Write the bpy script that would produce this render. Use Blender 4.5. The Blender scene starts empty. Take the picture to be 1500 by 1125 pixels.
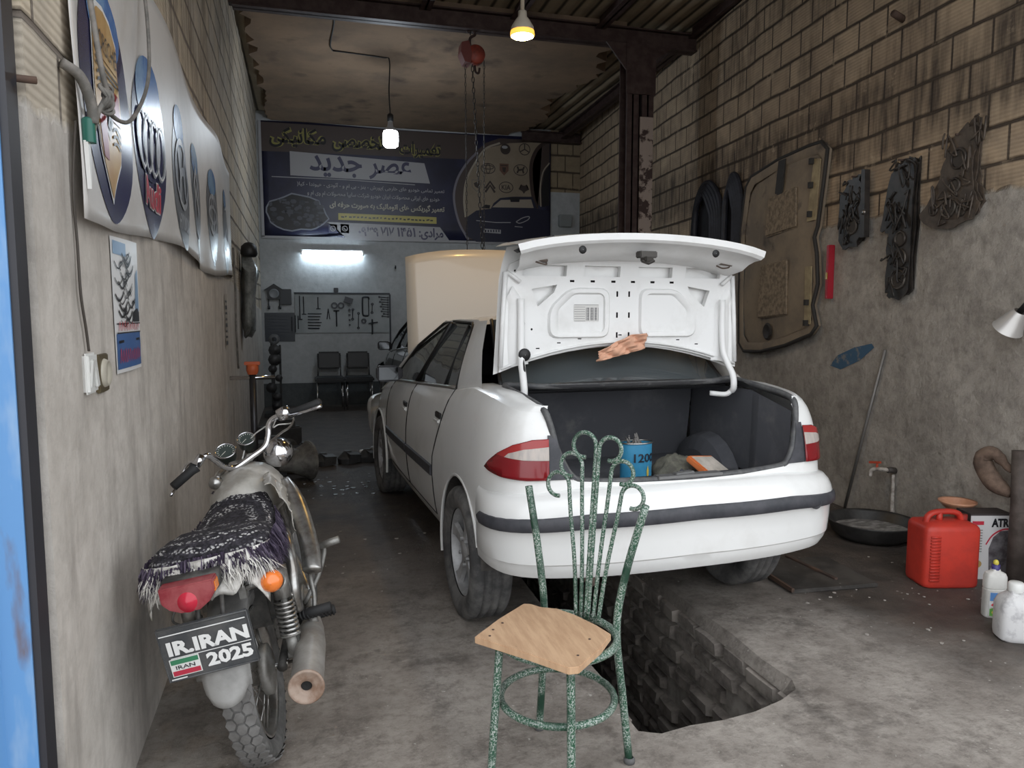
import bpy, bmesh, math, random
from math import sin, cos, pi, radians, sqrt, atan2, hypot
from mathutils import Vector, Matrix, Euler, noise as mnoise
from mathutils.geometry import delaunay_2d_cdt

random.seed(11)
scene = bpy.context.scene
COL = scene.collection

# ------------------------------------------------------------------ camera
CAM_H = 1.43
FPX = 1090.0
cam_data = bpy.data.cameras.new('camera')
cam = bpy.data.objects.new('camera', cam_data)
COL.objects.link(cam)
cam_data.sensor_fit = 'HORIZONTAL'
cam_data.sensor_width = 36.0
cam_data.lens = FPX / 1500.0 * 36.0
cam_data.clip_start = 0.05
cam.location = (0, 0, CAM_H)
cam.rotation_euler = (radians(90 - 5.372), 0, radians(-15.227))
scene.camera = cam

# ------------------------------------------------------------------ world, lights, exposure
world = bpy.data.worlds.new('overcast_sky')
scene.world = world
world.use_nodes = True
_n = world.node_tree.nodes
_n['Background'].inputs[0].default_value = (0.93, 0.965, 1.0, 1)
_n['Background'].inputs[1].default_value = 2.25

def lamp(name, kind, loc, energy, color, size=0.1, rot=(0, 0, 0), **kw):
    d = bpy.data.lights.new(name, kind)
    d.energy = energy
    d.color = color
    if kind in ('POINT', 'SPOT'):
        d.shadow_soft_size = size
    for k, v in kw.items():
        setattr(d, k, v)
    o = bpy.data.objects.new(name, d)
    o.location = loc
    o.rotation_euler = rot
    COL.objects.link(o)
    return o

vs = scene.view_settings
vs.view_transform = 'Standard'
vs.look = 'None'
vs.exposure = 0.0
vs.gamma = 1.0
vs.use_curve_mapping = False
scene.cycles.max_bounces = 8
scene.cycles.transparent_max_bounces = 12

# ------------------------------------------------------------------ materials
MATS = {}
def M(name, col, rough=0.6, metal=0.0, col2=None, nscale=6.0, ndet=5.0, lo=0.4, hi=0.62, bump=0.0, bscale=None,
      col3=None, n3scale=2.0, lo3=0.5, hi3=0.65, coat=0.0, trans=0.0, emit=None, estr=0.0, spec=None, alpha=1.0, stretch=None, ior=None):
    if name in MATS:
        return MATS[name]
    m = bpy.data.materials.new(name)
    m.use_nodes = True
    nt = m.node_tree
    N, L = nt.nodes, nt.links
    b = N['Principled BSDF']
    b.inputs['Base Color'].default_value = (*col, 1)
    b.inputs['Roughness'].default_value = rough
    b.inputs['Metallic'].default_value = metal
    b.inputs['Coat Weight'].default_value = coat
    b.inputs['Transmission Weight'].default_value = trans
    b.inputs['Alpha'].default_value = alpha
    if ior: b.inputs['IOR'].default_value = ior
    if spec is not None:
        b.inputs['Specular IOR Level'].default_value = spec
    if emit:
        b.inputs['Emission Color'].default_value = (*emit, 1)
        b.inputs['Emission Strength'].default_value = estr
    if col2 or bump or col3:
        tc = N.new('ShaderNodeTexCoord')
        mp = N.new('ShaderNodeMapping')
        if stretch: mp.inputs['Scale'].default_value = stretch
        L.new(tc.outputs['Object'], mp.inputs[0])
        vec = mp.outputs[0]
    if col2:
        t = N.new('ShaderNodeTexNoise')
        t.inputs['Scale'].default_value = nscale
        t.inputs['Detail'].default_value = ndet
        t.inputs['Roughness'].default_value = 0.65
        L.new(vec, t.inputs['Vector'])
        r = N.new('ShaderNodeMapRange')
        r.inputs[1].default_value = lo
        r.inputs[2].default_value = hi
        L.new(t.outputs[0], r.inputs[0])
        mx = N.new('ShaderNodeMix')
        mx.data_type = 'RGBA'
        L.new(r.outputs[0], mx.inputs[0])
        mx.inputs[6].default_value = (*col, 1)
        mx.inputs[7].default_value = (*col2, 1)
        out = mx.outputs[2]
        if col3:
            t3 = N.new('ShaderNodeTexNoise')
            t3.inputs['Scale'].default_value = n3scale
            t3.inputs['Detail'].default_value = 6
            L.new(vec, t3.inputs['Vector'])
            r3 = N.new('ShaderNodeMapRange')
            r3.inputs[1].default_value = lo3
            r3.inputs[2].default_value = hi3
            L.new(t3.outputs[0], r3.inputs[0])
            mx3 = N.new('ShaderNodeMix')
            mx3.data_type = 'RGBA'
            L.new(r3.outputs[0], mx3.inputs[0])
            L.new(out, mx3.inputs[6])
            mx3.inputs[7].default_value = (*col3, 1)
            out = mx3.outputs[2]
        L.new(out, b.inputs['Base Color'])
    if bump:
        t2 = N.new('ShaderNodeTexNoise')
        t2.inputs['Scale'].default_value = bscale or nscale * 2
        t2.inputs['Detail'].default_value = 6
        L.new(vec, t2.inputs['Vector'])
        bp = N.new('ShaderNodeBump')
        bp.inputs['Strength'].default_value = min(1.0, bump * 30)
        bp.inputs['Distance'].default_value = bump
        L.new(t2.outputs[0], bp.inputs['Height'])
        L.new(bp.outputs[0], b.inputs['Normal'])
    MATS[name] = m
    return m

# ------------------------------------------------------------------ mesh helpers
def link_mesh(name, me, mat=None, parent=None):
    o = bpy.data.objects.new(name, me)
    COL.objects.link(o)
    if mat is not None:
        for k in (mat if isinstance(mat, (list, tuple)) else [mat]):
            me.materials.append(k)
    if parent is not None:
        o.parent = parent
    return o

def obj(name, bm, mat=None, parent=None, smooth=True, angle=40, loc=None, bevel=0.0):
    if bevel:
        es = [e for e in bm.edges if len(e.link_faces) == 2 and e.calc_face_angle(0) > radians(35)]
        try:
            bmesh.ops.bevel(bm, geom=es, offset=bevel, segments=2, affect='EDGES', clamp_overlap=True)
        except Exception:
            pass
    if loc is not None:
        bmesh.ops.translate(bm, verts=bm.verts, vec=loc)
    me = bpy.data.meshes.new(name)
    if smooth:
        for f in bm.faces:
            f.smooth = True
        for e in bm.edges:
            if len(e.link_faces) == 2 and e.calc_face_angle(0) > radians(angle):
                e.smooth = False
    bm.to_mesh(me)
    bm.free()
    return link_mesh(name, me, mat, parent)

def tag(o, label, cat, group=None, kind=None):
    o['label'] = label
    o['category'] = cat
    if group: o['group'] = group
    if kind: o['kind'] = kind
    return o

def thing(name, label, cat, loc=(0, 0, 0), rotz=0.0, group=None, rot=None):
    o = bpy.data.objects.new(name, None)
    COL.objects.link(o)
    o.location = loc
    o.rotation_euler = rot if rot else (0, 0, rotz)
    o.empty_display_size = 0.1
    return tag(o, label, cat, group)

def structure(name, bm, mat, **kw):
    o = obj(name, bm, mat, **kw)
    o['kind'] = 'structure'
    return o

def B():
    return bmesh.new()

def box(bm, c, s, rot=None, mi=0):
    """box of full size s centred on c"""
    r = bmesh.ops.create_cube(bm, size=1.0)
    vs_ = r['verts']
    m = Matrix.Translation(c) @ (Euler(rot).to_matrix().to_4x4() if rot is not None else Matrix()) @ Matrix.Diagonal((*s, 1))
    bmesh.ops.transform(bm, matrix=m, verts=vs_)
    if mi:
        for f in {f for v in vs_ for f in v.link_faces}:
            f.material_index = mi
    return vs_

def spline(pts, n=8, closed=False):
    """Catmull-Rom through pts"""
    P = [Vector(p) for p in pts]
    out = []
    N = len(P)
    rng = range(N if closed else N - 1)
    for i in rng:
        p0 = P[(i - 1) % N] if (closed or i > 0) else P[0] * 2 - P[1]
        p1 = P[i]
        p2 = P[(i + 1) % N]
        p3 = P[(i + 2) % N] if (closed or i + 2 < N) else P[-1] * 2 - P[-2]
        for k in range(n):
            t = k / n
            out.append(0.5 * ((2 * p1) + (p2 - p0) * t + (2 * p0 - 5 * p1 + 4 * p2 - p3) * t * t + (3 * p1 - p0 - 3 * p2 + p3) * t ** 3))
    if not closed:
        out.append(P[-1])
    return out

def tube(bm, pts, r, seg=8, closed=False, cap=True, mi=0, flat=1.0):
    P = [Vector(p) for p in pts]
    n = len(P)
    rad = r if isinstance(r, (list, tuple)) else [r] * n
    rings = []
    prev = None
    for i in range(n):
        if closed:
            t = P[(i + 1) % n] - P[(i - 1) % n]
        else:
            t = P[min(i + 1, n - 1)] - P[max(i - 1, 0)]
        if t.length < 1e-9: t = Vector((0, 0, 1))
        t.normalize()
        if prev is None:
            a = Vector((0, 0, 1)) if abs(t.z) < 0.9 else Vector((1, 0, 0))
            u = t.cross(a).normalized()
        else:
            u = prev - t * prev.dot(t)
            if u.length < 1e-6:
                u = t.cross(Vector((0, 0, 1)))
            u.normalize()
        prev = u
        w = t.cross(u)
        rings.append([bm.verts.new(P[i] + (u * cos(2 * pi * k / seg) + w * sin(2 * pi * k / seg) * flat) * rad[i]) for k in range(seg)])
    for i in range(n if closed else n - 1):
        a, b = rings[i], rings[(i + 1) % n]
        for k in range(seg):
            f = bm.faces.new((a[k], a[(k + 1) % seg], b[(k + 1) % seg], b[k]))
            f.material_index = mi
    if cap and not closed:
        for ring, rev in ((rings[0], True), (rings[-1], False)):
            f = bm.faces.new(list(reversed(ring)) if rev else ring)
            f.material_index = mi
    return rings

def lathe(bm, prof, seg=24, axis='Z', c=(0, 0, 0), mi=0, cap=False):
    """prof: list of (radius, height) along axis"""
    rings = []
    for r, h in prof:
        ring = []
        for k in range(seg):
            a = 2 * pi * k / seg
            x, y = r * cos(a), r * sin(a)
            p = {'Z': (x, y, h), 'Y': (x, h, y), 'X': (h, x, y)}[axis]
            ring.append(bm.verts.new(Vector(p) + Vector(c)))
        rings.append(ring)
    for a, b in zip(rings, rings[1:]):
        for k in range(seg):
            f = bm.faces.new((a[k], a[(k + 1) % seg], b[(k + 1) % seg], b[k]))
            f.material_index = mi
    if cap:
        for ring in (rings[0], rings[-1]):
            f = bm.faces.new(ring)
            f.material_index = mi
    return rings

def loft(bm, rings, closed=True, cap=True, mi=0):
    R = [[bm.verts.new(p) for p in ring] for ring in rings]
    n = len(R[0])
    for a, b in zip(R, R[1:]):
        for k in range(n if closed else n - 1):
            f = bm.faces.new((a[k], a[(k + 1) % n], b[(k + 1) % n], b[k]))
            f.material_index = mi
    if cap and closed:
        bm.faces.new(list(reversed(R[0]))).material_index = mi
        bm.faces.new(R[-1]).material_index = mi
    return R

def grid(bm, fn, nu, nv, mi=0):
    V = [[bm.verts.new(fn(i / nu, j / nv)) for j in range(nv + 1)] for i in range(nu + 1)]
    for i in range(nu):
        for j in range(nv):
            f = bm.faces.new((V[i][j], V[i + 1][j], V[i + 1][j + 1], V[i][j + 1]))
            f.material_index = mi
    return V

def prism(bm, poly, h0, h1, fn=None, mi=0):
    """polygon (2D) extruded from h0 to h1; fn maps (u, v, h) to 3D"""
    fn = fn or (lambda u, v, h: (u, v, h))
    a = [bm.verts.new(fn(u, v, h0)) for u, v in poly]
    b = [bm.verts.new(fn(u, v, h1)) for u, v in poly]
    n = len(poly)
    fs = [bm.faces.new(list(reversed(a))), bm.faces.new(b)]
    for k in range(n):
        fs.append(bm.faces.new((a[k], a[(k + 1) % n], b[(k + 1) % n], b[k])))
    for f in fs:
        f.material_index = mi
    return fs

def fix_normals(bm):
    bmesh.ops.recalc_face_normals(bm, faces=bm.faces)

def inside(poly, x, y):
    c = False
    n = len(poly)
    for i in range(n):
        x0, y0 = poly[i]
        x1, y1 = poly[(i + 1) % n]
        if (y0 > y) != (y1 > y) and x < (x1 - x0) * (y - y0) / (y1 - y0) + x0:
            c = not c
    return c

def patch(bm, poly, fn, maxe=0.06, mi=0, h=0.0):
    """flat polygon filled with a fine triangle net, then mapped through fn(u, v, h)"""
    P = []
    n = len(poly)
    for i in range(n):
        a, b = Vector(poly[i]), Vector(poly[(i + 1) % n])
        m = max(1, int(math.ceil((b - a).length / maxe)))
        P += [a.lerp(b, k / m) for k in range(m)]
    nb = len(P)
    bd = [(p.x, p.y) for p in P]
    x0, x1 = min(p[0] for p in bd), max(p[0] for p in bd)
    y0, y1 = min(p[1] for p in bd), max(p[1] for p in bd)
    nx, ny = min(60, int((x1 - x0) / maxe)), min(60, int((y1 - y0) / maxe))
    for i in range(1, nx + 1):
        for j in range(1, ny + 1):
            x, y = x0 + (x1 - x0) * (i - (.25 if j % 2 else .75)) / nx, y0 + (y1 - y0) * (j - .5) / ny
            if inside(bd, x, y) and min((x - q[0]) ** 2 + (y - q[1]) ** 2 for q in bd) > (maxe * .45) ** 2:
                P.append(Vector((x, y)))
    V, E, Fc, _, _, _ = delaunay_2d_cdt(P, [(k, (k + 1) % nb) for k in range(nb)], [], 1, 1e-7)
    vs_ = [bm.verts.new(fn(v.x, v.y, h)) for v in V]
    for f in Fc:
        try:
            bm.faces.new([vs_[k] for k in f]).material_index = mi
        except ValueError:
            pass

def solidify(o, th, off=-1.0):
    m = o.modifiers.new('solid', 'SOLIDIFY')
    m.thickness = th
    m.offset = off
    return o

def ellipse(cx, cy, rx, ry, n=28, a0=0.0, a1=2 * pi):
    full = abs(a1 - a0 - 2 * pi) < 1e-6
    return [(cx + rx * cos(a0 + (a1 - a0) * k / (n if full else n - 1)), cy + ry * sin(a0 + (a1 - a0) * k / (n if full else n - 1))) for k in range(n)]

def stroke2d(pts, w, closed=False):
    """quads for a 2D polyline of width w"""
    P = [Vector((p[0], p[1])) for p in pts]
    n = len(P)
    L, R = [], []
    for i in range(n):
        a = P[(i - 1) % n] if (closed or i > 0) else P[i]
        b = P[(i + 1) % n] if (closed or i < n - 1) else P[i]
        t = (b - a)
        if t.length < 1e-9: t = Vector((1, 0))
        t.normalize()
        nn = Vector((-t.y, t.x)) * w / 2
        L.append(P[i] + nn)
        R.append(P[i] - nn)
    q = []
    for i in range(n if closed else n - 1):
        j = (i + 1) % n
        q.append([tuple(L[i]), tuple(R[i]), tuple(R[j]), tuple(L[j])])
    return q

def add_stroke(bm, pts, w, fn, h=0.0, closed=False, mi=0):
    for q in stroke2d(pts, w, closed):
        vs_ = [bm.verts.new(fn(u, v, h)) for u, v in q]
        bm.faces.new(vs_).material_index = mi

def add_poly(bm, poly, fn, h=0.0, mi=0):
    vs_ = [bm.verts.new(fn(u, v, h)) for u, v in poly]
    f = bm.faces.new(vs_)
    f.material_index = mi
    bmesh.ops.triangulate(bm, faces=[f])

# ------------------------------------------------------------------ lettering
_F = {'ا': (0xFE8D, 2), 'آ': (0xFE81, 2), 'ب': (0xFE8F, 4), 'پ': (0xFB56, 4), 'ت': (0xFE95, 4), 'ج': (0xFE9D, 4), 'چ': (0xFB7A, 4), 'ح': (0xFEA1, 4),
      'خ': (0xFEA5, 4), 'د': (0xFEA9, 2), 'ر': (0xFEAD, 2), 'ز': (0xFEAF, 2), 'ژ': (0xFB8A, 2), 'س': (0xFEB1, 4), 'ش': (0xFEB5, 4), 'ص': (0xFEB9, 4),
      'ع': (0xFEC9, 4), 'غ': (0xFECD, 4), 'ف': (0xFED1, 4), 'ق': (0xFED5, 4), 'ک': (0xFB8E, 4), 'گ': (0xFB92, 4), 'ل': (0xFEDD, 4), 'م': (0xFEE1, 4),
      'ن': (0xFEE5, 4), 'ه': (0xFEE9, 4), 'و': (0xFEED, 2), 'ی': (0xFBFC, 4), 'ئ': (0xFE89, 4)}
def shape_fa(s):
    s = s.replace('لا', '\uE000')
    out = []
    for i, c in enumerate(s):
        lam = c == '\uE000'
        if not lam and c not in _F:
            out.append(c)
            continue
        base, n = (0xFEFB, 2) if lam else _F[c]
        p = s[i - 1] if i else ' '
        q = s[i + 1] if i + 1 < len(s) else ' '
        jp = p in _F and _F[p][1] == 4
        jn = n == 4 and (q in _F or q == '\uE000')
        k = (3 if jn else 1) if jp else (2 if jn else 0)
        out.append(chr(base + k))
    r, run = [], ''
    for c in out:
        if '\u06F0' <= c <= '\u06F9':
            run += c
        else:
            if run: r.append(run)
            run = ''
            r.append(c)
    if run: r.append(run)
    return ''.join(reversed(r))

def text2d(s, fa=False, bold=0.0):
    c = bpy.data.curves.new('lettering', 'FONT')
    c.body = shape_fa(s) if fa else s
    c.resolution_u = 2
    c.offset = bold
    o = bpy.data.objects.new('lettering', c)
    COL.objects.link(o)
    dg = bpy.context.evaluated_depsgraph_get()
    dg.update()
    me = o.evaluated_get(dg).to_mesh()
    V = [(v.co.x, v.co.y) for v in me.vertices]
    F = [tuple(p.vertices) for p in me.polygons]
    o.evaluated_get(dg).to_mesh_clear()
    bpy.data.objects.remove(o)
    bpy.data.curves.remove(c)
    return V, F

def add_text(bm, s, rect, fn, h=0.0, fa=False, bold=0.0, mi=0, shear=0.0, rot=0.0):
    """lettering stretched into rect (u0, v0, u1, v1), mapped by fn"""
    V, F = text2d(s, fa, bold)
    if not V: return
    x0, x1 = min(v[0] for v in V), max(v[0] for v in V)
    y0, y1 = min(v[1] for v in V), max(v[1] for v in V)
    u0, v0, u1, v1 = rect
    P = []
    for x, y in V:
        a = (x - x0) / (x1 - x0)
        b = (y - y0) / max(1e-6, y1 - y0)
        u, v = u0 + (u1 - u0) * a + shear * b * (v1 - v0), v0 + (v1 - v0) * b
        if rot:
            cu, cv = (u0 + u1) / 2, (v0 + v1) / 2
            du, dv = u - cu, v - cv
            u, v = cu + du * cos(rot) - dv * sin(rot), cv + du * sin(rot) + dv * cos(rot)
        P.append(bm.verts.new(fn(u, v, h)))
    for f in F:
        try:
            bm.faces.new([P[k] for k in f]).material_index = mi
        except ValueError:
            pass
# ------------------------------------------------------------------ the setting: frames of the two side walls
RW_X0, RW_S = 3.4007, 0.0872           # right wall x = RW_X0 + RW_S * y
LW_X0, LW_S = -0.5296, -0.0134
RW_A = atan2(1.0, RW_S)
LW_A = atan2(1.0, LW_S)
def RW(u, z, h=0.0):                    # u along the wall, z up, h into the room
    return Vector((RW_X0 + cos(RW_A) * u - sin(RW_A) * h, sin(RW_A) * u + cos(RW_A) * h, z))
def LW(u, z, h=0.0):
    return Vector((LW_X0 + cos(LW_A) * u + sin(LW_A) * h, sin(LW_A) * u - cos(LW_A) * h, z))
BACK_Y = 12.0
FRONT_Y = 1.8
CEIL = 4.32
BEAM_Y = 7.45

def math_node(nt, op, a, b=None, clamp=False):
    n = nt.nodes.new('ShaderNodeMath')
    n.operation = op
    n.use_clamp = clamp
    for i, v in enumerate((a, b)):
        if v is None: continue
        if isinstance(v, (int, float)): n.inputs[i].default_value = v
        else: nt.links.new(v, n.inputs[i])
    return n.outputs[0]

def mix_col(nt, fac, a, b):
    m = nt.nodes.new('ShaderNodeMix')
    m.data_type = 'RGBA'
    for i, v in ((0, fac), (6, a), (7, b)):
        if isinstance(v, tuple): m.inputs[i].default_value = (*v, 1)
        elif isinstance(v, (int, float)): m.inputs[i].default_value = v
        else: nt.links.new(v, m.inputs[i])
    return m.outputs[2]

def noise_node(nt, vec, scale, detail=5, rough=0.6):
    n = nt.nodes.new('ShaderNodeTexNoise')
    n.inputs['Scale'].default_value = scale
    n.inputs['Detail'].default_value = detail
    n.inputs['Roughness'].default_value = rough
    nt.links.new(vec, n.inputs['Vector'])
    return n.outputs[0]

def ramp01(nt, v, a, b):
    r = nt.nodes.new('ShaderNodeMapRange')
    r.inputs[1].default_value = a
    r.inputs[2].default_value = b
    nt.links.new(v, r.inputs[0])
    return r.outputs[0]

def wall_material(name, block=None, plaster=None, split=None, row=0.21, wid=0.27, mortar=(0.09, 0.07, 0.055), ridges=True,
                  stain=None, stain_band=None, bump_p=0.006, bump_scale=14.0, wobble=0.06, rough=0.9, slope=0.0, blotch=None):
    """blocks above the height `split`, plaster below; object coordinates x along, z up"""
    m = bpy.data.materials.new(name)
    m.use_nodes = True
    nt = m.node_tree
    N, L = nt.nodes, nt.links
    bs = N['Principled BSDF']
    bs.inputs['Roughness'].default_value = rough
    bs.inputs['Specular IOR Level'].default_value = 0.2
    tc = N.new('ShaderNodeTexCoord')
    vec = tc.outputs['Object']
    sep = N.new('ShaderNodeSeparateXYZ')
    L.new(vec, sep.inputs[0])
    X, Z = sep.outputs[0], sep.outputs[2]
    height = None
    if block:
        cmb = N.new('ShaderNodeCombineXYZ')
        nz = noise_node(nt, vec, 1.3, 2)
        L.new(X, cmb.inputs[0])
        L.new(math_node(nt, 'ADD', Z, math_node(nt, 'MULTIPLY', math_node(nt, 'SUBTRACT', nz, 0.5), 0.05)), cmb.inputs[1])
        bt = N.new('ShaderNodeTexBrick')
        L.new(cmb.outputs[0], bt.inputs['Vector'])
        bt.inputs['Scale'].default_value = 1.0
        bt.inputs['Brick Width'].default_value = wid
        bt.inputs['Row Height'].default_value = row
        bt.inputs['Mortar Size'].default_value = 0.009
        bt.inputs['Mortar Smooth'].default_value = 0.25
        bt.inputs['Bias'].default_value = -0.1
        bt.inputs['Color1'].default_value = (*block[0], 1)
        bt.inputs['Color2'].default_value = (*block[1], 1)
        bt.inputs['Mortar'].default_value = (*mortar, 1)
        col = bt.outputs['Color']
        # dirt on blocks
        col = mix_col(nt, math_node(nt, 'MULTIPLY', ramp01(nt, noise_node(nt, vec, 7.0, 7), 0.42, 0.75), 0.55), col, block[2])
        if stain:
            s1 = ramp01(nt, noise_node(nt, vec, 0.9, 5), 0.47, 0.60)
            mp = N.new('ShaderNodeMapping')
            mp.inputs['Scale'].default_value = (14, 1, 1.6)
            L.new(vec, mp.inputs[0])
            s2 = ramp01(nt, noise_node(nt, mp.outputs[0], 1.0, 4), 0.40, 0.62)
            sfac = math_node(nt, 'MULTIPLY', s1, s2)
            if stain_band:
                a, bq, cq = stain_band          # centre height, half height, strength
                d = math_node(nt, 'ABSOLUTE', math_node(nt, 'SUBTRACT', math_node(nt, 'ADD', Z, math_node(nt, 'MULTIPLY', math_node(nt, 'SUBTRACT', noise_node(nt, vec, 2.0, 4), 0.5), 0.7)), a))
                band = ramp01(nt, d, bq, bq * 0.4)
                drip = math_node(nt, 'ADD', math_node(nt, 'MULTIPLY', s2, 0.6), 0.4)
                sfac = math_node(nt, 'MAXIMUM', math_node(nt, 'MULTIPLY', sfac, 0.6), math_node(nt, 'MULTIPLY', math_node(nt, 'MULTIPLY', band, drip), cq))
            col = mix_col(nt, sfac, col, stain)
        # raked bed joints and pale mortar smears
        fr = math_node(nt, 'FRACT', math_node(nt, 'DIVIDE', math_node(nt, 'ADD', Z, math_node(nt, 'MULTIPLY', math_node(nt, 'SUBTRACT', nz, 0.5), 0.05)), row))
        ed_ = math_node(nt, 'MINIMUM', fr, math_node(nt, 'SUBTRACT', 1.0, fr))
        bed = ramp01(nt, math_node(nt, 'ADD', ed_, math_node(nt, 'MULTIPLY', math_node(nt, 'SUBTRACT', noise_node(nt, vec, 9, 5), 0.5), 0.09)), 0.085, 0.03)
        col = mix_col(nt, math_node(nt, 'MULTIPLY', bed, 0.75), col, mortar)
        sm = math_node(nt, 'MULTIPLY', ramp01(nt, noise_node(nt, vec, 5.0, 8, 0.7), 0.58, 0.64), ramp01(nt, noise_node(nt, vec, 0.8, 3), 0.46, 0.58))
        col = mix_col(nt, math_node(nt, 'MULTIPLY', sm, 0.7), col, tuple(min(1, k * 1.02 + .03) for k in block[0]))
        hb = math_node(nt, 'SUBTRACT', math_node(nt, 'MULTIPLY', math_node(nt, 'SUBTRACT', 1.0, bt.outputs['Fac']), 0.010), math_node(nt, 'MULTIPLY', bed, 0.008))
        if ridges:
            w = N.new('ShaderNodeTexWave')
            w.bands_direction = 'Z'
            w.inputs['Scale'].default_value = 14.0
            w.inputs['Distortion'].default_value = 0.4
            w.inputs['Detail'].default_value = 1
            L.new(vec, w.inputs['Vector'])
            hb = math_node(nt, 'ADD', hb, math_node(nt, 'MULTIPLY', w.outputs[1], 0.0022))
            col = mix_col(nt, math_node(nt, 'MULTIPLY', w.outputs[1], 0.13), col, (0.03, 0.022, 0.016))
        hb = math_node(nt, 'ADD', hb, math_node(nt, 'MULTIPLY', noise_node(nt, vec, 30, 5), 0.003))
        height = hb
    if plaster:
        n1 = ramp01(nt, noise_node(nt, vec, 2.2, 7, 0.7), 0.36, 0.66)
        pc = mix_col(nt, n1, plaster[0], plaster[1])
        n2 = ramp01(nt, noise_node(nt, vec, 11.0, 8, 0.75), 0.45, 0.75)
        pc = mix_col(nt, math_node(nt, 'MULTIPLY', n2, 0.7), pc, plaster[2])
        if blotch:
            mpb = N.new('ShaderNodeMapping')
            mpb.inputs['Scale'].default_value = (5, 1, 1.0)
            L.new(vec, mpb.inputs[0])
            pc = mix_col(nt, math_node(nt, 'MULTIPLY', ramp01(nt, noise_node(nt, mpb.outputs[0], 1.4, 6), 0.5, 0.72), 0.7), pc, blotch)
        hp = math_node(nt, 'ADD', math_node(nt, 'MULTIPLY', noise_node(nt, vec, bump_scale, 8, 0.7), bump_p),
                       math_node(nt, 'MULTIPLY', noise_node(nt, vec, 2.5, 3), bump_p * 2))
        if block:
            zz = math_node(nt, 'ADD', Z, math_node(nt, 'MULTIPLY', math_node(nt, 'SUBTRACT', noise_node(nt, vec, 3.0, 6), 0.5), wobble * 3))
            if slope:
                zz = math_node(nt, 'ADD', zz, math_node(nt, 'MULTIPLY', X, slope))
            f = ramp01(nt, zz, split + 0.012, split - 0.012)
            col = mix_col(nt, f, col, pc)
            hp = math_node(nt, 'ADD', hp, 0.018)
            mh = N.new('ShaderNodeMix')
            L.new(f, mh.inputs[0]); L.new(height, mh.inputs[2]); L.new(hp, mh.inputs[3])
            height = mh.outputs[0]
        else:
            col, height = pc, hp
    L.new(col, bs.inputs['Base Color'])
    bp = N.new('ShaderNodeBump')
    bp.inputs['Strength'].default_value = 1.0
    bp.inputs['Distance'].default_value = 1.0
    L.new(height, bp.inputs['Height'])
    L.new(bp.outputs[0], bs.inputs['Normal'])
    return m

m_right = wall_material('clay_block_over_rough_render', block=((0.57, 0.44, 0.305), (0.46, 0.35, 0.245), (0.24, 0.195, 0.155)),
                        plaster=((0.50, 0.46, 0.41), (0.31, 0.28, 0.25), (0.13, 0.118, 0.105)), split=2.10, wobble=0.05,
                        stain=(0.055, 0.045, 0.04), stain_band=(2.78, 0.42, 0.85), bump_p=0.016, bump_scale=16.0, row=0.205, wid=0.30)
m_left = wall_material('clay_block_over_pale_plaster', block=((0.58, 0.49, 0.37), (0.52, 0.47, 0.40), (0.34, 0.30, 0.25)),
                       plaster=((0.62, 0.58, 0.535), (0.48, 0.445, 0.405), (0.34, 0.31, 0.28)), split=1.96, slope=0.040, wobble=0.05,
                       stain=(0.18, 0.15, 0.12), bump_p=0.006, bump_scale=12.0, row=0.205, wid=0.34, mortar=(0.20, 0.17, 0.145), blotch=(0.27, 0.245, 0.22))
m_back = wall_material('painted_grey_plaster', plaster=((0.52, 0.54, 0.55), (0.42, 0.44, 0.45), (0.34, 0.355, 0.36)), bump_p=0.004, bump_scale=9)
m_backlow = wall_material('grey_cement_skirting', plaster=((0.13, 0.14, 0.145), (0.09, 0.10, 0.10), (0.06, 0.065, 0.07)), bump_p=0.004, bump_scale=9)
m_backblk = wall_material('beige_clay_block', block=((0.34, 0.27, 0.18), (0.30, 0.24, 0.165), (0.18, 0.14, 0.10)), ridges=False, wid=0.27, row=0.27)
m_front = M('street_render', (0.42, 0.39, 0.35), 0.9, col2=(0.30, 0.28, 0.25), nscale=4, bump=0.004)
m_steel = M('brown_oxide_steel', (0.045, 0.026, 0.024), 0.55, col2=(0.075, 0.05, 0.045), nscale=9, bump=0.001, spec=0.3)
m_flake = M('flaking_cream_paint', (0.36, 0.29, 0.25), 0.7, col2=(0.05, 0.028, 0.024), nscale=7, lo=0.50, hi=0.56, bump=0.004)
m_blue = M('worn_blue_steel', (0.10, 0.25, 0.50), 0.45, col2=(0.33, 0.43, 0.55), nscale=5, lo=0.5, hi=0.7, col3=(0.13, 0.075, 0.05), n3scale=6, lo3=0.60, hi3=0.66, bump=0.0015, stretch=(1, 1, 0.25))

# walls as slabs standing outside their inner face
def wall_slab(name, mat, ox, ang, length, zt, inward, thick=0.22, u0=0.0):
    bm = B()
    s = -thick if inward > 0 else thick
    ymin, ymax = (s, 0) if s < 0 else (0, s)
    box(bm, ((u0 + length) / 2, (ymin + ymax) / 2, zt / 2), (length - u0, thick, zt))
    o = structure(name, bm, mat, smooth=False)
    o.location = (ox, 0, 0)
    o.rotation_euler = (0, 0, ang)
    return o
wall_slab('wall_right', m_right, RW_X0, RW_A, 12.2, 4.75, +1, u0=FRONT_Y - 0.02)
wall_slab('wall_left', m_left, LW_X0, LW_A, 12.2, 4.75, -1, u0=FRONT_Y)
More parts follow.
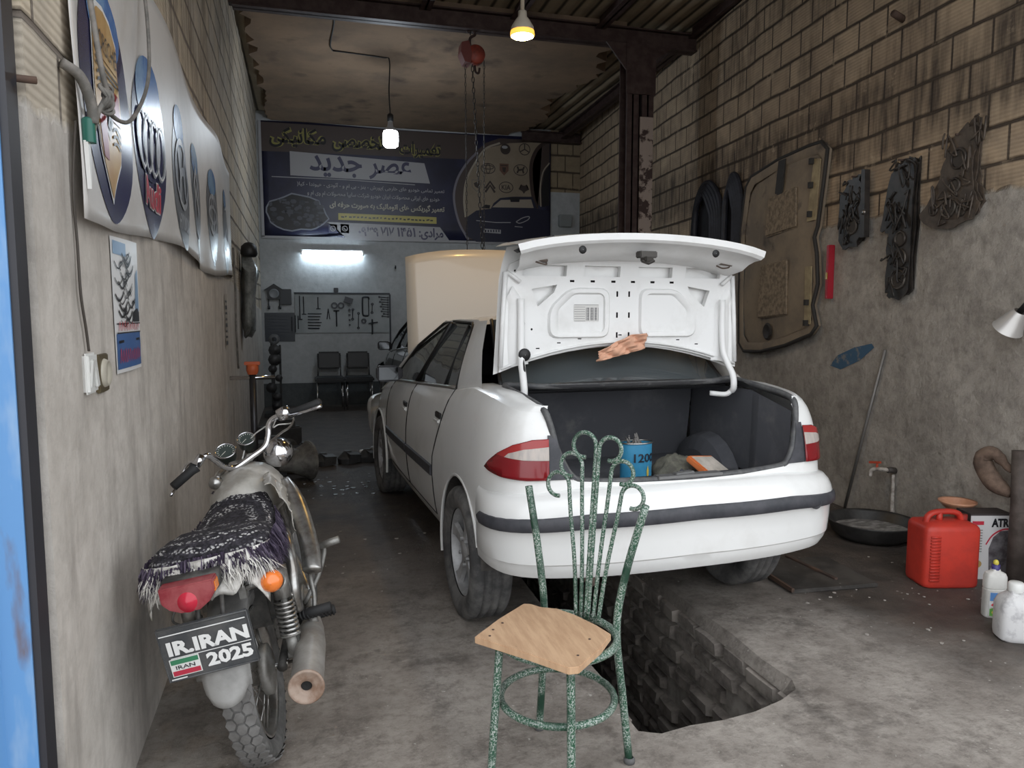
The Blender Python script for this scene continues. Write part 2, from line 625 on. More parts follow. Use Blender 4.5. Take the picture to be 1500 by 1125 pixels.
# back wall: painted plaster, cement skirting, bare blocks at the upper right
bm = B()
def bquad(x0, x1, z0, z1, mi, dy=0.0):
    vs_ = [bm.verts.new((x, BACK_Y - dy, z)) for x, z in ((x0, z0), (x1, z0), (x1, z1), (x0, z1))]
    bm.faces.new(vs_).material_index = mi
bquad(-0.9, 3.93, 0.36, 4.75, 0); bquad(-0.9, 3.93, -0.05, 0.36, 1); bquad(3.93, 4.8, 3.45, 4.75, 2); bquad(3.93, 4.8, -0.05, 3.45, 0)
ext = bmesh.ops.extrude_face_region(bm, geom=bm.faces[:])
bmesh.ops.translate(bm, verts=[v for v in ext['geom'] if isinstance(v, bmesh.types.BMVert)], vec=(0, 0.2, 0))
structure('wall_back', bm, [m_back, m_backlow, m_backblk], smooth=False)
# street front: lintel and piers around the opening
bm = B()
box(bm, (-2.05, FRONT_Y + 0.11, 2.4), (2.98, 0.22, 4.8))
box(bm, (5.1, FRONT_Y + 0.11, 2.4), (3.0, 0.22, 4.8))
box(bm, (1.6, FRONT_Y + 0.11, 4.35), (4.5, 0.22, 0.9))
structure('wall_front', bm, m_front, smooth=False)

# ceiling: ribbed clay vaults in front of the cross beam, stained plaster behind
def ribbed(name, cols, scale):
    m = bpy.data.materials.new(name)
    m.use_nodes = True
    nt = m.node_tree
    b = nt.nodes['Principled BSDF']
    b.inputs['Roughness'].default_value = 0.9
    b.inputs['Specular IOR Level'].default_value = 0.15
    tc = nt.nodes.new('ShaderNodeTexCoord')
    w = nt.nodes.new('ShaderNodeTexWave')
    w.bands_direction = 'X'
    w.inputs['Scale'].default_value = scale
    w.inputs['Distortion'].default_value = 0.6
    w.inputs['Detail'].default_value = 2
    nt.links.new(tc.outputs['Object'], w.inputs['Vector'])
    n = ramp01(nt, noise_node(nt, tc.outputs['Object'], 2.5, 6), 0.4, 0.7)
    c = mix_col(nt, n, cols[0], cols[1])
    c = mix_col(nt, ramp01(nt, w.outputs[1], 0.25, 0.0), c, cols[2])
    nt.links.new(c, b.inputs['Base Color'])
    bp = nt.nodes.new('ShaderNodeBump')
    bp.inputs['Distance'].default_value = 0.02
    bp.inputs['Strength'].default_value = 1
    nt.links.new(w.outputs[1], bp.inputs['Height'])
    nt.links.new(bp.outputs[0], b.inputs['Normal'])
    return m
m_rib = ribbed('ribbed_clay_vault', ((0.36, 0.29, 0.20), (0.27, 0.21, 0.15), (0.05, 0.04, 0.03)), 1.9)
m_plast = M('stained_ceiling_plaster', (0.27, 0.19, 0.13), 0.9, col2=(0.20, 0.145, 0.105), nscale=1.6, col3=(0.10, 0.075, 0.06), n3scale=2.4, lo3=0.58, hi3=0.75, bump=0.004, bscale=10, spec=0.15)
bm = B()
box(bm, (1.9, (FRONT_Y + BEAM_Y) / 2, 4.55), (5.6, BEAM_Y - FRONT_Y, 0.2))
structure('ceiling', bm, m_rib, smooth=False)
bm = B()
box(bm, (1.9, (BEAM_Y + BACK_Y) / 2, 4.55), (5.6, BACK_Y - BEAM_Y, 0.2))
o = structure('ceiling', bm, m_rib, smooth=False)
bm = B()                                 # plaster coat under the back vault, torn along its edges
edge = []
random.seed(3)
for k in range(40):
    y = BEAM_Y + (BACK_Y - BEAM_Y) * k / 39
    edge.append((3.35 + 0.10 * sin(y * 3) + random.uniform(-0.09, 0.09), y))
left = []
for k in range(40):
    y = BACK_Y - (BACK_Y - BEAM_Y) * k / 39
    left.append((-0.56 + random.uniform(-0.02, 0.10), y))
prism(bm, edge + left, CEIL, CEIL + 0.14)
fix_normals(bm)
structure('ceiling', bm, m_plast, smooth=False)

def ibeam(bm, p0, p1, hgt, wid, t=0.014):
    """I-section between two points (horizontal runs or posts)"""
    p0, p1 = Vector(p0), Vector(p1)
    d = (p1 - p0)
    L_ = d.length
    d.normalize()
    up = Vector((0, 0, 1)) if abs(d.z) < 0.5 else Vector((0, 1, 0))
    side = d.cross(up).normalized()
    for off, w, h in ((hgt / 2 - t / 2, wid, t), (-hgt / 2 + t / 2, wid, t), (0, t * 1.2, hgt)):
        c = (p0 + p1) / 2 + up * off
        vs_ = box(bm, (0, 0, 0), (L_, w, h))
        m = Matrix((d, side, up)).transposed().to_4x4()
        m.translation = c
        bmesh.ops.transform(bm, matrix=m, verts=vs_)
# joists running into the depth, each let into the vault
for x in (-0.45, 0.25, 1.15, 2.05, 2.95, 3.75):
    bm = B()
    ibeam(bm, (x, FRONT_Y + 0.22, 4.40), (x + (0.25 if x > 3.5 else 0), BEAM_Y - 0.05, 4.40), 0.14, 0.11)
    structure('ceiling_beam', bm, m_steel, smooth=False)
for x0, x1, y0, y1 in ((3.72, 4.12, BEAM_Y + 0.1, BACK_Y),):
    bm = B()
    ibeam(bm, (x0 + 0.25, y0, 4.36), (x1, y1, 4.36), 0.14, 0.12)
    structure('ceiling_beam', bm, m_steel, smooth=False)
bm = B()
ibeam(bm, (-0.6, BEAM_Y, 4.29), (4.05, BEAM_Y, 4.29), 0.18, 0.14)
box(bm, (1.7, BEAM_Y, 4.29), (4.7, 0.09, 0.13))
structure('ceiling_beam', bm, m_steel, smooth=False)
bm = B()                                  # back lintel at the top right
ibeam(bm, (3.4, BACK_Y - 0.12, 4.30), (4.4, BACK_Y - 0.12, 4.30), 0.16, 0.14)
structure('ceiling_beam', bm, m_steel, smooth=False)
# steel post of two rolled sections with plates
bm = B()
ibeam(bm, (3.30, BEAM_Y, 0), (3.30, BEAM_Y, 4.2), 0.20, 0.13)
ibeam(bm, (3.47, BEAM_Y, 0), (3.47, BEAM_Y, 4.2), 0.20, 0.13)
box(bm, (3.385, BEAM_Y - 0.105, 3.95), (0.33, 0.014, 0.5))
prism(bm, [(3.0, 4.20), (3.24, 4.20), (3.24, 3.92)], BEAM_Y - 0.1, BEAM_Y - 0.08, lambda u, v, h: (u, h, v))
prism(bm, [(3.75, 4.20), (3.54, 4.20), (3.54, 4.05)], BEAM_Y - 0.1, BEAM_Y - 0.08, lambda u, v, h: (u, h, v))
box(bm, (3.385, BEAM_Y - 0.106, 1.0), (0.30, 0.012, 0.4))
post = structure('steel_column', bm, m_steel, smooth=False)
bm = B()
box(bm, (3.455, BEAM_Y - 0.105, 2.75), (0.15, 0.012, 1.45))
obj('flaking_paint', bm, m_flake, post, smooth=False)

# blue steel gate jamb with rolled grooves
bm = B()
prof = [(-1.10, 0.0), (-0.80, 0.0), (-0.79, -0.02), (-0.755, -0.02), (-0.745, 0.0), (-0.70, 0.0), (-0.69, -0.015), (-0.655, -0.015), (-0.645, 0.0), (-0.588, 0.0), (-0.588, 0.05), (-1.10, 0.05)]
prism(bm, prof, 0.0, 3.9, lambda u, v, h: (u + 0.015, 1.70 + v, h))
fix_normals(bm)
d1 = structure('door_1', bm, m_blue, smooth=False)
bm = B()
box(bm, (-0.566, 1.735, 1.95), (0.015, 0.06, 3.9))
obj('gate_edge_angle', bm, M('black_gate_steel', (0.022, 0.022, 0.028), 0.5), d1, smooth=False)
bm = B()
tube(bm, [(-0.585, 1.76, 1.905), (-0.53, 1.79, 1.91)], 0.008, 6)
obj('hinge_pin', bm, M('rusty_iron', (0.11, 0.065, 0.045), 0.8, col2=(0.05, 0.035, 0.03)), d1)

# floor with the inspection pit left open
m_floor = bpy.data.materials.new('oily_concrete')
m_floor.use_nodes = True
nt = m_floor.node_tree
b = nt.nodes['Principled BSDF']
tc = nt.nodes.new('ShaderNodeTexCoord')
vec = tc.outputs['Object']
sep = nt.nodes.new('ShaderNodeSeparateXYZ')
nt.links.new(vec, sep.inputs[0])
X, Y = sep.outputs[0], sep.outputs[1]
c = mix_col(nt, ramp01(nt, noise_node(nt, vec, 3.0, 8, 0.7), 0.38, 0.66), (0.36, 0.325, 0.29), (0.215, 0.187, 0.164))
c = mix_col(nt, math_node(nt, 'MULTIPLY', ramp01(nt, noise_node(nt, vec, 24, 8, 0.75), 0.5, 0.75), 0.6), c, (0.15, 0.13, 0.115))
c = mix_col(nt, math_node(nt, 'MULTIPLY', ramp01(nt, noise_node(nt, vec, 5.5, 9, 0.8), 0.50, 0.66), 0.75), c, (0.10, 0.083, 0.072))
c = mix_col(nt, math_node(nt, 'MULTIPLY', ramp01(nt, noise_node(nt, vec, 55, 4, 0.6), 0.66, 0.74), 0.5), c, (0.50, 0.46, 0.42))
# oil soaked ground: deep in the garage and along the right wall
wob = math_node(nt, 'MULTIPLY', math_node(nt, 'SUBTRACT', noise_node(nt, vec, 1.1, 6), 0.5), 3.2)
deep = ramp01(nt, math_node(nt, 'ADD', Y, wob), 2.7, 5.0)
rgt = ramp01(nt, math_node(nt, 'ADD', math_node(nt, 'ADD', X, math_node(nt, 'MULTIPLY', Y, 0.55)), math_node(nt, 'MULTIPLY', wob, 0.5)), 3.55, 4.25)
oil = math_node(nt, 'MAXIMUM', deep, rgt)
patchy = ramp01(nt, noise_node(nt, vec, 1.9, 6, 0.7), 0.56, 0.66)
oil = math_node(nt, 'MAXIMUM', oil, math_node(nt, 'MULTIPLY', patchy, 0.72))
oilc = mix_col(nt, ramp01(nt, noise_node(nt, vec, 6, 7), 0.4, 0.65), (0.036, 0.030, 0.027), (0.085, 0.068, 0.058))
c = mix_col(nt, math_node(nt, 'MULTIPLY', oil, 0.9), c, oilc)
c = mix_col(nt, math_node(nt, 'MULTIPLY', ramp01(nt, noise_node(nt, vec, 40, 3, 0.5), 0.70, 0.74), 0.7), c, (0.55, 0.52, 0.48))
nt.links.new(c, b.inputs['Base Color'])
rg = nt.nodes.new('ShaderNodeMapRange')
rg.inputs[3].default_value = 0.9
rg.inputs[4].default_value = 0.55
nt.links.new(oil, rg.inputs[0])
nt.links.new(rg.outputs[0], b.inputs['Roughness'])
b.inputs['Specular IOR Level'].default_value = 0.3
bp = nt.nodes.new('ShaderNodeBump')
bp.inputs['Strength'].default_value = 1.0
bp.inputs['Distance'].default_value = 1.0
hh = math_node(nt, 'ADD', math_node(nt, 'MULTIPLY', noise_node(nt, vec, 18, 8, 0.7), 0.010), math_node(nt, 'MULTIPLY', noise_node(nt, vec, 2.0, 3), 0.02))
nt.links.new(hh, bp.inputs['Height'])
nt.links.new(bp.outputs[0], b.inputs['Normal'])

pit_x0, pit_x1, pit_y0, pit_y1 = 1.08, 1.74, 2.24, 6.2
hole = [(1.06, 2.24), (1.13, 2.205), (1.25, 2.225), (1.38, 2.225), (1.52, 2.245), (1.66, 2.29), (1.765, 2.345), (1.80, 2.42), (1.785, 2.6), (1.80, 2.85), (1.785, 3.2), (1.79, 4.0), (1.78, 6.2),
        (1.07, 6.2), (1.085, 4.0), (1.07, 3.0), (1.085, 2.6), (1.06, 2.35)]
bm = B()
outer = [(-9, -9), (12, -9), (12, 12.3), (-9, 12.3)]
vo = [bm.verts.new((x, y, 0)) for x, y in outer]
vh = [bm.verts.new((x, y, 0)) for x, y in hole]
eds = [bm.edges.new((vo[k], vo[(k + 1) % 4])) for k in range(4)] + [bm.edges.new((vh[k], vh[(k + 1) % len(vh)])) for k in range(len(vh))]
bmesh.ops.triangle_fill(bm, use_beauty=True, use_dissolve=False, edges=eds)
for f in bm.faces:
    if f.normal.z < 0: f.normal_flip()
# worn lip going down into the pit
low = [bm.verts.new((min(max(x, pit_x0 + 0.0), pit_x1 + 0.02), min(max(y, pit_y0 + 0.01), pit_y1), -0.05)) for x, y in hole]
for k in range(len(hole)):
    bm.faces.new((vh[k], vh[(k + 1) % len(hole)], low[(k + 1) % len(hole)], low[k]))
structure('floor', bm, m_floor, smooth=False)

m_pit = M('sooty_pit_mortar', (0.40, 0.365, 0.33), 0.95, col2=(0.20, 0.18, 0.16), nscale=9, bump=0.012, bscale=16)
m_pitb = M('sooty_pit_brick', (0.30, 0.265, 0.235), 0.95, col2=(0.13, 0.112, 0.10), nscale=7, bump=0.010, bscale=22)
m_oilmud = M('pit_bottom_mud', (0.03, 0.027, 0.025), 0.6, col2=(0.06, 0.05, 0.045))
def pit_wall(name, fn, length, rows=14, hgt=1.5, seed=1):
    rnd = random.Random(seed)
    bm = B()
    grid(bm, lambda a, c_: fn(a * length, -0.03 - c_ * hgt, 0.0), 1, 1)
    rh = hgt / rows
    for r in range(rows):
        x = -rnd.uniform(0.02, 0.2)
        while x < length:
            w = rnd.uniform(0.17, 0.23)
            x0, x1 = max(0, x + 0.008), min(length, x + w - 0.008)
            if x1 - x0 > 0.03 and not (r > 1 and rnd.random() < 0.06):
                z1 = -0.035 - r * rh - rnd.uniform(0.008, 0.018)
                z0 = -0.035 - (r + 1) * rh + rnd.uniform(0.012, 0.022)
                d = rnd.uniform(0.022, 0.050)
                ring = [(x0, z0), ((x0 + x1) / 2, z0 + rnd.uniform(-.005, .005)), (x1, z0 + rnd.uniform(-.005, .005)), (x1, z1), ((x0 + x1) / 2, z1 + rnd.uniform(-.006, .006)), (x0, z1)]
                cxm, czm = (x0 + x1) / 2, (z0 + z1) / 2
                a = [bm.verts.new(fn(u, v, -0.005)) for u, v in ring]
                q = [bm.verts.new(fn(cxm + (u - cxm) * 0.86, czm + (v - czm) * 0.72, d + rnd.uniform(-.006, .006))) for u, v in ring]
                for k in range(6):
                    bm.faces.new((a[k], a[(k + 1) % 6], q[(k + 1) % 6], q[k])).material_index = 1
                bm.faces.new(q).material_index = 1
            x += w
    fix_normals(bm)
    return structure(name, bm, [m_pit, m_pitb], smooth=True, angle=50)
pit_wall('pit_wall_right', lambda u, v, h: (pit_x1 + 0.045 - h, pit_y0 + u, v), pit_y1 - pit_y0 + .1, seed=2)
pit_wall('pit_wall_left', lambda u, v, h: (pit_x0 - 0.02 + h, pit_y0 + u, v), pit_y1 - pit_y0 + .1, seed=3)
pit_wall('pit_wall_front', lambda u, v, h: (pit_x0 - .05 + u, pit_y0 - 0.02 + h, v), pit_x1 - pit_x0 + .15, seed=4)
pit_wall('pit_wall_back', lambda u, v, h: (pit_x0 - .05 + u, pit_y1 + 0.02 - h, v), pit_x1 - pit_x0 + .15, seed=5)
bm = B()
box(bm, ((pit_x0 + pit_x1) / 2, (pit_y0 + pit_y1) / 2, -1.58), (0.8, 4.2, 0.1))
structure('pit_floor', bm, m_oilmud, smooth=False)
# ------------------------------------------------------------------ saloon cars
m_white = M('white_car_paint', (0.80, 0.80, 0.79), 0.22, coat=0.5, spec=0.5, col2=(0.70, 0.69, 0.67), nscale=3.5, lo=0.5, hi=0.8)
m_inner = M('white_primer_paint', (0.76, 0.76, 0.755), 0.38, col2=(0.66, 0.655, 0.64), nscale=4.5, lo=0.5, hi=0.75)
m_trim = M('charcoal_plastic', (0.035, 0.037, 0.045), 0.5, col2=(0.06, 0.06, 0.07), nscale=12)
m_seal = M('grey_rubber_seal', (0.055, 0.056, 0.06), 0.6, col2=(0.11, 0.11, 0.11), nscale=18)
m_black = M('black_plastic', (0.012, 0.012, 0.013), 0.5)
m_glass = M('tinted_glass', (0.06, 0.07, 0.075), 0.03, trans=0.0, spec=0.6, coat=0.3)
m_tyre = M('dusty_tyre_rubber', (0.055, 0.054, 0.055), 0.85, col2=(0.15, 0.145, 0.14), nscale=8, bump=0.001)
m_alloy = M('dull_silver_alloy', (0.46, 0.46, 0.47), 0.45, metal=0.25, col2=(0.30, 0.30, 0.30), nscale=9)
m_felt = M('charcoal_boot_lining', (0.075, 0.077, 0.088), 0.95, col2=(0.125, 0.125, 0.135), nscale=3, ndet=8, lo=0.5, hi=0.72, col3=(0.17, 0.165, 0.16), n3scale=6, lo3=0.66, hi3=0.82)
m_redlens = M('red_lamp_lens', (0.21, 0.005, 0.010), 0.22, coat=0.25)
m_clearlens = M('clear_lamp_lens', (0.50, 0.44, 0.40), 0.25, coat=0.2, col2=(0.40, 0.36, 0.34), nscale=60, stretch=(1, 1, 0.1))
m_pinklens = M('pale_red_lamp_lens', (0.33, 0.022, 0.022), 0.22, coat=0.25)
m_chrome = M('chrome', (0.62, 0.62, 0.64), 0.14, metal=1.0)
m_seam = M('dark_panel_gap', (0.02, 0.02, 0.022), 0.7)
m_well = M('dusty_wheel_well', (0.11, 0.10, 0.09), 0.95, col2=(0.05, 0.045, 0.042))
m_holes = M('dark_cavity', (0.012, 0.012, 0.012), 0.9)
m_seat = M('dark_seat_cloth', (0.03, 0.03, 0.033), 0.9)

PLAN = [(0, -.735), (.2, -.73), (.4, -.713), (.55, -.69), (.64, -.668), (.71, -.632), (.757, -.575), (.786, -.48), (.797, -.36), (.80, -.2), (.80, 0.3), (.803, 1.0), (.803, 1.8),
        (.79, 2.4), (.765, 2.9), (.71, 3.18), (.58, 3.34), (.3, 3.42), (0, 3.44)]
PL = [Vector((x, y, 0)) for x, y in PLAN]
PLS = spline(PL, 8)
ARC = [0.0]
for a, b in zip(PLS, PLS[1:]):
    ARC.append(ARC[-1] + (b - a).length)
def plan_at(s):
    s = min(max(s, 0), ARC[-1] - 1e-6)
    lo_, hi_ = 0, len(ARC) - 1
    while hi_ - lo_ > 1:
        m_ = (lo_ + hi_) // 2
        if ARC[m_] <= s: lo_ = m_
        else: hi_ = m_
    t = (s - ARC[lo_]) / (ARC[hi_] - ARC[lo_])
    p = PLS[lo_].lerp(PLS[hi_], t)
    i0, i1 = max(lo_ - 1, 0), min(hi_ + 1, len(PLS) - 1)
    d = (PLS[i1] - PLS[i0]).normalized()
    return p, Vector((d.y, -d.x, 0))     # outward normal (right half)
def s_of_y(y):
    k = min((i for i in range(len(PLS)) if PLS[i].x > 0.6), key=lambda i: abs(PLS[i].y - y))
    s0 = ARC[k]
    for _ in range(6):
        p, n = plan_at(s0)
        s0 += (y - p.y)
    return s0
def s_of_x(x):                            # on the rear, x from 0 outwards
    for i in range(len(PLS) - 1):
        if PLS[i].x <= x <= PLS[i + 1].x:
            t = (x - PLS[i].x) / (PLS[i + 1].x - PLS[i].x)
            return ARC[i] + t * (ARC[i + 1] - ARC[i])
    return 0
def lin(tab, x):
    if x <= tab[0][0]: return tab[0][1]
    for (a, va), (b_, vb) in zip(tab, tab[1:]):
        if x <= b_:
            return va + (vb - va) * (x - a) / (b_ - a)
    return tab[-1][1]
ZS = [(-.75, 1.035), (-.6, 1.045), (-.3, 1.075), (0, 1.085), (.35, 1.05), (1.0, 1.01), (1.9, .955), (2.3, .93), (2.8, .87), (3.2, .77), (3.45, .68)]
OFF = [(.25, .075), (.29, .045), (.36, .022), (.46, .008), (.56, 0.0), (.70, 0.0), (.80, .008), (.88, .018), (.95, .033), (1.0, .050), (1.03, .065), (1.06, .090)]
def zs_of(y): return lin(ZS, y)
def BODY(s, z, ex=0.0, side=1):
    p, n = plan_at(s)
    zs = zs_of(p.y)
    k = max(0, min(1, (z - .55) / (zs - .55)))
    zn = z + (1.05 - zs) * k
    q = p - n * (lin(OFF, zn) - ex)
    return Vector((side * q.x, q.y, z))
DOORX = [(.27, .57), (.55, .57), (.65, .575), (.76, .50), (.88, .42), (1.0, .36), (1.06, .34)]
SB, SF = 1.36, 2.25                       # B post line and front edge of the front door
Y_AX = 2.6
R_ARCH = .365

def roof_x(z): return .712 - .150 * (max(0, z - 1.05) / .35) ** 1.2 + max(0, 1.05 - z) * .12
def GH(side):                             # greenhouse side surface
    return lambda u, v, h: (side * (roof_x(v) + h), u, v)

def car(name, label, cat, loc, rotz, paint, inner, open_lids=True, detail=True):
    T = thing(name, label, cat, loc, rotz)
    # ---- sides, wrapped round the corners
    s_start = s_of_x(.600)
    ys = [-.5, -.4, -.3, -.2, -.1, 0, .1, .2, .3, .45, .57, .7, .85, 1.0, 1.18, SB, 1.5, 1.7, 1.9, 2.1, SF, 2.35, 2.45, 2.55, 2.65, 2.75, 2.85, 2.95, 3.05]
    ss = [s_start + (s_of_y(-.5) - s_start) * k / 8 for k in range(8)] + [s_of_y(y) for y in ys]
    ss += [ss[-1] + (ARC[-1] - ss[-1]) * k / 8 for k in range(1, 9)]
    jA, jB, jC = 8 + ys.index(.45), 8 + ys.index(SB), 8 + ys.index(SF)
    NR = 18
    body = B()
    doors = {('rear', s): B() for s in (1, -1)}
    doors.update({('front', s): B() for s in (1, -1)})
    for side in (1, -1):
        V = []
        for j, s in enumerate(ss):
            p, _ = plan_at(s)
            zt = zs_of(p.y)
            col = []
            for k in range(NR + 1):
                zb0 = .255 if p.y > -.34 else .43
                z = zb0 + (zt - zb0) * k / NR
                fall = 0
                if p.y < .45: fall = max(0, 1 - (.45 - p.y) / .42)
                elif p.y < 1.2: fall = max(0, 1 - (p.y - .45) / .75)
                if p.x < .7: fall = 0
                col.append(BODY(s + fall * (lin(DOORX, z) - .45), z, 0, side))
            V.append(col)
        holes_ = set()
        for j in range(len(ss) - 1):
            for k in range(NR):
                c_ = (V[j][k] + V[j + 1][k + 1]) / 2
                if abs(c_.x) > .6 and (hypot(c_.y, c_.z - .31) < R_ARCH or hypot(c_.y - Y_AX, c_.z - .31) < R_ARCH):
                    holes_.add((j, k))
        kept = lambda j, k: 0 <= j < len(ss) - 1 and 0 <= k < NR and (j, k) not in holes_
        for j in range(len(ss)):
            for k in range(NR + 1):
                nb = [(j - 1, k - 1), (j - 1, k), (j, k - 1), (j, k)]
                if any(n_ in holes_ for n_ in nb) and any(kept(*n_) for n_ in nb):
                    v = V[j][k]
                    cy_ = 0 if v.y < 1.2 else Y_AX
                    if abs(v.x) > .6:
                        d = Vector((0, v.y - cy_, v.z - .31))
                        if d.length > 1e-4 and (k > 0):
                            d *= R_ARCH / d.length
                            V[j][k] = Vector((v.x, cy_ + d.y, .31 + d.z))
        bmv = {}
        def put(bm, j, k):
            key = (id(bm), j, k)
            if key not in bmv: bmv[key] = bm.verts.new(V[j][k])
            return bmv[key]
        for j in range(len(ss) - 1):
            for k in range(NR):
                if (j, k) in holes_: continue
                bm = body
                if k >= 2:
                    if jA <= j < jB: bm = doors[('rear', side)]
                    elif jB <= j < jC: bm = doors[('front', side)]
                q = [put(bm, j, k), put(bm, j + 1, k), put(bm, j + 1, k + 1), put(bm, j, k + 1)]
                if side < 0: q.reverse()
                bm.faces.new(q)
        # shoulder strip between the side's top edge and the boot opening, then up under the C post
        outer = [V[j][NR] for j in range(len(ss)) if V[j][NR].y < .36 and abs(V[j][NR].x) > .5]
        def strip_in(p):
            x = min(.600, abs(p.x) - .004)
            return Vector((side * x, max(p.y, -.628), min(p.z + .028, 1.10)))
        st = []
        for p in outer:
            i_ = strip_in(p)
            m_ = p.lerp(i_, .45) + Vector((0, 0, .012))
            st.append([body.verts.new(q) for q in (p, m_, i_, i_ - Vector((0, 0, .03)))])
        for a, b_ in zip(st, st[1:]):
            for k in range(3):
                q = [a[k], b_[k], b_[k + 1], a[k + 1]]
                if side < 0: q.reverse()
                body.faces.new(q).material_index = 1 if k == 2 and open_lids else 0
        # wheel arches: flange and inner well
        for cy_ in (0, Y_AX):
            ring = [(cy_ + R_ARCH * cos(radians(a)), .31 + R_ARCH * sin(radians(a))) for a in range(-16, 197, 8)]
            tube(body, [(side * (.798 if z < .62 else .796), y, z) for y, z in (ring[:-4] if cy_ == 0 else ring)], .009, 6)
            w = B()
            ring = [q for q in ring if q[1] > .30]
            R_ = [[w.verts.new((side * x, cy_ + (y - cy_) * 1.0, z)) for y, z in ring] for x in (.79, .70, .50)]
            for a, b_ in zip(R_, R_[1:]):
                for k in range(len(ring) - 1):
                    w.faces.new((a[k], a[k + 1], b_[k + 1], b_[k]))
            w.faces.new(R_[2])
            obj('wheel_well', w, m_well, T)
    # rear panel below the opening: in (x, z), mapped onto the tail
    def REAR(u, v, h):
        q = BODY(s_of_x(abs(u)), v, h, 1 if u >= 0 else -1)
        return q
    half = [(0, .42), (.604, .42), (.604, .788), (.492, .788), (.47, .775), (.25, .762), (0, .758)]
    if open_lids:
        patch(body, half + [(-u, v) for u, v in reversed(half[1:-1])], REAR, .06)
        for sd in (1, -1):
            up_ = [(sd * u, v) for u, v in ((.571, .955), (.604, .955), (.604, 1.03), (.588, 1.035), (.579, .985))]
            patch(body, up_, REAR, .05)
    else:
        patch(body, [(-.6, .42), (.6, .42), (.6, 1.03), (-.6, 1.03)], REAR, .09)
    # roof, pillars
    def roof(a, c_):
        x = (a - .5) * 2
        y = .31 + (1.18 - .31) * c_ + (.10 * (1 - x * x)) * (c_ - .4)
        z = 1.395 + .038 * (1 - abs(x) ** 2.4) - .018 * (2 * c_ - 1) ** 2
        return (x * .565, y, z)
    grid(body, roof, 14, 10)
    for side in (1, -1):
        g = GH(side)
        cp = [(.36, 1.03), (.52, 1.375), (.46, 1.392), (.31, 1.398), (.15, 1.25), (-.06, 1.10), (-.20, 1.04), (0.1, 1.04)]
        patch(body, cp, g, .05)
        patch(body, [(.46, 1.374), (.9, 1.38), (1.2, 1.365), (1.2, 1.385), (.9, 1.40), (.46, 1.40)], g, .08)
        patch(body, [(2.28, .93), (2.40, .93), (1.75, 1.22), (1.22, 1.39), (1.05, 1.385), (1.65, 1.215)], g, .08)
    # floor, front closing, bonnet aperture sides
    box(body, (0, 1.75, .31), (1.30, 2.9, .04), mi=1); box(body, (0, -.15, .47), (1.1, 1.0, .04), mi=1)
    if not open_lids:
        grid(body, lambda a, c_: ((a - .5) * 1.16, -.64 + .55 * c_, 1.055 + .05 * c_ + .015 * (1 - (2 * a - 1) ** 2)), 8, 4)
    fix = body
    for f in fix.faces: f.smooth = True
    bo = obj('body', body, [paint, m_black], T, angle=50)
    # inner front: fenders' top and engine bay
    for side in (1, -1):
        bm = B()
        grid(bm, lambda a, c_: (side * (.70 - .10 * c_), 2.1 + 1.1 * a, zs_of(2.1 + 1.1 * a) + .02 * sin(pi * c_)), 8, 2)
        obj('front_wing', bm, paint, T)
    bm = B()
    box(bm, (0, 2.75, .62), (.55, .6, .35)); box(bm, (.05, 2.7, .83), (.35, .42, .08)); box(bm, (-.45, 2.6, .75), (.2, .3, .2))
    obj('engine', bm, M('greasy_engine_metal', (0.09, 0.085, 0.08), 0.6, col2=(0.03, 0.028, 0.026)), T, bevel=.02)
    # ---- doors with seams, mouldings, handles, glass
    for (pos, side), bm in doors.items():
        y0, y1 = ((lambda z: lin(DOORX, z)), (lambda z: SB)) if pos == 'rear' else ((lambda z: SB), (lambda z: SF))
        zt0, zt1 = zs_of(y0(1.05)), zs_of(y1(1))
        for yy, zt in ((y0, zt0), (y1, zt1)):
            pts = []
            for k in range(12):
                z = .345 + (zt - .345) * k / 11
                pts.append(BODY(s_of_y(yy(z)), z, .0005, side))
            tube(bm, pts, .0045, 5, mi=1)
        tube(bm, [BODY(s_of_y(y0(.34) + (y1(.34) - y0(.34)) * k / 6), .343, 0, side) for k in range(7)], .0035, 5, mi=1)
        bm_door = obj(pos + '_door', bm, [paint, m_seam], T, angle=50)
        # moulding
        mb = B()
        prof = [(-.030, .0), (-.026, .012), (.026, .012), (.030, .0)]
        ring = []
        n = 10
        ya, yb = (y0(.57) + .01, y1(.57) - .008) if pos == 'rear' else (SB + .008, SF - .01)
        for k in range(n + 1):
            y = ya + (yb - ya) * k / n
            ring.append([BODY(s_of_y(y), .585 - .012 * (y - .5) + dz, o_, side) for dz, o_ in prof])
        R_ = [[mb.verts.new(p) for p in r] for r in ring]
        for a, b_ in zip(R_, R_[1:]):
            for k in range(3): mb.faces.new((a[k], a[k + 1], b_[k + 1], b_[k]))
        mb.faces.new(R_[0]); mb.faces.new(R_[-1])
        fix_normals(mb)
        obj('side_moulding', mb, m_trim, bm_door)
        if detail:
            hy = .50 if pos == 'rear' else 1.47
            hz = .885 if pos == 'rear' else .835
            c_ = BODY(s_of_y(hy), hz, 0, side)
            hb = B()
            box(hb, (c_.x, hy, hz + .012), (.012, .12, .032))
            h_o = obj('door_handle', hb, m_black, bm_door, bevel=.004)
            hb = B()
            box(hb, (c_.x + side * .006, hy, hz - .018), (.022, .12, .026))
            obj('grip', hb, paint, h_o, bevel=.008)
        # chrome waist strip
        wb = B()
        ya, yb = (.36, SB) if pos == 'rear' else (SB, 2.2)
        tube(wb, [BODY(s_of_y(ya + (yb - ya) * k / 8), zs_of(ya + (yb - ya) * k / 8) + .004, .002, side) for k in range(9)], .011, 6)
        obj('waist_strip', wb, M('tarnished_bright_strip', (0.30, 0.29, 0.28), 0.35, metal=0.7), bm_door)
        gb = B()
        g = GH(side)
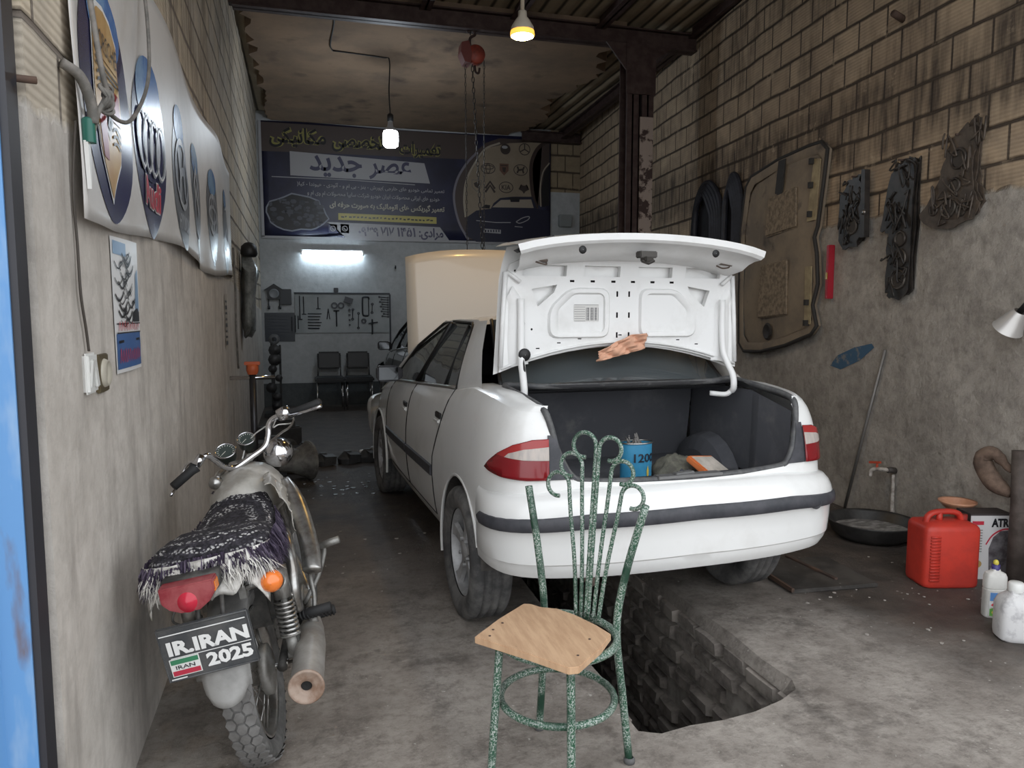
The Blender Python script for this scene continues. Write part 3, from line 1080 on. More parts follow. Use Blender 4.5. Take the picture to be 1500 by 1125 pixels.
        if pos == 'rear':
            poly = [(.37, 1.045), (.52, 1.375), (.9, 1.38), (1.0, 1.375), (1.34, 1.01)]
        else:
            poly = [(1.40, 1.005), (1.05, 1.375), (1.2, 1.365), (1.65, 1.215), (2.28, .935)]
        patch(gb, poly, lambda u, v, h: (side * (roof_x(v) - .006), u, v), .12)
        obj(pos + '_window', gb, m_glass, bm_door)
        fb = B()
        if pos == 'rear':
            tube(fb, [Vector(g(u, v, .002)) for u, v in ((1.34, 1.01), (1.0, 1.375))], .022, 6, flat=.5)
            tube(fb, [Vector(g(u, v, .002)) for u, v in ((.64, 1.03), (.62, 1.37))], .012, 6, flat=.6)
            tube(fb, [Vector(g(u, v, .003)) for u, v in ((.36, 1.05), (.515, 1.36), (.56, 1.383), (1.0, 1.388))], .008, 6)
        else:
            tube(fb, [Vector(g(u, v, .002)) for u, v in ((1.40, 1.005), (1.04, 1.38), (1.2, 1.372), (1.65, 1.222), (2.28, .94))], .016, 6, flat=.6)
        obj('window_frame', fb, m_black, bm_door)
    # ---- front and rear screens
    bm = B()
    def rearscreen(a, c_):
        x = (a - .5) * 2
        xb, xt = .60, .535
        y = (-.045 - .15 * (1 - x * x)) * (1 - c_) + (.33 - .06 * (1 - x * x)) * c_
        z = (1.085 + .025 * (1 - x * x)) * (1 - c_) + (1.40 + .018 * (1 - x * x)) * c_
        return (x * (xb + (xt - xb) * c_), y, z)
    grid(bm, rearscreen, 14, 8)
    obj('rear_screen', bm, m_glass, T)
    bm = B()
    tube(bm, [Vector(rearscreen(a / 14, 0)) + Vector((0, -.004, -.004)) for a in range(15)], .016, 6)
    tube(bm, [Vector(rearscreen(1, k / 8)) for k in range(9)], .010, 6)
    tube(bm, [Vector(rearscreen(0, k / 8)) for k in range(9)], .010, 6)
    obj('screen_rubber', bm, m_black, T)
    bm = B()
    grid(bm, lambda a, c_: ((a - .5) * 2 * (.63 - .10 * c_), (2.32 + .12 * (1 - (2 * a - 1) ** 2)) * (1 - c_) + (1.19 + .06 * (1 - (2 * a - 1) ** 2)) * c_, .945 + .445 * c_ + .02 * (1 - (2 * a - 1) ** 2)), 12, 8)
    obj('windscreen', bm, m_glass, T)
    # ---- wheels
    for side in (1, -1):
        for cy_ in (0, Y_AX):
            t = bpy.data.objects.new('wheel', None)
            COL.objects.link(t); t.parent = T; t.location = (side * .715, cy_, .31)
            wb = B()
            prof = [(.205, -.075), (.235, -.092), (.270, -.098), (.296, -.090), (.307, -.076)]
            prof += [(.310, -.07), (.310, -.045), (.303, -.042), (.303, -.036), (.310, -.033), (.310, -.008), (.303, -.005), (.303, .005), (.310, .008), (.310, .033), (.303, .036), (.303, .042), (.310, .045), (.310, .07)]
            prof += [(.307, .076), (.296, .090), (.270, .098), (.235, .092), (.205, .075)]
            lathe(wb, prof, 48, 'X')
            obj('tyre', wb, m_tyre, t, angle=25)
            rb = B()
            lathe(rb, [(.204, -.07), (.195, -.05), (.19, .04), (.196, .07), (.208, .078), (.203, .082), (.19, .072)], 40, 'X')
            s_ = side
            lathe(rb, [(.001, s_ * .062), (.03, s_ * .062), (.045, s_ * .055), (.05, s_ * .03)], 20, 'X')
            for k in range(5):
                a = 2 * pi * k / 5 + .3
                ca_, sa_ = cos(a), sin(a)
                pts = []
                for r_, w_, h_ in ((.03, .030, .055), (.10, .026, .050), (.17, .034, .055), (.20, .046, .064)):
                    pts.append([(s_ * (h_ - .018), r_ * ca_ - w_ * sa_, r_ * sa_ + w_ * ca_), (s_ * h_, r_ * ca_ - w_ * .7 * sa_, r_ * sa_ + w_ * .7 * ca_),
                                (s_ * h_, r_ * ca_ + w_ * .7 * sa_, r_ * sa_ - w_ * .7 * ca_), (s_ * (h_ - .018), r_ * ca_ + w_ * sa_, r_ * sa_ - w_ * ca_)])
                loft(rb, pts)
                tube(rb, [(s_ * .05, .065 * cos(a + .6), .065 * sin(a + .6)), (s_ * .066, .065 * cos(a + .6), .065 * sin(a + .6))], .009, 6)
            fix_normals(rb)
            obj('rim', rb, m_alloy, t)
            db = B()
            lathe(db, [(.001, s_ * .01), (.185, s_ * .01)], 24, 'X')
            obj('brake_disc', db, M('dark_brake_steel', (0.06, 0.058, 0.055), 0.6), t)
    # ---- bumpers (swept profile)
    def bumper(front):
        bm = B()
        prof = [(-.035, .752), (.0, .752), (.022, .742), (.042, .718), (.054, .690), (.060, .664), (.060, .612), (.054, .60), (.050, .53), (.044, .462), (.038, .455), (.034, .43), (.014, .395), (-.03, .385), (-.06, .385)]
        s_end = s_of_y(-.355)
        rings = []
        n = 26
        for side in (-1, 1):
            seq = range(n, 0, -1) if side < 0 else range(0, n + 1)
            for k in seq:
                s = s_end * k / n
                p, nn = plan_at(s)
                c_ = min(1.0, max(0.0, (s - .45) / .5))
                grow = 1.0 + .25 * sin(min(1, s / .75) * pi) * (s < .75) - .75 * max(0, (s - .75) / (s_end - .75)) ** 1.2
                ring = []
                for o_, z in prof:
                    top = max(0, (z - .50) / .25)
                    zz = z - .045 * c_ * min(1, top) + .012 * c_ * (z < .45)
                    q = p + nn * (o_ * grow + (.0 if o_ > 0 else 0))
                    ring.append((side * q.x, (q.y if not front else 2 * 1.335 - q.y), zz))
                rings.append(ring)
        R_ = [[bm.verts.new(p) for p in r] for r in rings]
        for a, b_ in zip(R_, R_[1:]):
            for k in range(len(prof) - 1):
                bm.faces.new((a[k], a[k + 1], b_[k + 1], b_[k]))
        fix_normals(bm)
        bo_ = obj(('front' if front else 'rear') + '_bumper', bm, paint, T, angle=32)
        if front: return
        # dark rubbing strip with rounded ends running up the flanks
        bm = B()
        s2 = s_end
        rings = []
        for side in (-1, 1):
            seq = range(n, 0, -1) if side < 0 else range(0, n + 1)
            for k in seq:
                s = s2 * .93 * k / n
                p, nn = plan_at(s)
                c_ = min(1.0, max(0.0, (s - .45) / .5))
                grow = 1.0 + .25 * sin(min(1, s / .75) * pi) * (s < .75) - .75 * max(0, (s - .75) / (s_end - .75)) ** 1.2
                e = .4 if k == n else 1.0
                ring = []
                for o_, z in ((.052, .668), (.066, .664), (.072, .650), (.072, .622), (.066, .610), (.052, .606)):
                    zz = .637 + (z - .637) * e - .045 * c_ * min(1, (z - .5) / .25) - .01 * c_
                    q = p + nn * (o_ * grow + .003)
                    ring.append((side * q.x, q.y, zz))
                rings.append(ring)
        loft(bm, rings, closed=True)
        fix_normals(bm)
        obj('rubbing_strip', bm, m_trim, bo_)
        if detail:
            bm = B()
            p = plan_at(.58)[0]
            lathe(bm, [(.001, -.004), (.026, -.004), (.026, .006)], 20, 'Y', c=(.60, -.757, .618))
            obj('sensor_plug', bm, M('grey_plastic_plug', (0.10, 0.10, 0.11), 0.6), bo_)
    bumper(False)
    bumper(True)
    # ---- tail lamps
    for side in (1, -1):
        s0, s1 = s_of_x(.602), s_of_y(-.43)
        fn = lambda u, v, h: BODY(s0 + (s1 - s0) * u, v, h, side)
        nm = 'tail_lamp'
        outl = [(0, .785), (.25, .782), (.6, .787), (.88, .797), (1.0, .806), (.9, .835), (.7, .878), (.45, .918), (.2, .940), (0, .944)]
        lb = B()
        patch(lb, outl, lambda u, v, h: fn(u, v, .010), .025)
        lo_ = obj(nm, lb, m_redlens, T)
        solidify(lo_, .003, 0)
        lb = B()
        patch(lb, [(0.0, .862), (.30, .862), (.56, .868), (.50, .884), (.30, .903), (0, .914)], lambda u, v, h: fn(u, v, .0135), .025)
        obj('reversing_lens', lb, m_clearlens, lo_)
        lb = B()
        patch(lb, [(0.0, .914), (.30, .903), (.50, .884), (.56, .868), (.72, .872), (.45, .916), (.2, .938), (0, .942)], lambda u, v, h: fn(u, v, .0132), .025)
        obj('indicator_lens', lb, m_pinklens, lo_)
        if open_lids:
            lb = B()
            patch(lb, [(.490, .786), (.606, .784), (.606, .957), (.570, .957), (.561, .91), (.544, .86), (.514, .805)], lambda u, v, h: BODY(s_of_x(u), v, .004, side), .03)
            obj('lamp_housing_edge', lb, m_trim, lo_)
    # ---- mirrors
    for side in (1, -1):
        mb = B()
        loft(mb, [[(side * x0, 1.80 + yy * k_, 1.022 + zz * k_) for yy, zz in ((-.05, -.055), (.03, -.05), (.06, 0), (.03, .055), (-.05, .06))] for x0, k_ in ((.745, .55), (.80, .95), (.90, 1.0), (.925, .8))])
        fix_normals(mb)
        mo = obj('door_mirror', mb, m_trim if open_lids else m_black, T, bevel=.008)
        mb = B()
        box(mb, (side * .85, 1.748, 1.024), (.13, .006, .085))
        obj('mirror_glass', mb, M('mirror_glass', (0.10, 0.105, 0.11), 0.08, metal=1.0), mo)
    # ---- cabin: seats and shelf
    for x in (-.33, .33):
        for nm, y in (('front_seat', 1.15),):
            sb = B()
            box(sb, (x, y + .22, .50), (.46, .46, .14)); box(sb, (x, y - .04, .80), (.44, .12, .52), rot=(radians(-12), 0, 0)); box(sb, (x, y - .12, 1.14), (.24, .09, .16))
            obj(nm, sb, m_seat, T, bevel=.03)
    sb = B()
    box(sb, (0, .68, .50), (1.2, .46, .14)); box(sb, (0, .42, .80), (1.2, .12, .5), rot=(radians(-15), 0, 0))
    box(sb, (0, .13, 1.065), (1.2, .42, .015))
    obj('rear_seat', sb, m_seat, T, bevel=.02)
    if not open_lids:
        bm = B()
        grid(bm, lambda a, c_: ((a - .5) * 1.3, 2.32 + .95 * c_, .965 - .16 * c_ ** 1.6 + .03 * (1 - (2 * a - 1) ** 2)), 10, 6)
        obj('bonnet', bm, paint, T)
        return T
    # ---- bonnet, hinged up at the windscreen
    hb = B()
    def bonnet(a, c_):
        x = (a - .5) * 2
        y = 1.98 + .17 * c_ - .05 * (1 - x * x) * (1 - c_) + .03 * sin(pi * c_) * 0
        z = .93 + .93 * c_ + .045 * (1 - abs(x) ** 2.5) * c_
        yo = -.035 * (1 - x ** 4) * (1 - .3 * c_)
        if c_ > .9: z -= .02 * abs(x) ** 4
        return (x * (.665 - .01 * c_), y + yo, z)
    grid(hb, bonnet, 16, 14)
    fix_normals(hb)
    ho = obj('bonnet', hb, M('lamp_tinted_bonnet_white', (0.62, 0.55, 0.46), 0.28, coat=0.4), T)  # same white paint, with the warm bulb light put into its colour
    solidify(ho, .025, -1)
    # ---- boot interior
    tb = B()
    F_, Bk = -.60, .28
    zf = .66
    def quad(pts):
        tb.faces.new([tb.verts.new(p) for p in pts])
    quad([(-.58, F_, zf), (.58, F_, zf), (.58, Bk, zf), (-.58, Bk, zf)])
    quad([(-.58, Bk, zf), (.58, Bk, zf), (.58, Bk - .06, 1.06), (-.58, Bk - .06, 1.06)])
    for sd in (1, -1):
        quad([(sd * .58, F_, zf), (sd * .58, F_ + .25, zf), (sd * .595, F_ + .25, 1.05), (sd * .58, F_, 1.0)])
        quad([(sd * .58, F_ + .25, zf), (sd * .60, F_ + .32, zf), (sd * .61, F_ + .32, 1.06), (sd * .595, F_ + .25, 1.05)])
        # wheel housing bulge
        quad([(sd * .61, F_ + .32, zf), (sd * .61, Bk, zf), (sd * .61, Bk, 1.062), (sd * .61, F_ + .32, 1.062)])
        lathe(tb, [(.001, sd * .50), (.20, sd * .50), (.27, sd * .53), (.29, sd * .60)], 24, 'X', c=(0, 0.06, .52))
    quad([(-.58, F_, zf), (-.58, F_ - .03, .762), (.58, F_ - .03, .762), (.58, F_, zf)])
    quad([(-.60, -.10, 1.062), (.60, -.10, 1.062), (.60, Bk - .06, 1.06), (-.60, Bk - .06, 1.06)])
    fix_normals(tb)
    obj('boot_lining', tb, m_felt, T, smooth=False)
    sb = B()
    outline = [(-.602, -.11, 1.105), (-.606, -.35, 1.085), (-.603, -.52, 1.068), (-.592, -.60, 1.045), (-.578, -.632, .985), (-.562, -.648, .91), (-.54, -.665, .85), (-.51, -.675, .80), (-.46, -.685, .776), (-.25, -.705, .765), (0, -.712, .762)]
    loop = outline + [(-x, y, z) for x, y, z in reversed(outline[:-1])]
    top = [(.45, -.165, 1.10), (.2, -.20, 1.10), (0, -.21, 1.10), (-.2, -.20, 1.10), (-.45, -.165, 1.10)]
    lp = spline(loop + top, 4, closed=True)
    tube(sb, lp, .014, 8, closed=True)
    obj('boot_seal', sb, m_seal, T)
    gb = B()                                # gutter panel under the rear screen
    grid(gb, lambda a, c_: ((a - .5) * 1.2, -.06 - .15 * (1 - (2 * a - 1) ** 2) * .95 - .055 * c_, 1.098 + .015 * (1 - (2 * a - 1) ** 2) - .02 * sin(pi * c_)), 12, 5)
    obj('boot_gutter', gb, M('scuffed_dark_gutter_paint', (0.10, 0.10, 0.105), 0.5, col2=(0.28, 0.28, 0.28), nscale=9, lo=0.55, hi=0.7), T)
    gb = B()
    box(gb, (0, -.705, .772), (.30, .05, .012)); box(gb, (-.02, -.70, .781), (.10, .028, .01), rot=(0, 0, .2))
    obj('lock_striker', gb, M('scuffed_steel', (0.22, 0.22, 0.22), 0.45, metal=0.6), T, bevel=.003)
    sb = B()
    grid(sb, lambda a, c_: ((a - .5) * .98, -.665 - .02 * (1 - (2 * a - 1) ** 2) - .06 * c_ * 0 + (.05 * c_ if False else .045 * c_), .774 - .012 * c_), 10, 3)
    obj('sill_cover', sb, M('scratched_grey_sill_plastic', (0.16, 0.16, 0.165), 0.6, col2=(0.28, 0.28, 0.28), nscale=22, lo=0.5, hi=0.7), T)
    # ---- boot lid, open and upright: outer skin, pressed inner panel, overhanging tail
    LY = -.10                               # plane of the inner panel
    def wid(z): return .642 - .065 * (z - 1.14) - .02 * max(0, (z - 1.62) / .08)
    def zb(x): return 1.150 + .125 * (1 - (x / .642) ** 2)
    lid = B()
    def skin(a, c_):
        x = (a - .5) * 2
        z = zb(x * .642) * (1 - c_) + (1.735 + .05 * (1 - x * x)) * c_
        return (x * wid(z), LY + .05 - .015 * (1 - x * x), z)
    grid(lid, skin, 14, 8)
    def tail(a, c_):                         # the tail face, now the top
        x = (a - .5) * 2
        cx_ = abs(x) ** 6
        z = 1.735 + .05 * (1 - x * x) + .012 * sin(pi * c_) - .0 * cx_
        return (x * (.628 - .012 * c_ * cx_), LY + .05 - .29 * c_ - .02 * (1 - x * x) * c_, z - .012 * cx_ * c_)
    grid(lid, tail, 14, 6)
    rim_up = [Vector(tail(k / 14, 1)) for k in range(15)]
    fix_normals(lid)
    lo_ = obj('boot_lid', lid, paint, T, angle=60)
    # under-edge of the tail: folded lip and inner face
    ib = B()
    def under(a, c_):
        x = (a - .5) * 2
        prof = [(0, .0), (.0, -.028), (.012, -.040), (.05, -.046), (.085, -.060), (.12, -.085), (.19, -.10), (.27, -.105)]
        k = c_ * 7
        i_ = min(int(k), 6); t = k - i_
        dy = prof[i_][0] + (prof[i_ + 1][0] - prof[i_][0]) * t
        dz = prof[i_][1] + (prof[i_ + 1][1] - prof[i_][1]) * t
        p = Vector(tail(a, 1))
        return (p.x * (1 - .10 * c_), p.y + dy, p.z + dz)
    grid(ib, under, 16, 14)
    fix_normals(ib)
    obj('lid_lip', ib, inner, lo_, angle=30)
    # pressed inner panel with slots cut through
    H0 = LY
    plate = B()
    pl = [(x, zb(x) + .008) for x in [(-.628 + 1.256 * k / 20) for k in range(21)]] + [(.600, 1.40), (.590, 1.60), (.575, 1.655), (.52, 1.68), (-.52, 1.68), (-.575, 1.655), (-.590, 1.60), (-.600, 1.40)]
    XZ = lambda u, v, h: (u, H0 - h, v)
    prism(plate, pl, -.030, .0, XZ)
    fix_normals(plate)
    po = obj('inner_panel', plate, [inner, m_holes], lo_, smooth=False)
    cut = B()
    def cutp(poly, d0=-.022, d1=.05):
        prism(cut, poly, d0, d1, XZ)
    for x0, x1 in ((-.53, -.295), (-.225, -.02), (.055, .26), (.315, .53)):
        s_ = 1 if x0 > 0 else -1
        cutp([(x0 + .012, 1.605), (x1 - .004, 1.605), (x1, 1.655), (x0 + .02, 1.655)], -.05, .05)
    for s_ in (1, -1):
        cutp([(s_ * .47, 1.545), (s_ * .345, 1.565), (s_ * .36, 1.53), (s_ * .44, 1.465)][::s_], -.05, .05)
    for f in cut.faces: f.material_index = 0
    nbig = len(cut.faces)
    # deep small slots
    slots = []
    for x in (-.27, -.165, -.058, .045, .15, .255): slots.append((x, 1.583, .022, .010))
    for z in (1.525, 1.425, 1.33):
        for x in (-.037, .026): slots.append((x, z, .009, .026))
    for x in (-.44, -.335, -.23, -.125, -.02, .085, .19, .295, .40): slots.append((x, zb(x) + .055 - .0, .018, .005))
    for x, z, a, b_ in slots:
        cutp([(x - a / 2, z - b_ / 2), (x + a / 2, z - b_ / 2), (x + a / 2, z + b_ / 2), (x - a / 2, z + b_ / 2)])
    for x, z, r_ in ((-.515, 1.385, .013), (.535, 1.395, .012), (-.55, 1.625, .006), (-.47, 1.36, .005)):
        cutp(ellipse(x, z, r_, r_, 12))
    fix_normals(cut)
    cut.faces.ensure_lookup_table()
    for k, f in enumerate(cut.faces): f.material_index = 0 if k < nbig else 1
    co = obj('cutter', cut, [inner, m_holes], None, smooth=False)
    md = po.modifiers.new('cut', 'BOOLEAN')
    md.operation = 'DIFFERENCE'; md.solver = 'EXACT'; md.object = co
    po.parent = None
    dg = bpy.context.evaluated_depsgraph_get(); dg.update()
    nme = bpy.data.meshes.new_from_object(po.evaluated_get(dg))
    po.modifiers.clear()
    po.data = nme
    po.parent = lo_
    bpy.data.objects.remove(co)
    # pressings
    for s_ in (1, -1):
        rb = B()
        def rr(x0, x1, z0, z1, ch, r_):
            pts = [(x0, z0), (x1, z0), (x1, z1 - ch * 1.0), (x1 - ch * 1.1, z1), (x0, z1)]
            out = []
            n = len(pts)
            for k in range(n):
                p0, p1, p2 = Vector(pts[k - 1]), Vector(pts[k]), Vector(pts[(k + 1) % n])
                a, b_ = (p0 - p1).normalized() * r_ + p1, (p2 - p1).normalized() * r_ + p1
                for t in (0, .25, .5, .75, 1): out.append(a.lerp(p1, t).lerp(p1.lerp(b_, t), t))
            return out
        big = rr(.075, .395, 1.315, 1.555, .10, .05)
        small = rr(.105, .345, 1.345, 1.525, .075, .02)
        P3 = lambda q, h: Vector((s_ * q.x, H0 - h, q.y))
        ra = [P3(q, -.004) for q in big]
        rb1 = [P3(q.lerp(Vector((.23, 1.43)), .07), .014) for q in big]
        rb2 = [P3(q.lerp(Vector((.23, 1.43)), .20), .014) for q in big]
        rb3 = [P3(q.lerp(Vector((.225, 1.435)), .04), .003) for q in small]
        loft(rb, [ra, rb1, rb2, rb3], closed=True, cap=False)
        rb.faces.new([rb.verts.new(p) for p in rb3])
        # side channel pressing
        loft(rb, [[P3(Vector((x_, z_)), h_) for x_, z_, h_ in ((.485, 1.20, -.002), (.50, 1.30, -.002), (.505, 1.48, -.002), (.56, 1.56, -.002))],
                  [P3(Vector((x_, z_)), h_) for x_, z_, h_ in ((.50, 1.20, .012), (.515, 1.30, .012), (.52, 1.48, .012), (.57, 1.55, .012))],
                  [P3(Vector((x_, z_)), h_) for x_, z_, h_ in ((.57, 1.19, .012), (.575, 1.30, .012), (.57, 1.48, .012), (.585, 1.52, .012))],
                  [P3(Vector((x_, z_)), h_) for x_, z_, h_ in ((.585, 1.19, -.002), (.59, 1.30, -.002), (.585, 1.48, -.002), (.595, 1.50, -.002))]], closed=False, cap=False)
        fix_normals(rb)
        obj('pressing', rb, inner, lo_, angle=50)
    rb = B()
    tube(rb, [(x, H0 - .002, zb(x) + .022) for x in [(-.62 + 1.24 * k / 20) for k in range(21)]], .012, 6, flat=.6)
    for s_ in (1, -1):
        tube(rb, [(s_ * .622, H0 - .002, 1.19), (s_ * .612, H0 - .002, 1.40), (s_ * .597, H0 - .002, 1.62)], .012, 6)
        tube(rb, [(s_ * .59, H0 - .002, 1.62), (s_ * .53, H0 - .015, 1.575)], .010, 6)
    obj('rolled_edge', rb, inner, lo_)
    # paper label
    lb = B()
    fnl = lambda u, v, h: (u, H0 - .0045 - h, v)
    add_poly(lb, [(-.262, 1.395), (-.135, 1.395), (-.135, 1.475), (-.262, 1.475)], fnl, 0)
    for k in range(8):
        add_stroke(lb, [(-.26, 1.398 + k * .0107), (-.205 if k < 7 else -.137, 1.398 + k * .0107)], .0013, fnl, .001, mi=1)
    for k in range(6):
        add_stroke(lb, [(-.20 + k * .0125, 1.40), (-.20 + k * .0125, 1.46)], .0013, fnl, .001, mi=1)
    for k in range(11):
        for q in range(3):
            add_stroke(lb, [(-.197 + q * .02, 1.403 + k * .0055), (-.184 + q * .02, 1.403 + k * .0055)], .0026, fnl, .001, mi=1)
    obj('paper_label', lb, [M('label_paper', (0.62, 0.61, 0.59), 0.7), M('label_ink', (0.10, 0.10, 0.11), 0.7)], lo_, smooth=False)
    # latch, lamp plugs, rubber stop
    kb = B()
    box(kb, (0, -.315, 1.695), (.085, .05, .03)); box(kb, (.0, -.32, 1.675), (.05, .04, .025), rot=(0, 0, .3)); tube(kb, [(-.03, -.33, 1.665), (.0, -.335, 1.655), (.03, -.33, 1.668)], .007, 6)
    obj('latch', kb, M('greasy_latch_steel', (0.06, 0.055, 0.05), 0.45, metal=0.5), lo_, bevel=.004)
    for s_ in (1, -1):
        kb = B()
        box(kb, (s_ * .475, -.21, 1.672), (.07, .045, .022), rot=(0, .12, 0)); tube(kb, spline([(s_ * .44, -.2, 1.662), (s_ * .45, -.235, 1.648), (s_ * .48, -.24, 1.652), (s_ * .50, -.22, 1.662)], 4), .004, 5)
        obj('lamp_connector', kb, M('dirty_connector_plastic', (0.10, 0.075, 0.06), 0.7), lo_, bevel=.003)
        kb = B()
        lathe(kb, [(.001, -.004), (.016, -.004), (.018, .002)], 12, 'Y', c=(s_ * .33, -.36, 1.705))
        obj('rubber_buffer', kb, m_black, lo_)
    # gooseneck hinges
    for s_ in (1, -1):
        gb = B()
        x = s_ * .545
        tube(gb, spline([(x, -.20, 1.05), (x, -.215, 1.075), (x + s_ * .0, -.205, 1.13), (x - s_ * .006, -.165, 1.19), (x - s_ * .012, -.135, 1.25), (x - s_ * .015, -.125, 1.36), (x - s_ * .015, -.122, 1.50)], 5), .017, 8, flat=.8)
        if s_ > 0: tube(gb, spline([(x, -.20, 1.055), (x - .03, -.19, 1.035), (x - .10, -.16, 1.04)], 4), .013, 8)
        obj('lid_hinge', gb, inner, T)
    kb = B()
    lathe(kb, [(.001, -.010), (.026, -.008), (.030, 0), (.026, .008)], 16, 'Y', c=(-.520, -.145, 1.245))
    tube(kb, [(-.53, -.15, 1.225), (-.535, -.185, 1.18), (-.54, -.20, 1.10)], .006, 6)
    obj('rubber_stop', kb, m_black, T)
    # scuff marks are in the paint; black corner piece of the lid
    kb = B()
    prism(kb, [(-.618, 1.700), (-.54, 1.742), (-.45, 1.768), (-.44, 1.760), (-.53, 1.722), (-.60, 1.690)], -.02, .02, lambda u, v, h: (u, -.30 - h, v))
    fix_normals(kb)
    obj('lid_corner_trim', kb, m_black, lo_, smooth=False)
    # exhaust tail pipe under the bumper
    kb = B()
    tube(kb, [(-.38, -.60, .33), (-.38, -.2, .36)], .026, 12)
    obj('exhaust_pipe', kb, M('rusty_exhaust', (0.16, 0.12, 0.10), 0.8), T)
    return T

CARX, CARY, CARA = 1.4547, 3.4174, radians(2.87)
car('white_saloon_car', 'white four-door saloon with raised boot lid and bonnet, standing over the pit', 'car', (CARX, CARY, 0), CARA, m_white, m_inner)
m_dkpaint = M('dark_green_grey_car_paint', (0.045, 0.055, 0.055), 0.2, coat=0.8, spec=0.5)
car('dark_saloon_car', 'dark green-grey saloon parked beyond the white car', 'car', (1.78, 7.95, 0), 0.0, m_dkpaint, m_dkpaint, open_lids=False, detail=False)
# ------------------------------------------------------------------ left wall: printed banner, poster, switches, cables
m_vinyl = M('grey_white_vinyl', (0.60, 0.58, 0.56), 0.40, col2=(0.50, 0.48, 0.46), nscale=2.5, spec=0.5)
m_navy = M('navy_print', (0.030, 0.030, 0.085), 0.25)
m_royal = M('royal_blue_print', (0.055, 0.16, 0.42), 0.25, col2=(0.20, 0.36, 0.58), nscale=3.2, lo=0.48, hi=0.62)
m_gold = M('gold_print', (0.44, 0.25, 0.085), 0.3, col2=(0.56, 0.38, 0.17), nscale=8)
m_maroon = M('maroon_print', (0.26, 0.025, 0.035), 0.3)
m_ink = M('black_print', (0.012, 0.012, 0.016), 0.35)
m_silver = M('silver_print', (0.50, 0.52, 0.55), 0.3, col2=(0.20, 0.22, 0.27), nscale=5)
m_palep = M('white_print', (0.72, 0.72, 0.72), 0.35)
m_red = M('red_print', (0.50, 0.030, 0.055), 0.35)
m_greyp = M('slate_grey_print', (0.15, 0.155, 0.17), 0.3, col2=(0.09, 0.09, 0.10), nscale=4)
m_teal = M('pale_blue_print', (0.22, 0.34, 0.50), 0.3)

def wave(u, z):                           # sag of the banner
    t = max(0, (2.15 - z))
    return 0.018 + .014 * sin(u * 3.1 + z * 1.3) + .03 * t * (0.5 + .5 * sin(u * 5.2)) + .010 * sin(u * 9 + z * 4) * min(1, t * 2)
def BN(u, v, h): return LW(u, v, wave(u, v) + h)
ban = B()
U0, U1 = 2.075, 6.75
NBU, NBV = 120, 22
def sheet(a, c_):
    u = U0 + (U1 - U0) * a
    zb_ = 1.695 + .03 * sin(u * 2.2) + .012 * a
    zt_ = 2.62 - .02 * sin(u * 3) + .0 * a
    return BN(u, zb_ + (zt_ - zb_) * c_, 0)
grid(ban, sheet, NBU, NBV)
banner = obj('printed_banner', ban, m_vinyl)
tag(banner, 'long pale vinyl banner of car badges in blue ovals along the left wall', 'banner')
solidify(banner, .002, 0)

def emblem(name, builder, mats):
    bm = B()
    builder(bm)
    for f in bm.faces: f.smooth = True
    return obj(name, bm, mats, banner, smooth=False)
FINE = .035
# first oval: shield with quarters, antlers and a horse
C1, Z1 = 2.455, 2.03
def oval1(bm):
    patch(bm, ellipse(C1, Z1 + .01, .325, .345, 44), BN, FINE, 0, .003)
    patch(bm, ellipse(C1 + .01, Z1 + .235, .205, .105, 28), BN, FINE, 1, .005)
    shield = lambda k: [(C1 - .155 * k, Z1 + .205 * k), (C1 - .08 * k, Z1 + .25 * k), (C1, Z1 + .262 * k), (C1 + .08 * k, Z1 + .25 * k), (C1 + .155 * k, Z1 + .205 * k), (C1 + .165 * k, Z1 + .0 * k), (C1 + .13 * k, Z1 - .14 * k), (C1, Z1 - .265 * k), (C1 - .13 * k, Z1 - .14 * k), (C1 - .165 * k, Z1)]
    patch(bm, shield(1.06), BN, FINE, 3, .006)
    patch(bm, shield(1.0), BN, FINE, 2, .008)
    patch(bm, [(C1 + .03, Z1 + .06), (C1 + .14, Z1 + .06), (C1 + .145, Z1 - .03), (C1 + .03, Z1 - .03)], BN, FINE, 4, .010)
    patch(bm, [(C1 - .14, Z1 - .04), (C1 - .03, Z1 - .04), (C1 - .03, Z1 - .16), (C1 - .105, Z1 - .16)], BN, FINE, 4, .010)
    for zz in (.085, .10): add_stroke(bm, [(C1 - .15, Z1 + zz), (C1 - .05, Z1 + zz), (C1 + .05, Z1 + zz), (C1 + .15, Z1 + zz)], .006, BN, .011, mi=5)
    for x0, z0 in ((-.09, .03), (.085, -.09)):       # antlers
        for k in range(3):
            add_stroke(bm, spline([(C1 + x0 - .045, Z1 + z0 + k * .02 - .01, 0), (C1 + x0, Z1 + z0 + k * .022, 0), (C1 + x0 + .045, Z1 + z0 + k * .02 - .012, 0)], 4), .009, BN, .011, mi=5)
    add_poly(bm, ellipse(C1, Z1 - .02, .035, .05, 14), BN, .011, 5)
    patch(bm, [(C1 - .055, Z1 + .05), (C1 + .055, Z1 + .05), (C1 + .055, Z1 - .05), (C1, Z1 - .10), (C1 - .055, Z1 - .05)], BN, FINE, 3, .009)
    horse = [(-.03, -.07), (-.02, -.03), (-.035, 0), (-.02, .03), (-.01, .045), (.012, .04), (.02, .015), (.012, -.005), (.025, -.03), (.015, -.055), (.005, -.035), (-.008, -.045)]
    add_poly(bm, [(C1 + a, Z1 + b_) for a, b_ in horse], BN, .013, 5)
    patch(bm, [(C1 - .15, Z1 + .12), (C1 + .15, Z1 + .12), (C1 + .14, Z1 + .20), (C1, Z1 + .245), (C1 - .14, Z1 + .20)], BN, FINE, 2, .010)
    add_text(bm, 'PORSCHE', (C1 - .13, Z1 + .135, C1 + .13, Z1 + .19), BN, .013, mi=5)
emblem('shield_emblem', oval1, [m_navy, m_royal, m_gold, m_palep, m_maroon, m_ink])
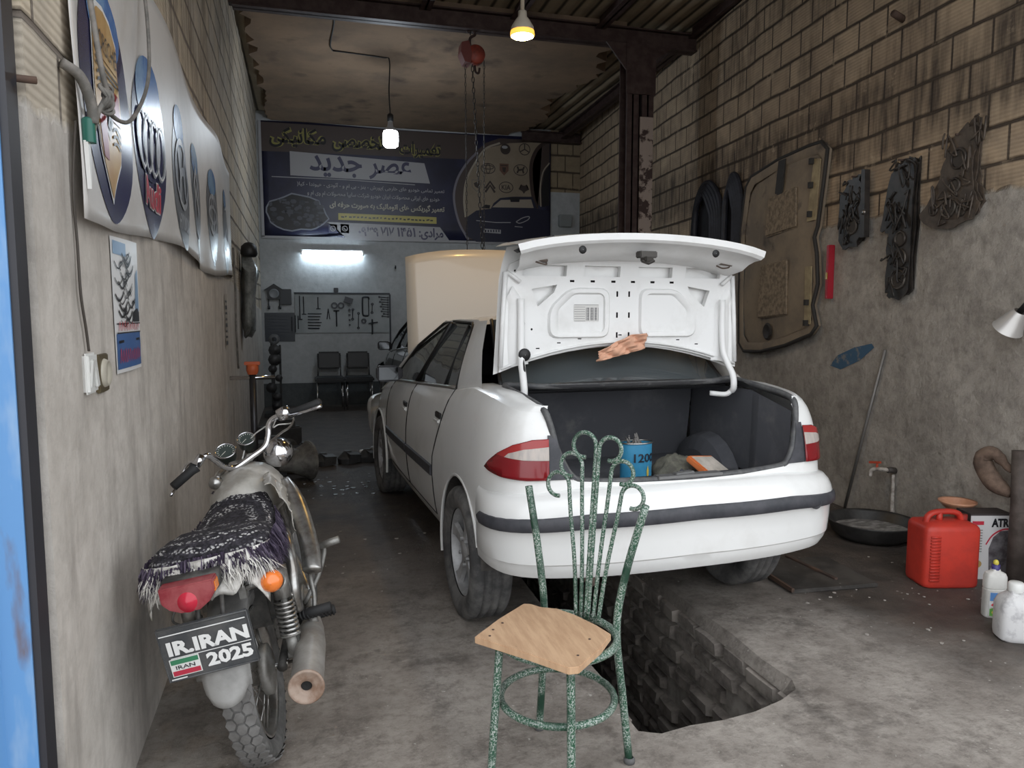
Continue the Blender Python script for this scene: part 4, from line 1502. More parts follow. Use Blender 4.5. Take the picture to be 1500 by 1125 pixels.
C2, Z2 = 3.09, 2.03
def oval2(bm):
    patch(bm, ellipse(C2, Z2, .275, .32, 40), BN, FINE, 0, .003)
    patch(bm, ellipse(C2 - .01, Z2 + .20, .19, .13, 26), BN, FINE, 1, .005)
    patch(bm, ellipse(C2, Z2 + .02, .235, .13, 30), BN, FINE, 2, .006)
    for k in range(4):
        cx_ = C2 - .15 + .10 * k
        for q in stroke2d(ellipse(cx_, Z2 + .02, .068, .098, 26), .022, True): patch(bm, q, BN, .1, 3, .009 + .001 * k)
        for q in stroke2d(ellipse(cx_, Z2 + .02, .068, .098, 26), .008, True): patch(bm, q, BN, .1, 4, .012 + .001 * k)
    add_text(bm, 'Audi', (C2 - .175, Z2 - .215, C2 + .165, Z2 - .095), BN, .007, bold=.055, mi=4)
    add_text(bm, 'Audi', (C2 - .17, Z2 - .21, C2 + .16, Z2 - .10), BN, .010, bold=.03, mi=5)
emblem('four_ring_emblem', oval2, [m_navy, m_royal, m_navy, m_silver, m_palep, m_red])
C3, Z3 = 3.74, 2.03
def oval3(bm):
    patch(bm, ellipse(C3, Z3, .24, .31, 40), BN, FINE, 0, .003)
    patch(bm, ellipse(C3 - .02, Z3 + .24, .15, .09, 24), BN, FINE, 1, .005)
    for q in stroke2d(ellipse(C3, Z3 + .03, .175, .145, 34), .028, True): patch(bm, q, BN, .1, 2, .007)
    for pts in ([(-.09, .13), (-.06, .02), (-.10, -.08)], [(.10, .14), (.06, .03), (.09, -.08)], [(-.07, .01), (0, .045), (.07, .05)]):
        for q in stroke2d(spline([(C3 + a, Z3 + b_, 0) for a, b_ in pts], 5), .038): patch(bm, q, BN, .1, 2, .008)
    add_text(bm, 'HYUNDAI', (C3 - .17, Z3 - .225, C3 + .17, Z3 - .155), BN, .008, bold=.02, mi=2)
emblem('slanted_letter_emblem', oval3, [m_greyp, m_royal, m_silver])
def oval4(bm, C, Z, style):
    patch(bm, ellipse(C, Z, .235, .31, 36), BN, FINE, 0, .003)
    patch(bm, ellipse(C - .01, Z + .22, .16, .08, 22), BN, FINE, 1, .005)
    if style == 0:
        for k in range(2):
            for q in stroke2d([(C - .14, Z - .06 + .10 * k), (C, Z + .07 + .10 * k), (C + .14, Z - .06 + .10 * k)], .05): patch(bm, q, BN, .1, 2, .007)
        add_stroke(bm, [(C - .15, Z - .18), (C, Z - .18), (C + .15, Z - .18)], .02, BN, .008, mi=2)
    elif style == 1:
        for rx, ry in ((.17, .12), (.06, .115), (.14, .05)):
            for q in stroke2d(ellipse(C, Z + .02, rx, ry, 26), .024, True): patch(bm, q, BN, .1, 2, .007)
    else:
        for q in stroke2d(ellipse(C, Z + .02, .15, .15, 28), .026, True): patch(bm, q, BN, .1, 2, .007)
        for a in (90, 210, 330):
            for q in stroke2d([(C, Z + .02), (C + .15 * cos(radians(a)), Z + .02 + .15 * sin(radians(a)))], .026): patch(bm, q, BN, .1, 2, .008)
for nm, c_, st in (('chevron_emblem', 4.44, 0), ('interlaced_oval_emblem', 5.18, 1), ('ring_emblem', 5.98, 2)):
    emblem(nm, lambda bm: oval4(bm, c_, 2.04, st), [m_greyp, m_royal, m_silver])

# narrow poster below the banner
pb = B()
P0, P1, PZ0, PZ1 = 2.46, 2.80, 1.25, 1.66
PF = lambda u, v, h: LW(u, v, .004 + h + .006 * sin((u - P0) * 7))
patch(pb, [(P0, PZ0), (P1, PZ0), (P1 + .01, PZ1 + .01), (P0 - .01, PZ1)], PF, .06, 0, 0)
patch(pb, [(P0 + .01, PZ0 + .012), (P1 - .01, PZ0 + .012), (P1 - .01, PZ0 + .12), (P0 + .01, PZ0 + .12)], PF, .08, 1, .0015)
patch(pb, [(P0 + .01, PZ1 - .05), (P0 + .16, PZ1 - .05), (P0 + .16, PZ1 - .01), (P0 + .01, PZ1 - .01)], PF, .08, 2, .0015)
patch(pb, [(P1 - .075, PZ0 + .19), (P1 - .012, PZ0 + .19), (P1 - .012, PZ0 + .33), (P1 - .05, PZ0 + .31)], PF, .08, 2, .0015)
poster = obj('wall_poster', pb, [m_palep, M('deep_blue_print', (0.05, 0.12, 0.30), .4), m_teal], smooth=False)
tag(poster, 'narrow blue and white calligraphy poster pasted under the banner on the left wall', 'poster')
cb = B()
rnd = random.Random(5)
for k in range(22):                       # flowing brush script
    cx_, cz_ = P0 + .08 + rnd.uniform(-.02, .13), PZ1 - .055 - k * .0098
    add_stroke(cb, spline([(cx_ - .05, cz_ + .012, 0), (cx_ - .01, cz_ - .008, 0), (cx_ + .03, cz_ + .006, 0), (cx_ + .05, cz_ + .022, 0)], 4), rnd.uniform(.003, .0075), PF, .003)
    if k % 3 == 0: add_stroke(cb, ellipse(cx_ + .03, cz_, .022, .014, 12, 0, 4.2), .006, PF, .003)
add_poly(cb, [(P1 - .12, PZ0 + .155), (P1 - .02, PZ0 + .155), (P1 - .02, PZ0 + .185), (P1 - .05, PZ0 + .20), (P1 - .12, PZ0 + .185)], PF, .003)
for zz in (.122, .15): add_stroke(cb, [(P0 + .012, PZ0 + zz), (P1 - .012, PZ0 + zz)], .004, PF, .003)
add_stroke(cb, [(P0 + .03, PZ0 + .095), (P1 - .03, PZ0 + .098)], .008, PF, .003)
obj('brush_script', cb, m_ink, poster, smooth=False)
for (z0, z1, n) in ((.128, .158, 9), (.03, .075, 10)):
    cb = B()
    for k in range(n):
        x = P0 + .03 + k * (.28 / n)
        add_stroke(cb, spline([(x, PZ0 + z0, 0), (x + .012, PZ0 + z1 - rnd.uniform(0, .012), 0), (x + .02, PZ0 + z0 + rnd.uniform(0, .008), 0)], 3), .0045, PF, .004)
    obj('red_script', cb, m_red, poster, smooth=False)

# small paper notice far down the left wall
nb = B()
NF = lambda u, v, h: LW(u, v, .004 + h)
add_poly(nb, [(5.98, 1.16), (6.18, 1.165), (6.18, 1.585), (5.98, 1.58)], NF)
notice = obj('paper_notice', nb, M('aged_paper', (0.42, 0.38, 0.33), .9), smooth=False)
tag(notice, 'small aged paper notice on the left wall beyond the switches', 'notice')
nb = B()
for k in range(8):
    add_stroke(nb, [(6.01, 1.21 + k * .045), (6.08, 1.212 + k * .045), (6.15, 1.208 + k * .045)], .016 if k % 3 else .03, NF, .002)
obj('printed_lines', nb, m_ink, notice, smooth=False)

# switch and socket
m_wsw = M('white_switch_plastic', (0.72, 0.72, 0.70), .35)
sb = B()
box(sb, (0, .0, 0), (.09, .016, .105))
sw = obj('light_switch', sb, m_wsw, bevel=.006)
sw.location = LW(2.145, 1.277, .008); sw.rotation_euler = (0, 0, LW_A)
tag(sw, 'white surface-mounted light switch on the left wall', 'switch')
sb = B(); box(sb, (-.018, -.009, 0), (.028, .008, .075), rot=(.09, 0, 0)); obj('rocker', sb, M('ivory_rocker', (0.62, 0.62, 0.60), .35), sw, bevel=.003)
sb = B(); box(sb, (.018, -.009, 0), (.028, .008, .075), rot=(-.09, 0, 0)); obj('rocker', sb, M('ivory_rocker', (0.62, 0.62, 0.60), .35), sw, bevel=.003)
sb = B(); box(sb, (0, 0, 0), (.10, .012, .105))
so = obj('power_socket', sb, M('brass_plate', (0.16, 0.13, 0.08), .45, metal=.6), bevel=.003)
so.location = LW(2.275, 1.268, .006); so.rotation_euler = (0, 0, LW_A)
tag(so, 'brass-framed power socket beside the white switch', 'socket')
sb = B(); lathe(sb, [(.001, -.012), (.03, -.010), (.034, -.018), (.040, -.006)], 24, 'Y'); obj('socket_face', sb, M('cream_socket', (0.45, 0.42, 0.35), .4), so)

# cables at the near end of the banner
m_cable = M('grey_cable', (0.12, 0.115, 0.105), .7, col2=(0.22, 0.20, 0.18), nscale=20)
kb = B()
tube(kb, spline([LW(2.03, 2.02, .01), LW(2.06, 2.0, .04), LW(2.09, 1.945, .055), LW(2.10, 1.90, .055)], 6), .013, 8)
tube(kb, spline([LW(2.13, 2.25, .05), LW(2.14, 2.05, .07), LW(2.16, 1.99, .075), LW(2.125, 1.93, .06), LW(2.10, 1.885, .055)], 6), .007, 8)
for k in range(4):
    tube(kb, [p for p in spline([LW(2.16 + .02 * cos(a), 1.985 + .028 * sin(a) - .006 * k, .075 + .012 * sin(a * 2 + k)) for a in [i_ * pi / 4 for i_ in range(8)]], 3, closed=True)], .0045, 6, closed=True)
tube(kb, spline([LW(2.18, 1.985, .07), LW(2.30, 1.965, .06), LW(2.55, 2.02, .06), LW(2.85, 2.22, .06), LW(2.95, 2.45, .05), LW(3.0, 2.75, .02)], 8), .006, 8)
tag(obj('hanging_cable', kb, m_cable), 'bundled grey cable looping over the near end of the car-badge banner', 'cable')
kb = B()
tube(kb, spline([LW(2.085, 1.90, .02), LW(2.08, 1.75, .008), LW(2.09, 1.60, .008), LW(2.088, 1.48, .010), LW(2.12, 1.39, .010), LW(2.135, 1.335, .010)], 8), .0035, 8)
tag(obj('switch_cable', kb, M('brown_cable', (0.06, 0.05, 0.042), .7)), 'thin brown cable running down the plaster to the light switch', 'cable')
kb = B()
lathe(kb, [(.016, -.02), (.016, .035), (.012, .04), (.001, .04)], 12, 'Z', c=LW(2.098, 1.872, .045))
lathe(kb, [(.016, -.02), (.001, -.02)], 12, 'Z', c=LW(2.098, 1.872, .045))
tg = obj('taped_joint', kb, M('green_tape', (0.015, 0.115, 0.085), .4)); tag(tg, 'green tape joint with a white tail under the bundled cable', 'cable joint')
kb = B()
prism(kb, [(2.083, 1.855), (2.112, 1.855), (2.106, 1.76), (2.098, 1.74)], .035, .045, lambda u, v, h: LW(u, v, h)); fix_normals(kb)
obj('white_sleeve', kb, m_wsw, tg)
kb = B()
tube(kb, spline([LW(6.9, 2.0, .01), LW(6.95, 1.6, .012), LW(6.9, 1.3, .012), LW(7.0, .95, .012)], 6), .009, 6)
tag(obj('wall_cable', kb, m_cable), 'dark cable drooping down the far left wall below the hanging bag', 'cable')
# sack hanging on the left wall
rb = B()
rings = []
for k, (z, w, d) in enumerate(((2.02, .05, .05), (1.95, .14, .10), (1.85, .20, .13), (1.75, .17, .12), (1.62, .20, .10), (1.45, .22, .10), (1.30, .20, .09), (1.22, .12, .06))):
    rings.append([LW(7.75 + w * .95 * cos(a) + .03 * sin(k * 2), z + .03 * sin(3 * a + k), .012 + d * .62 + d * .6 * sin(a) * (1 + .18 * sin(5 * a + k))) for a in [2 * pi * i_ / 16 for i_ in range(16)]])
loft(rb, rings); fix_normals(rb)
bag = obj('hanging_bag', rb, M('grey_polythene', (0.27, 0.28, 0.27), .35, col2=(0.10, 0.105, 0.105), nscale=9, bump=.01))
tag(bag, 'grey plastic bag hanging on the left wall just past the banner', 'bag')
rb = B()
lathe(rb, [(.001, 0), (.06, 0), (.08, .03), (.07, .10), (.04, .13), (.001, .14)], 18, 'Z', c=LW(7.55, 1.97, .10))
rb2 = obj('black_bundle', rb, m_black); tag(rb2, 'small black bundle hung on the left wall above the grey bag', 'bundle')

# ------------------------------------------------------------------ back wall
BW = lambda u, v, h: (u, BACK_Y - h, v)
BX0, BX1, BZ0, BZ1 = -.64, 3.92, 2.60, 4.30
m_bnavy = M('dark_navy_vinyl', (0.028, 0.030, 0.075), .4, col2=(0.016, 0.017, 0.040), nscale=1.3)
bb = B()
fnb = lambda u, v, h: BW(u, v, .02 + h)
grid(bb, lambda a, c_: fnb(BX0 + (BX1 - BX0) * a, BZ0 + (BZ1 - BZ0) * c_ + .03 * sin(a * 9) * c_ * .4, .01 * sin(a * 14)), 40, 8)
sign = obj('shop_banner', bb, m_bnavy)
tag(sign, 'wide navy workshop sign with Persian lettering across the top of the back wall', 'sign')
solidify(sign, .004, 0)
def part(name, fn, mats, parent=sign):
    bm = B(); fn(bm)
    return obj(name, bm, mats, parent, smooth=False)
F = lambda u, v, h=0: fnb(u, v, .012 + h)
# pixel box of the sign (left 382, right 803; top 178..200, bottom 346..358) to sign coordinates
def S(px, py):
    a = (px - 382) / (803 - 382)
    top, bot = 178 + 22 * a, 346 + 12 * a
    c_ = (bot - py) / (bot - top)
    # foreshortening of the wall across the frame
    x = BX0 + (BX1 - BX0) * (a * (1 - .045 * (1 - a)))
    return x, BZ0 + (BZ1 - BZ0) * c_
def rect(x0, y0, x1, y1):
    a, b_ = S(x0, y1), S(x1, y0)
    return (a[0], a[1], b_[0], b_[1])
def trect(x0, x1, y, hp):
    a, b_, c_ = S(x0, y), S((x0 + x1) / 2, y + hp / 2), S((x0 + x1) / 2, y - hp / 2)
    return (a[0], b_[1], S(x1, y)[0], c_[1])
def P_(pts): return [S(*p) for p in pts]
m_umber = M('brown_print', (0.075, 0.055, 0.05), .4)
m_sand = M('sand_print', (0.33, 0.27, 0.20), .4, col2=(0.27, 0.22, 0.16), nscale=2)
m_greylt = M('light_grey_print', (0.40, 0.40, 0.42), .4)
m_yell = M('yellow_print', (0.50, 0.44, 0.12), .4)
part('top_band', lambda bm: add_poly(bm, P_([(384, 180), (690, 196), (690, 232), (384, 222)]), F, 0), m_umber)
for s_, r in (('مکانیکی', (395, 190, 474, 216)), ('تخصصی', (482, 199, 556, 222)), ('تعمیرات', (578, 208, 638, 230))):
    part('title_lettering', lambda bm: [add_text(bm, s_, rect(*r), F, .004, fa=True, bold=.085, mi=0), add_text(bm, s_, rect(*r), F, .009, fa=True, bold=.02, mi=1)], [M('olive_outline_print', (0.30, 0.28, 0.08), .4), m_ink])
part('name_panel', lambda bm: add_poly(bm, P_([(423, 222), (614, 238), (622, 268), (423, 257)]), F, .003), m_greylt)
part('name_lettering', lambda bm: [add_text(bm, 'جدید', rect(450, 230, 524, 258), F, .006, fa=True, bold=.022), add_text(bm, 'عصر', rect(534, 237, 595, 262), F, .006, fa=True, bold=.022)], M('indigo_print', (0.045, 0.045, 0.10), .4))
def rules(bm):
    add_stroke(bm, P_([(397, 259), (500, 263), (600, 270)]), .012, F, .004)
part('rule', rules, m_greylt)
def small(bm):
    add_text(bm, 'تعمیر تمامی خودرو های خارجی (پورش - بنز - بی ام و - آئودی - هیوندا - کیا)', trect(432, 643, 275, 9), F, .004, fa=True, bold=.012, rot=-.012)
def small2(bm):
    add_text(bm, 'خودرو های ایرانی محصولات ایران خودرو شرکت سایپا محصولات ام وی ام و', trect(446, 636, 288, 9), F, .004, fa=True, bold=.012, rot=-.012)
part('list_lettering', small, m_greylt)
part('list_lettering', small2, m_greylt)
part('gearbox_lettering', lambda bm: add_text(bm, 'تعمیر گیربکس های اتوماتیک به صورت حرفه ای', trect(477, 643, 303, 12), F, .004, fa=True, bold=.03, rot=-.01), M('cream_print', (0.48, 0.46, 0.38), .4))
def yb(bm):
    add_poly(bm, P_([(489, 312), (631, 318), (631, 328), (489, 322)]), F, .003, 0)
    rn = random.Random(2)
    for k in range(24):
        x = 493 + k * 5.6
        add_stroke(bm, P_([(x, 317.5 + k * .24), (x + rn.uniform(2, 4.5), 317.2 + k * .24 + rn.uniform(-1, 1))]), .022, F, .005, mi=1)
part('yellow_strip', yb, [m_yell, m_ink])
part('phone_panel', lambda bm: add_poly(bm, P_([(472, 325), (636, 333), (651, 355), (500, 350), (487, 336)]), F, .003), m_greylt)
for s_, r in (('۰۹۳۹', (517, 330, 546, 346)), ('۷۱۷', (549, 333, 569, 346)), ('۱۴۵۱', (573, 334, 600, 347)), ('مرادی:', (605, 335, 641, 352))):
    part('phone_lettering', lambda bm: add_text(bm, s_, rect(*r), F, .006, fa=True, bold=.03), m_navy)
def icons(bm):
    for x in (481, 498):
        add_poly(bm, P_([(x - 6, 328), (x + 6, 329), (x + 6, 342), (x - 6, 341)]), F, .003, 0)
        c_ = S(x, 335)
        add_stroke(bm, ellipse(c_[0], c_[1], .038, .038, 16), .012, F, .005, True, 1)
        add_stroke(bm, spline([(c_[0] - .015, c_[1] + .015, 0), (c_[0] - .008, c_[1] - .006, 0), (c_[0] + .015, c_[1] - .015, 0)], 4), .013, F, .005, mi=1)
part('message_icon', icons, [M('slate_blue_print', (0.10, 0.11, 0.20), .4), m_greylt])
def engine_print(bm):
    c_ = S(430, 312)
    rn = random.Random(8)
    o_ = [(c_[0] + (.46 + rn.uniform(-.05, .05)) * cos(a), c_[1] + (.27 + rn.uniform(-.03, .03)) * sin(a)) for a in [2 * pi * k / 22 for k in range(22)]]
    add_poly(bm, o_, F, .002, 0)
    add_stroke(bm, o_, .022, F, .004, True, 1)
    for k in range(60):
        x, z = c_[0] + rn.uniform(-.38, .38), c_[1] + rn.uniform(-.19, .19)
        add_poly(bm, ellipse(x, z, rn.uniform(.015, .06), rn.uniform(.012, .04), 7, rn.uniform(0, 2), rn.uniform(0, 2) + 2 * pi), F, .004 + k * .0001, rn.choice((2, 3, 2)))
part('engine_picture', engine_print, [m_ink, M('pale_glow_print', (0.24, 0.26, 0.32), .4), M('steel_print', (0.07, 0.075, 0.095), .4), M('dark_steel_print', (0.03, 0.032, 0.045), .4)])
def arch(bm):
    add_poly(bm, P_([(655, 283), (660, 262), (672, 240), (688, 222), (705, 207), (725, 200), (801, 203), (801, 300), (690, 300), (690, 352), (676, 352), (664, 325), (657, 300)]), F, .002, 0)
    add_poly(bm, P_([(675, 318), (672, 290), (676, 262), (690, 238), (705, 215), (740, 207), (790, 205), (776, 225), (772, 250), (777, 290), (783, 307), (690, 312)]), F, .004, 1)
    add_stroke(bm, spline([(*S(*p), 0) for p in ((678, 352), (664, 325), (657, 290), (662, 262), (676, 238), (692, 221))], 5), .035, F, .006, mi=2)
    add_stroke(bm, spline([(*S(*p), 0) for p in ((674, 318), (672, 290), (676, 262), (688, 238), (704, 216), (726, 207))], 5), .03, F, .006, mi=3)
    add_stroke(bm, spline([(*S(*p), 0) for p in ((797, 204), (782, 216), (773, 240), (775, 280), (782, 305))], 5), .06, F, .007, mi=4)
    add_stroke(bm, spline([(*S(*p), 0) for p in ((801, 236), (791, 250), (787, 275), (788, 302))], 5), .02, F, .007, mi=3)
    add_poly(bm, P_([(801, 238), (793, 250), (789, 275), (790, 303), (801, 300)]), F, .006, 5)
part('arched_panel', arch, [m_umber, m_sand, M('lilac_grey_print', (0.22, 0.21, 0.25), .4), M('pale_sand_print', (0.40, 0.35, 0.28), .4), M('dark_brown_print', (0.05, 0.032, 0.028), .4), m_ink])
def roadster(bm):
    add_poly(bm, P_([(676, 318), (690, 308), (712, 305), (716, 297), (726, 289), (745, 287), (775, 287), (782, 305), (801, 308), (801, 357), (690, 355), (674, 345)]), F, .008, 0)
    add_poly(bm, P_([(714, 303), (727, 292), (773, 291), (777, 304)]), F, .010, 1)
    add_poly(bm, P_([(740, 288), (756, 288), (755, 295), (742, 295)]), F, .011, 2)
    add_poly(bm, P_([(697, 304), (704, 299), (711, 300), (710, 305)]), F, .011, 2)
    add_stroke(bm, spline([(*S(*p), 0) for p in ((750, 325), (760, 319), (770, 317), (768, 322), (756, 327), (750, 325))], 4), .014, F, .010, mi=3)
    add_stroke(bm, P_([(690, 323), (720, 326), (742, 326)]), .012, F, .010, mi=3)
    add_stroke(bm, P_([(748, 332), (760, 333)]), .012, F, .010, mi=3)
    add_poly(bm, P_([(701, 335), (727, 337), (727, 343), (701, 341)]), F, .010, 3)
    for k in range(6):
        add_stroke(bm, P_([(704 + k * 4, 337), (704 + k * 4, 340.5)]), .02, F, .012, mi=0)
part('roadster_picture', roadster, [M('midnight_blue_print', (0.018, 0.020, 0.045), .35), M('light_sand_print', (0.36, 0.31, 0.25), .4), m_ink, m_greylt])
def badge(kind, px, py):
    c_ = S(px, py)
    X_, Z_ = c_
    def b_(bm):
        if kind == 'globe':
            add_poly(bm, ellipse(X_, Z_, .085, .085, 22), F, .008, 0); add_poly(bm, ellipse(X_ - .012, Z_ + .03, .05, .025, 14), F, .010, 1)
        elif kind == 'star':
            add_stroke(bm, ellipse(X_, Z_, .09, .09, 26), .014, F, .008, True)
            for a in (90, 210, 330): add_stroke(bm, [(X_, Z_), (X_ + .09 * cos(radians(a)), Z_ + .09 * sin(radians(a)))], .018, F, .008)
        elif kind == 'ovals':
            for rx, ry in ((.115, .08), (.035, .075), (.09, .03)): add_stroke(bm, ellipse(X_, Z_ + (.02 if rx == .09 else 0), rx, ry, 24), .012, F, .008, True)
        elif kind == 'shield':
            add_poly(bm, [(X_ - .075, Z_ + .09), (X_ + .075, Z_ + .09), (X_ + .075, Z_ - .02), (X_, Z_ - .10), (X_ - .075, Z_ - .02)], F, .008, 2)
            add_poly(bm, [(X_ - .03, Z_ + .03), (X_ + .03, Z_ + .03), (X_ + .02, Z_ - .05), (X_ - .02, Z_ - .04)], F, .010, 0)
            add_stroke(bm, [(X_ - .06, Z_ + .06), (X_ + .06, Z_ + .06)], .014, F, .010)
        elif kind == 'letter':
            add_stroke(bm, ellipse(X_, Z_, .115, .085, 24), .012, F, .008, True)
            for q in ([(-.055, .055), (-.035, 0), (-.06, -.05)], [(.06, .055), (.035, 0), (.05, -.05)], [(-.035, -.005), (.035, .012)]): add_stroke(bm, [(X_ + a, Z_ + z) for a, z in q], .028, F, .009)
        elif kind == 'lion':
            add_stroke(bm, [(X_ - .08, Z_ + .09), (X_ + .08, Z_ + .09), (X_ + .075, Z_ - .02), (X_, Z_ - .09), (X_ - .075, Z_ - .02)], .010, F, .008, True, 3)
            add_poly(bm, [(X_ - .05, Z_ + .04), (X_, Z_ + .065), (X_ + .05, Z_ + .03), (X_ + .02, Z_ - .04), (X_ - .03, Z_ - .01)], F, .009, 0)
        elif kind == 'chevrons':
            for q in (0, .06): add_stroke(bm, [(X_ - .08, Z_ - .08 + q), (X_, Z_ + .03 + q), (X_ + .08, Z_ - .08 + q)], .035, F, .008)
        elif kind == 'word':
            add_stroke(bm, ellipse(X_, Z_, .115, .085, 26), .013, F, .008, True)
            add_text(bm, 'KIA', (X_ - .075, Z_ - .04, X_ + .075, Z_ + .04), F, .009, bold=.02)
        else:
            add_poly(bm, [(X_ - .05, Z_ + .07), (X_ - .02, Z_ + .05), (X_ + .02, Z_ + .05), (X_ + .05, Z_ + .07), (X_ + .045, Z_ + .02), (X_ + .09, Z_ - .01), (X_ + .03, Z_ - .04), (X_, Z_ - .08), (X_ - .03, Z_ - .04), (X_ - .09, Z_ - .01), (X_ - .045, Z_ + .02)], F, .008)
    part('car_badge', b_, [M('dark_umber_print', (0.05, 0.038, 0.034), .4), m_greylt, M('rust_print', (0.16, 0.085, 0.06), .4), M('grey_print', (0.16, 0.15, 0.14), .4)])
for a in (('globe', 734, 216), ('star', 763, 216), ('ovals', 708, 245), ('shield', 732, 246), ('letter', 757, 247), ('lion', 691, 271), ('chevrons', 711, 273), ('word', 735, 273), ('wings', 762, 275)):
    badge(*a)
def frame(bm):
    for q in (P_([(381, 345), (803, 357), (803, 360), (381, 349)]), P_([(380, 178), (384, 178), (385, 347), (381, 347)])):
        add_poly(bm, q, F, .004)
part('banner_hem', frame, m_greylt)

# tube lamp on the back wall
tl = thing('tube_lamp', 'lit white fluorescent tube lamp on the back wall under the big sign', 'lamp', (.38, BACK_Y - .04, 2.37))
lb = B(); box(lb, (0, 0, 0.02), (.96, .06, .05)); obj('housing', lb, M('white_metal', (0.55, 0.56, 0.57), .4), tl, bevel=.006)
lb = B(); tube(lb, [(-.45, -.045, -.012), (.45, -.045, -.012)], .021, 12)
obj('fluorescent_tube', lb, M('lit_tube', (0.9, 0.95, 1.0), .4, emit=(0.74, 0.89, 1.0), estr=42.0), tl)
for x in (-.46, .46):
    lb = B(); box(lb, (x, -.04, -.008), (.03, .05, .06)); obj('end_cap', lb, m_wsw, tl, bevel=.005)

# tool board
TB0, TB1, TZ0, TZ1 = -.20, 1.24, 1.14, 1.74
kb = B(); box(kb, ((TB0 + TB1) / 2, BACK_Y - .015, (TZ0 + TZ1) / 2), (TB1 - TB0, .02, TZ1 - TZ0))
board = obj('tool_board', kb, M('pale_board_paint', (0.42, 0.45, 0.46), .7, col2=(0.33, 0.36, 0.37), nscale=2), smooth=False)
tag(board, 'pale wall-mounted tool board on the back wall', 'tool board')
kb = B()
box(kb, ((TB0 + TB1) / 2, BACK_Y - .03, TZ1 + .01), (TB1 - TB0 + .02, .03, .025)); box(kb, (TB1 + .01, BACK_Y - .03, (TZ0 + TZ1) / 2 - .12), (.025, .03, TZ1 - TZ0 + .24))
obj('board_frame', kb, M('dark_frame', (0.05, 0.055, 0.065), .6), board, smooth=False)
m_tool = M('dark_tool_steel', (0.045, 0.048, 0.055), .4, metal=.5)
def tfn(u, v, h): return (TB0 + u * (TB1 - TB0), BACK_Y - .027 - h, TZ0 + v * (TZ1 - TZ0))
def tool(name, cat, label, build, group=None):
    bm = B(); build(bm)
    fix_normals(bm)
    return tag(obj(name, bm, m_tool), label, cat, group)
def bar(u0, v0, u1, v1, w=.010):
    def f(bm): tube(bm, [tfn(u0, v0, .012), tfn(u1, v1, .012)], w, 6)
    return f
def spanner(u0, v0, u1, v1, r=.011):
    def f(bm):
        tube(bm, [tfn(u0, v0, .012), tfn(u1, v1, .012)], r * .6, 6)
        for u, v in ((u0, v0), (u1, v1)):
            c_ = Vector(tfn(u, v, .012)); lathe(bm, [(r * .7, -.006), (r * 1.7, -.006), (r * 1.7, .006), (r * .7, .006), (r * .7, -.006)], 12, 'Y', c=c_)
    return f
for k in range(9):
    w_ = .02 * (k % 2)
    tool('combination_spanner', 'spanner', 'dark spanner in the stacked column at the right edge of the tool board, ' + ('topmost', 'second', 'third', 'fourth', 'fifth', 'sixth', 'seventh', 'eighth', 'lowest')[k] + ' one', spanner(.89 + w_ + .004 * k, .93 - k * .063, .985, .915 - k * .063, .009), 'spanners at the right edge of the board')
for k, (u, v0, v1) in enumerate(((.05, .35, .95), (.09, .48, .93), (.24, .62, .92))):
    def bl(bm, u=u, v0=v0, v1=v1): bar(u, v0, u, v1, .008)(bm); bar(u - .02, v0, u + .025, v0, .008)(bm)
    tool('box_key', 'wrench', ('long', 'middle', 'short')[k] + ' L-shaped box key on the left half of the tool board', bl, 'L-shaped keys')
for k, (u, v0, v1) in enumerate(((-.035, .05, .42), (.0, .02, .45), (.03, .1, .44))):
    tool('pry_bar', 'bar', ('left', 'middle', 'right')[k] + ' thin upright rod hanging at the lower left of the tool board', bar(u, v0, u, v1, .008), 'thin rods')
for k in range(6):
    tool('chisel', 'chisel', 'flat dark chisel lying level on the tool board, ' + ('lowest', 'second', 'third', 'fourth', 'fifth', 'uppermost')[k] + ' of the level stack', bar(.13, .12 + k * .075, .25 + .012 * (k % 3), .115 + k * .075, .008 + .004 * (k == 0)), 'level chisels')
tool('t_wrench', 'wrench', 'T-handled wrench hanging upright at the middle of the tool board', lambda bm: [bar(.43, .16, .43, .56, .012)(bm), bar(.40, .57, .46, .57, .012)(bm)])
for k, u in enumerate((.41, .48)):
    tool('hole_saw', 'ring', ('left', 'right')[k] + ' dark ring of the pair at the middle of the tool board', lambda bm: lathe(bm, [(.028, -.012), (.052, -.012), (.052, .012), (.028, .012), (.028, -.012)], 18, 'Y', c=tfn(u, .70, .016)), 'pair of dark rings')
tool('adjustable_pliers', 'pliers', 'open pliers hanging left of the dark rings on the tool board', lambda bm: [bar(.33, .35, .345, .62, .008)(bm), bar(.36, .35, .345, .62, .008)(bm)])
tool('hacksaw', 'saw', 'dark hacksaw hanging upright on the right half of the tool board', lambda bm: [tube(bm, spline([tfn(.78, .86, .015), tfn(.77, .92, .015), tfn(.72, .92, .015), tfn(.71, .85, .015), tfn(.71, .5, .015), tfn(.73, .44, .015), tfn(.77, .44, .015)], 4), .014, 6), tube(bm, [tfn(.775, .92, .015), tfn(.775, .44, .015)], .007, 6)])
tool('hammer', 'hammer', 'dark hammer head hung at the top of the tool board', lambda bm: [box(bm, tfn(.56, .84, .045), (.13, .05, .085), rot=(0, .3, 0))])
for k in range(5):
    tool('socket_bit', 'socket', 'dark drive socket on the tool board, ' + ('topmost', 'second', 'third', 'fourth', 'lowest')[k] + ' of the upright row right of the rings', lambda bm: lathe(bm, [(.001, -.02), (.022 - .002 * k, -.02), (.022 - .002 * k, .02), (.001, .02)], 10, 'Y', c=tfn(.568, .72 - k * .13, .02)), 'drive sockets')
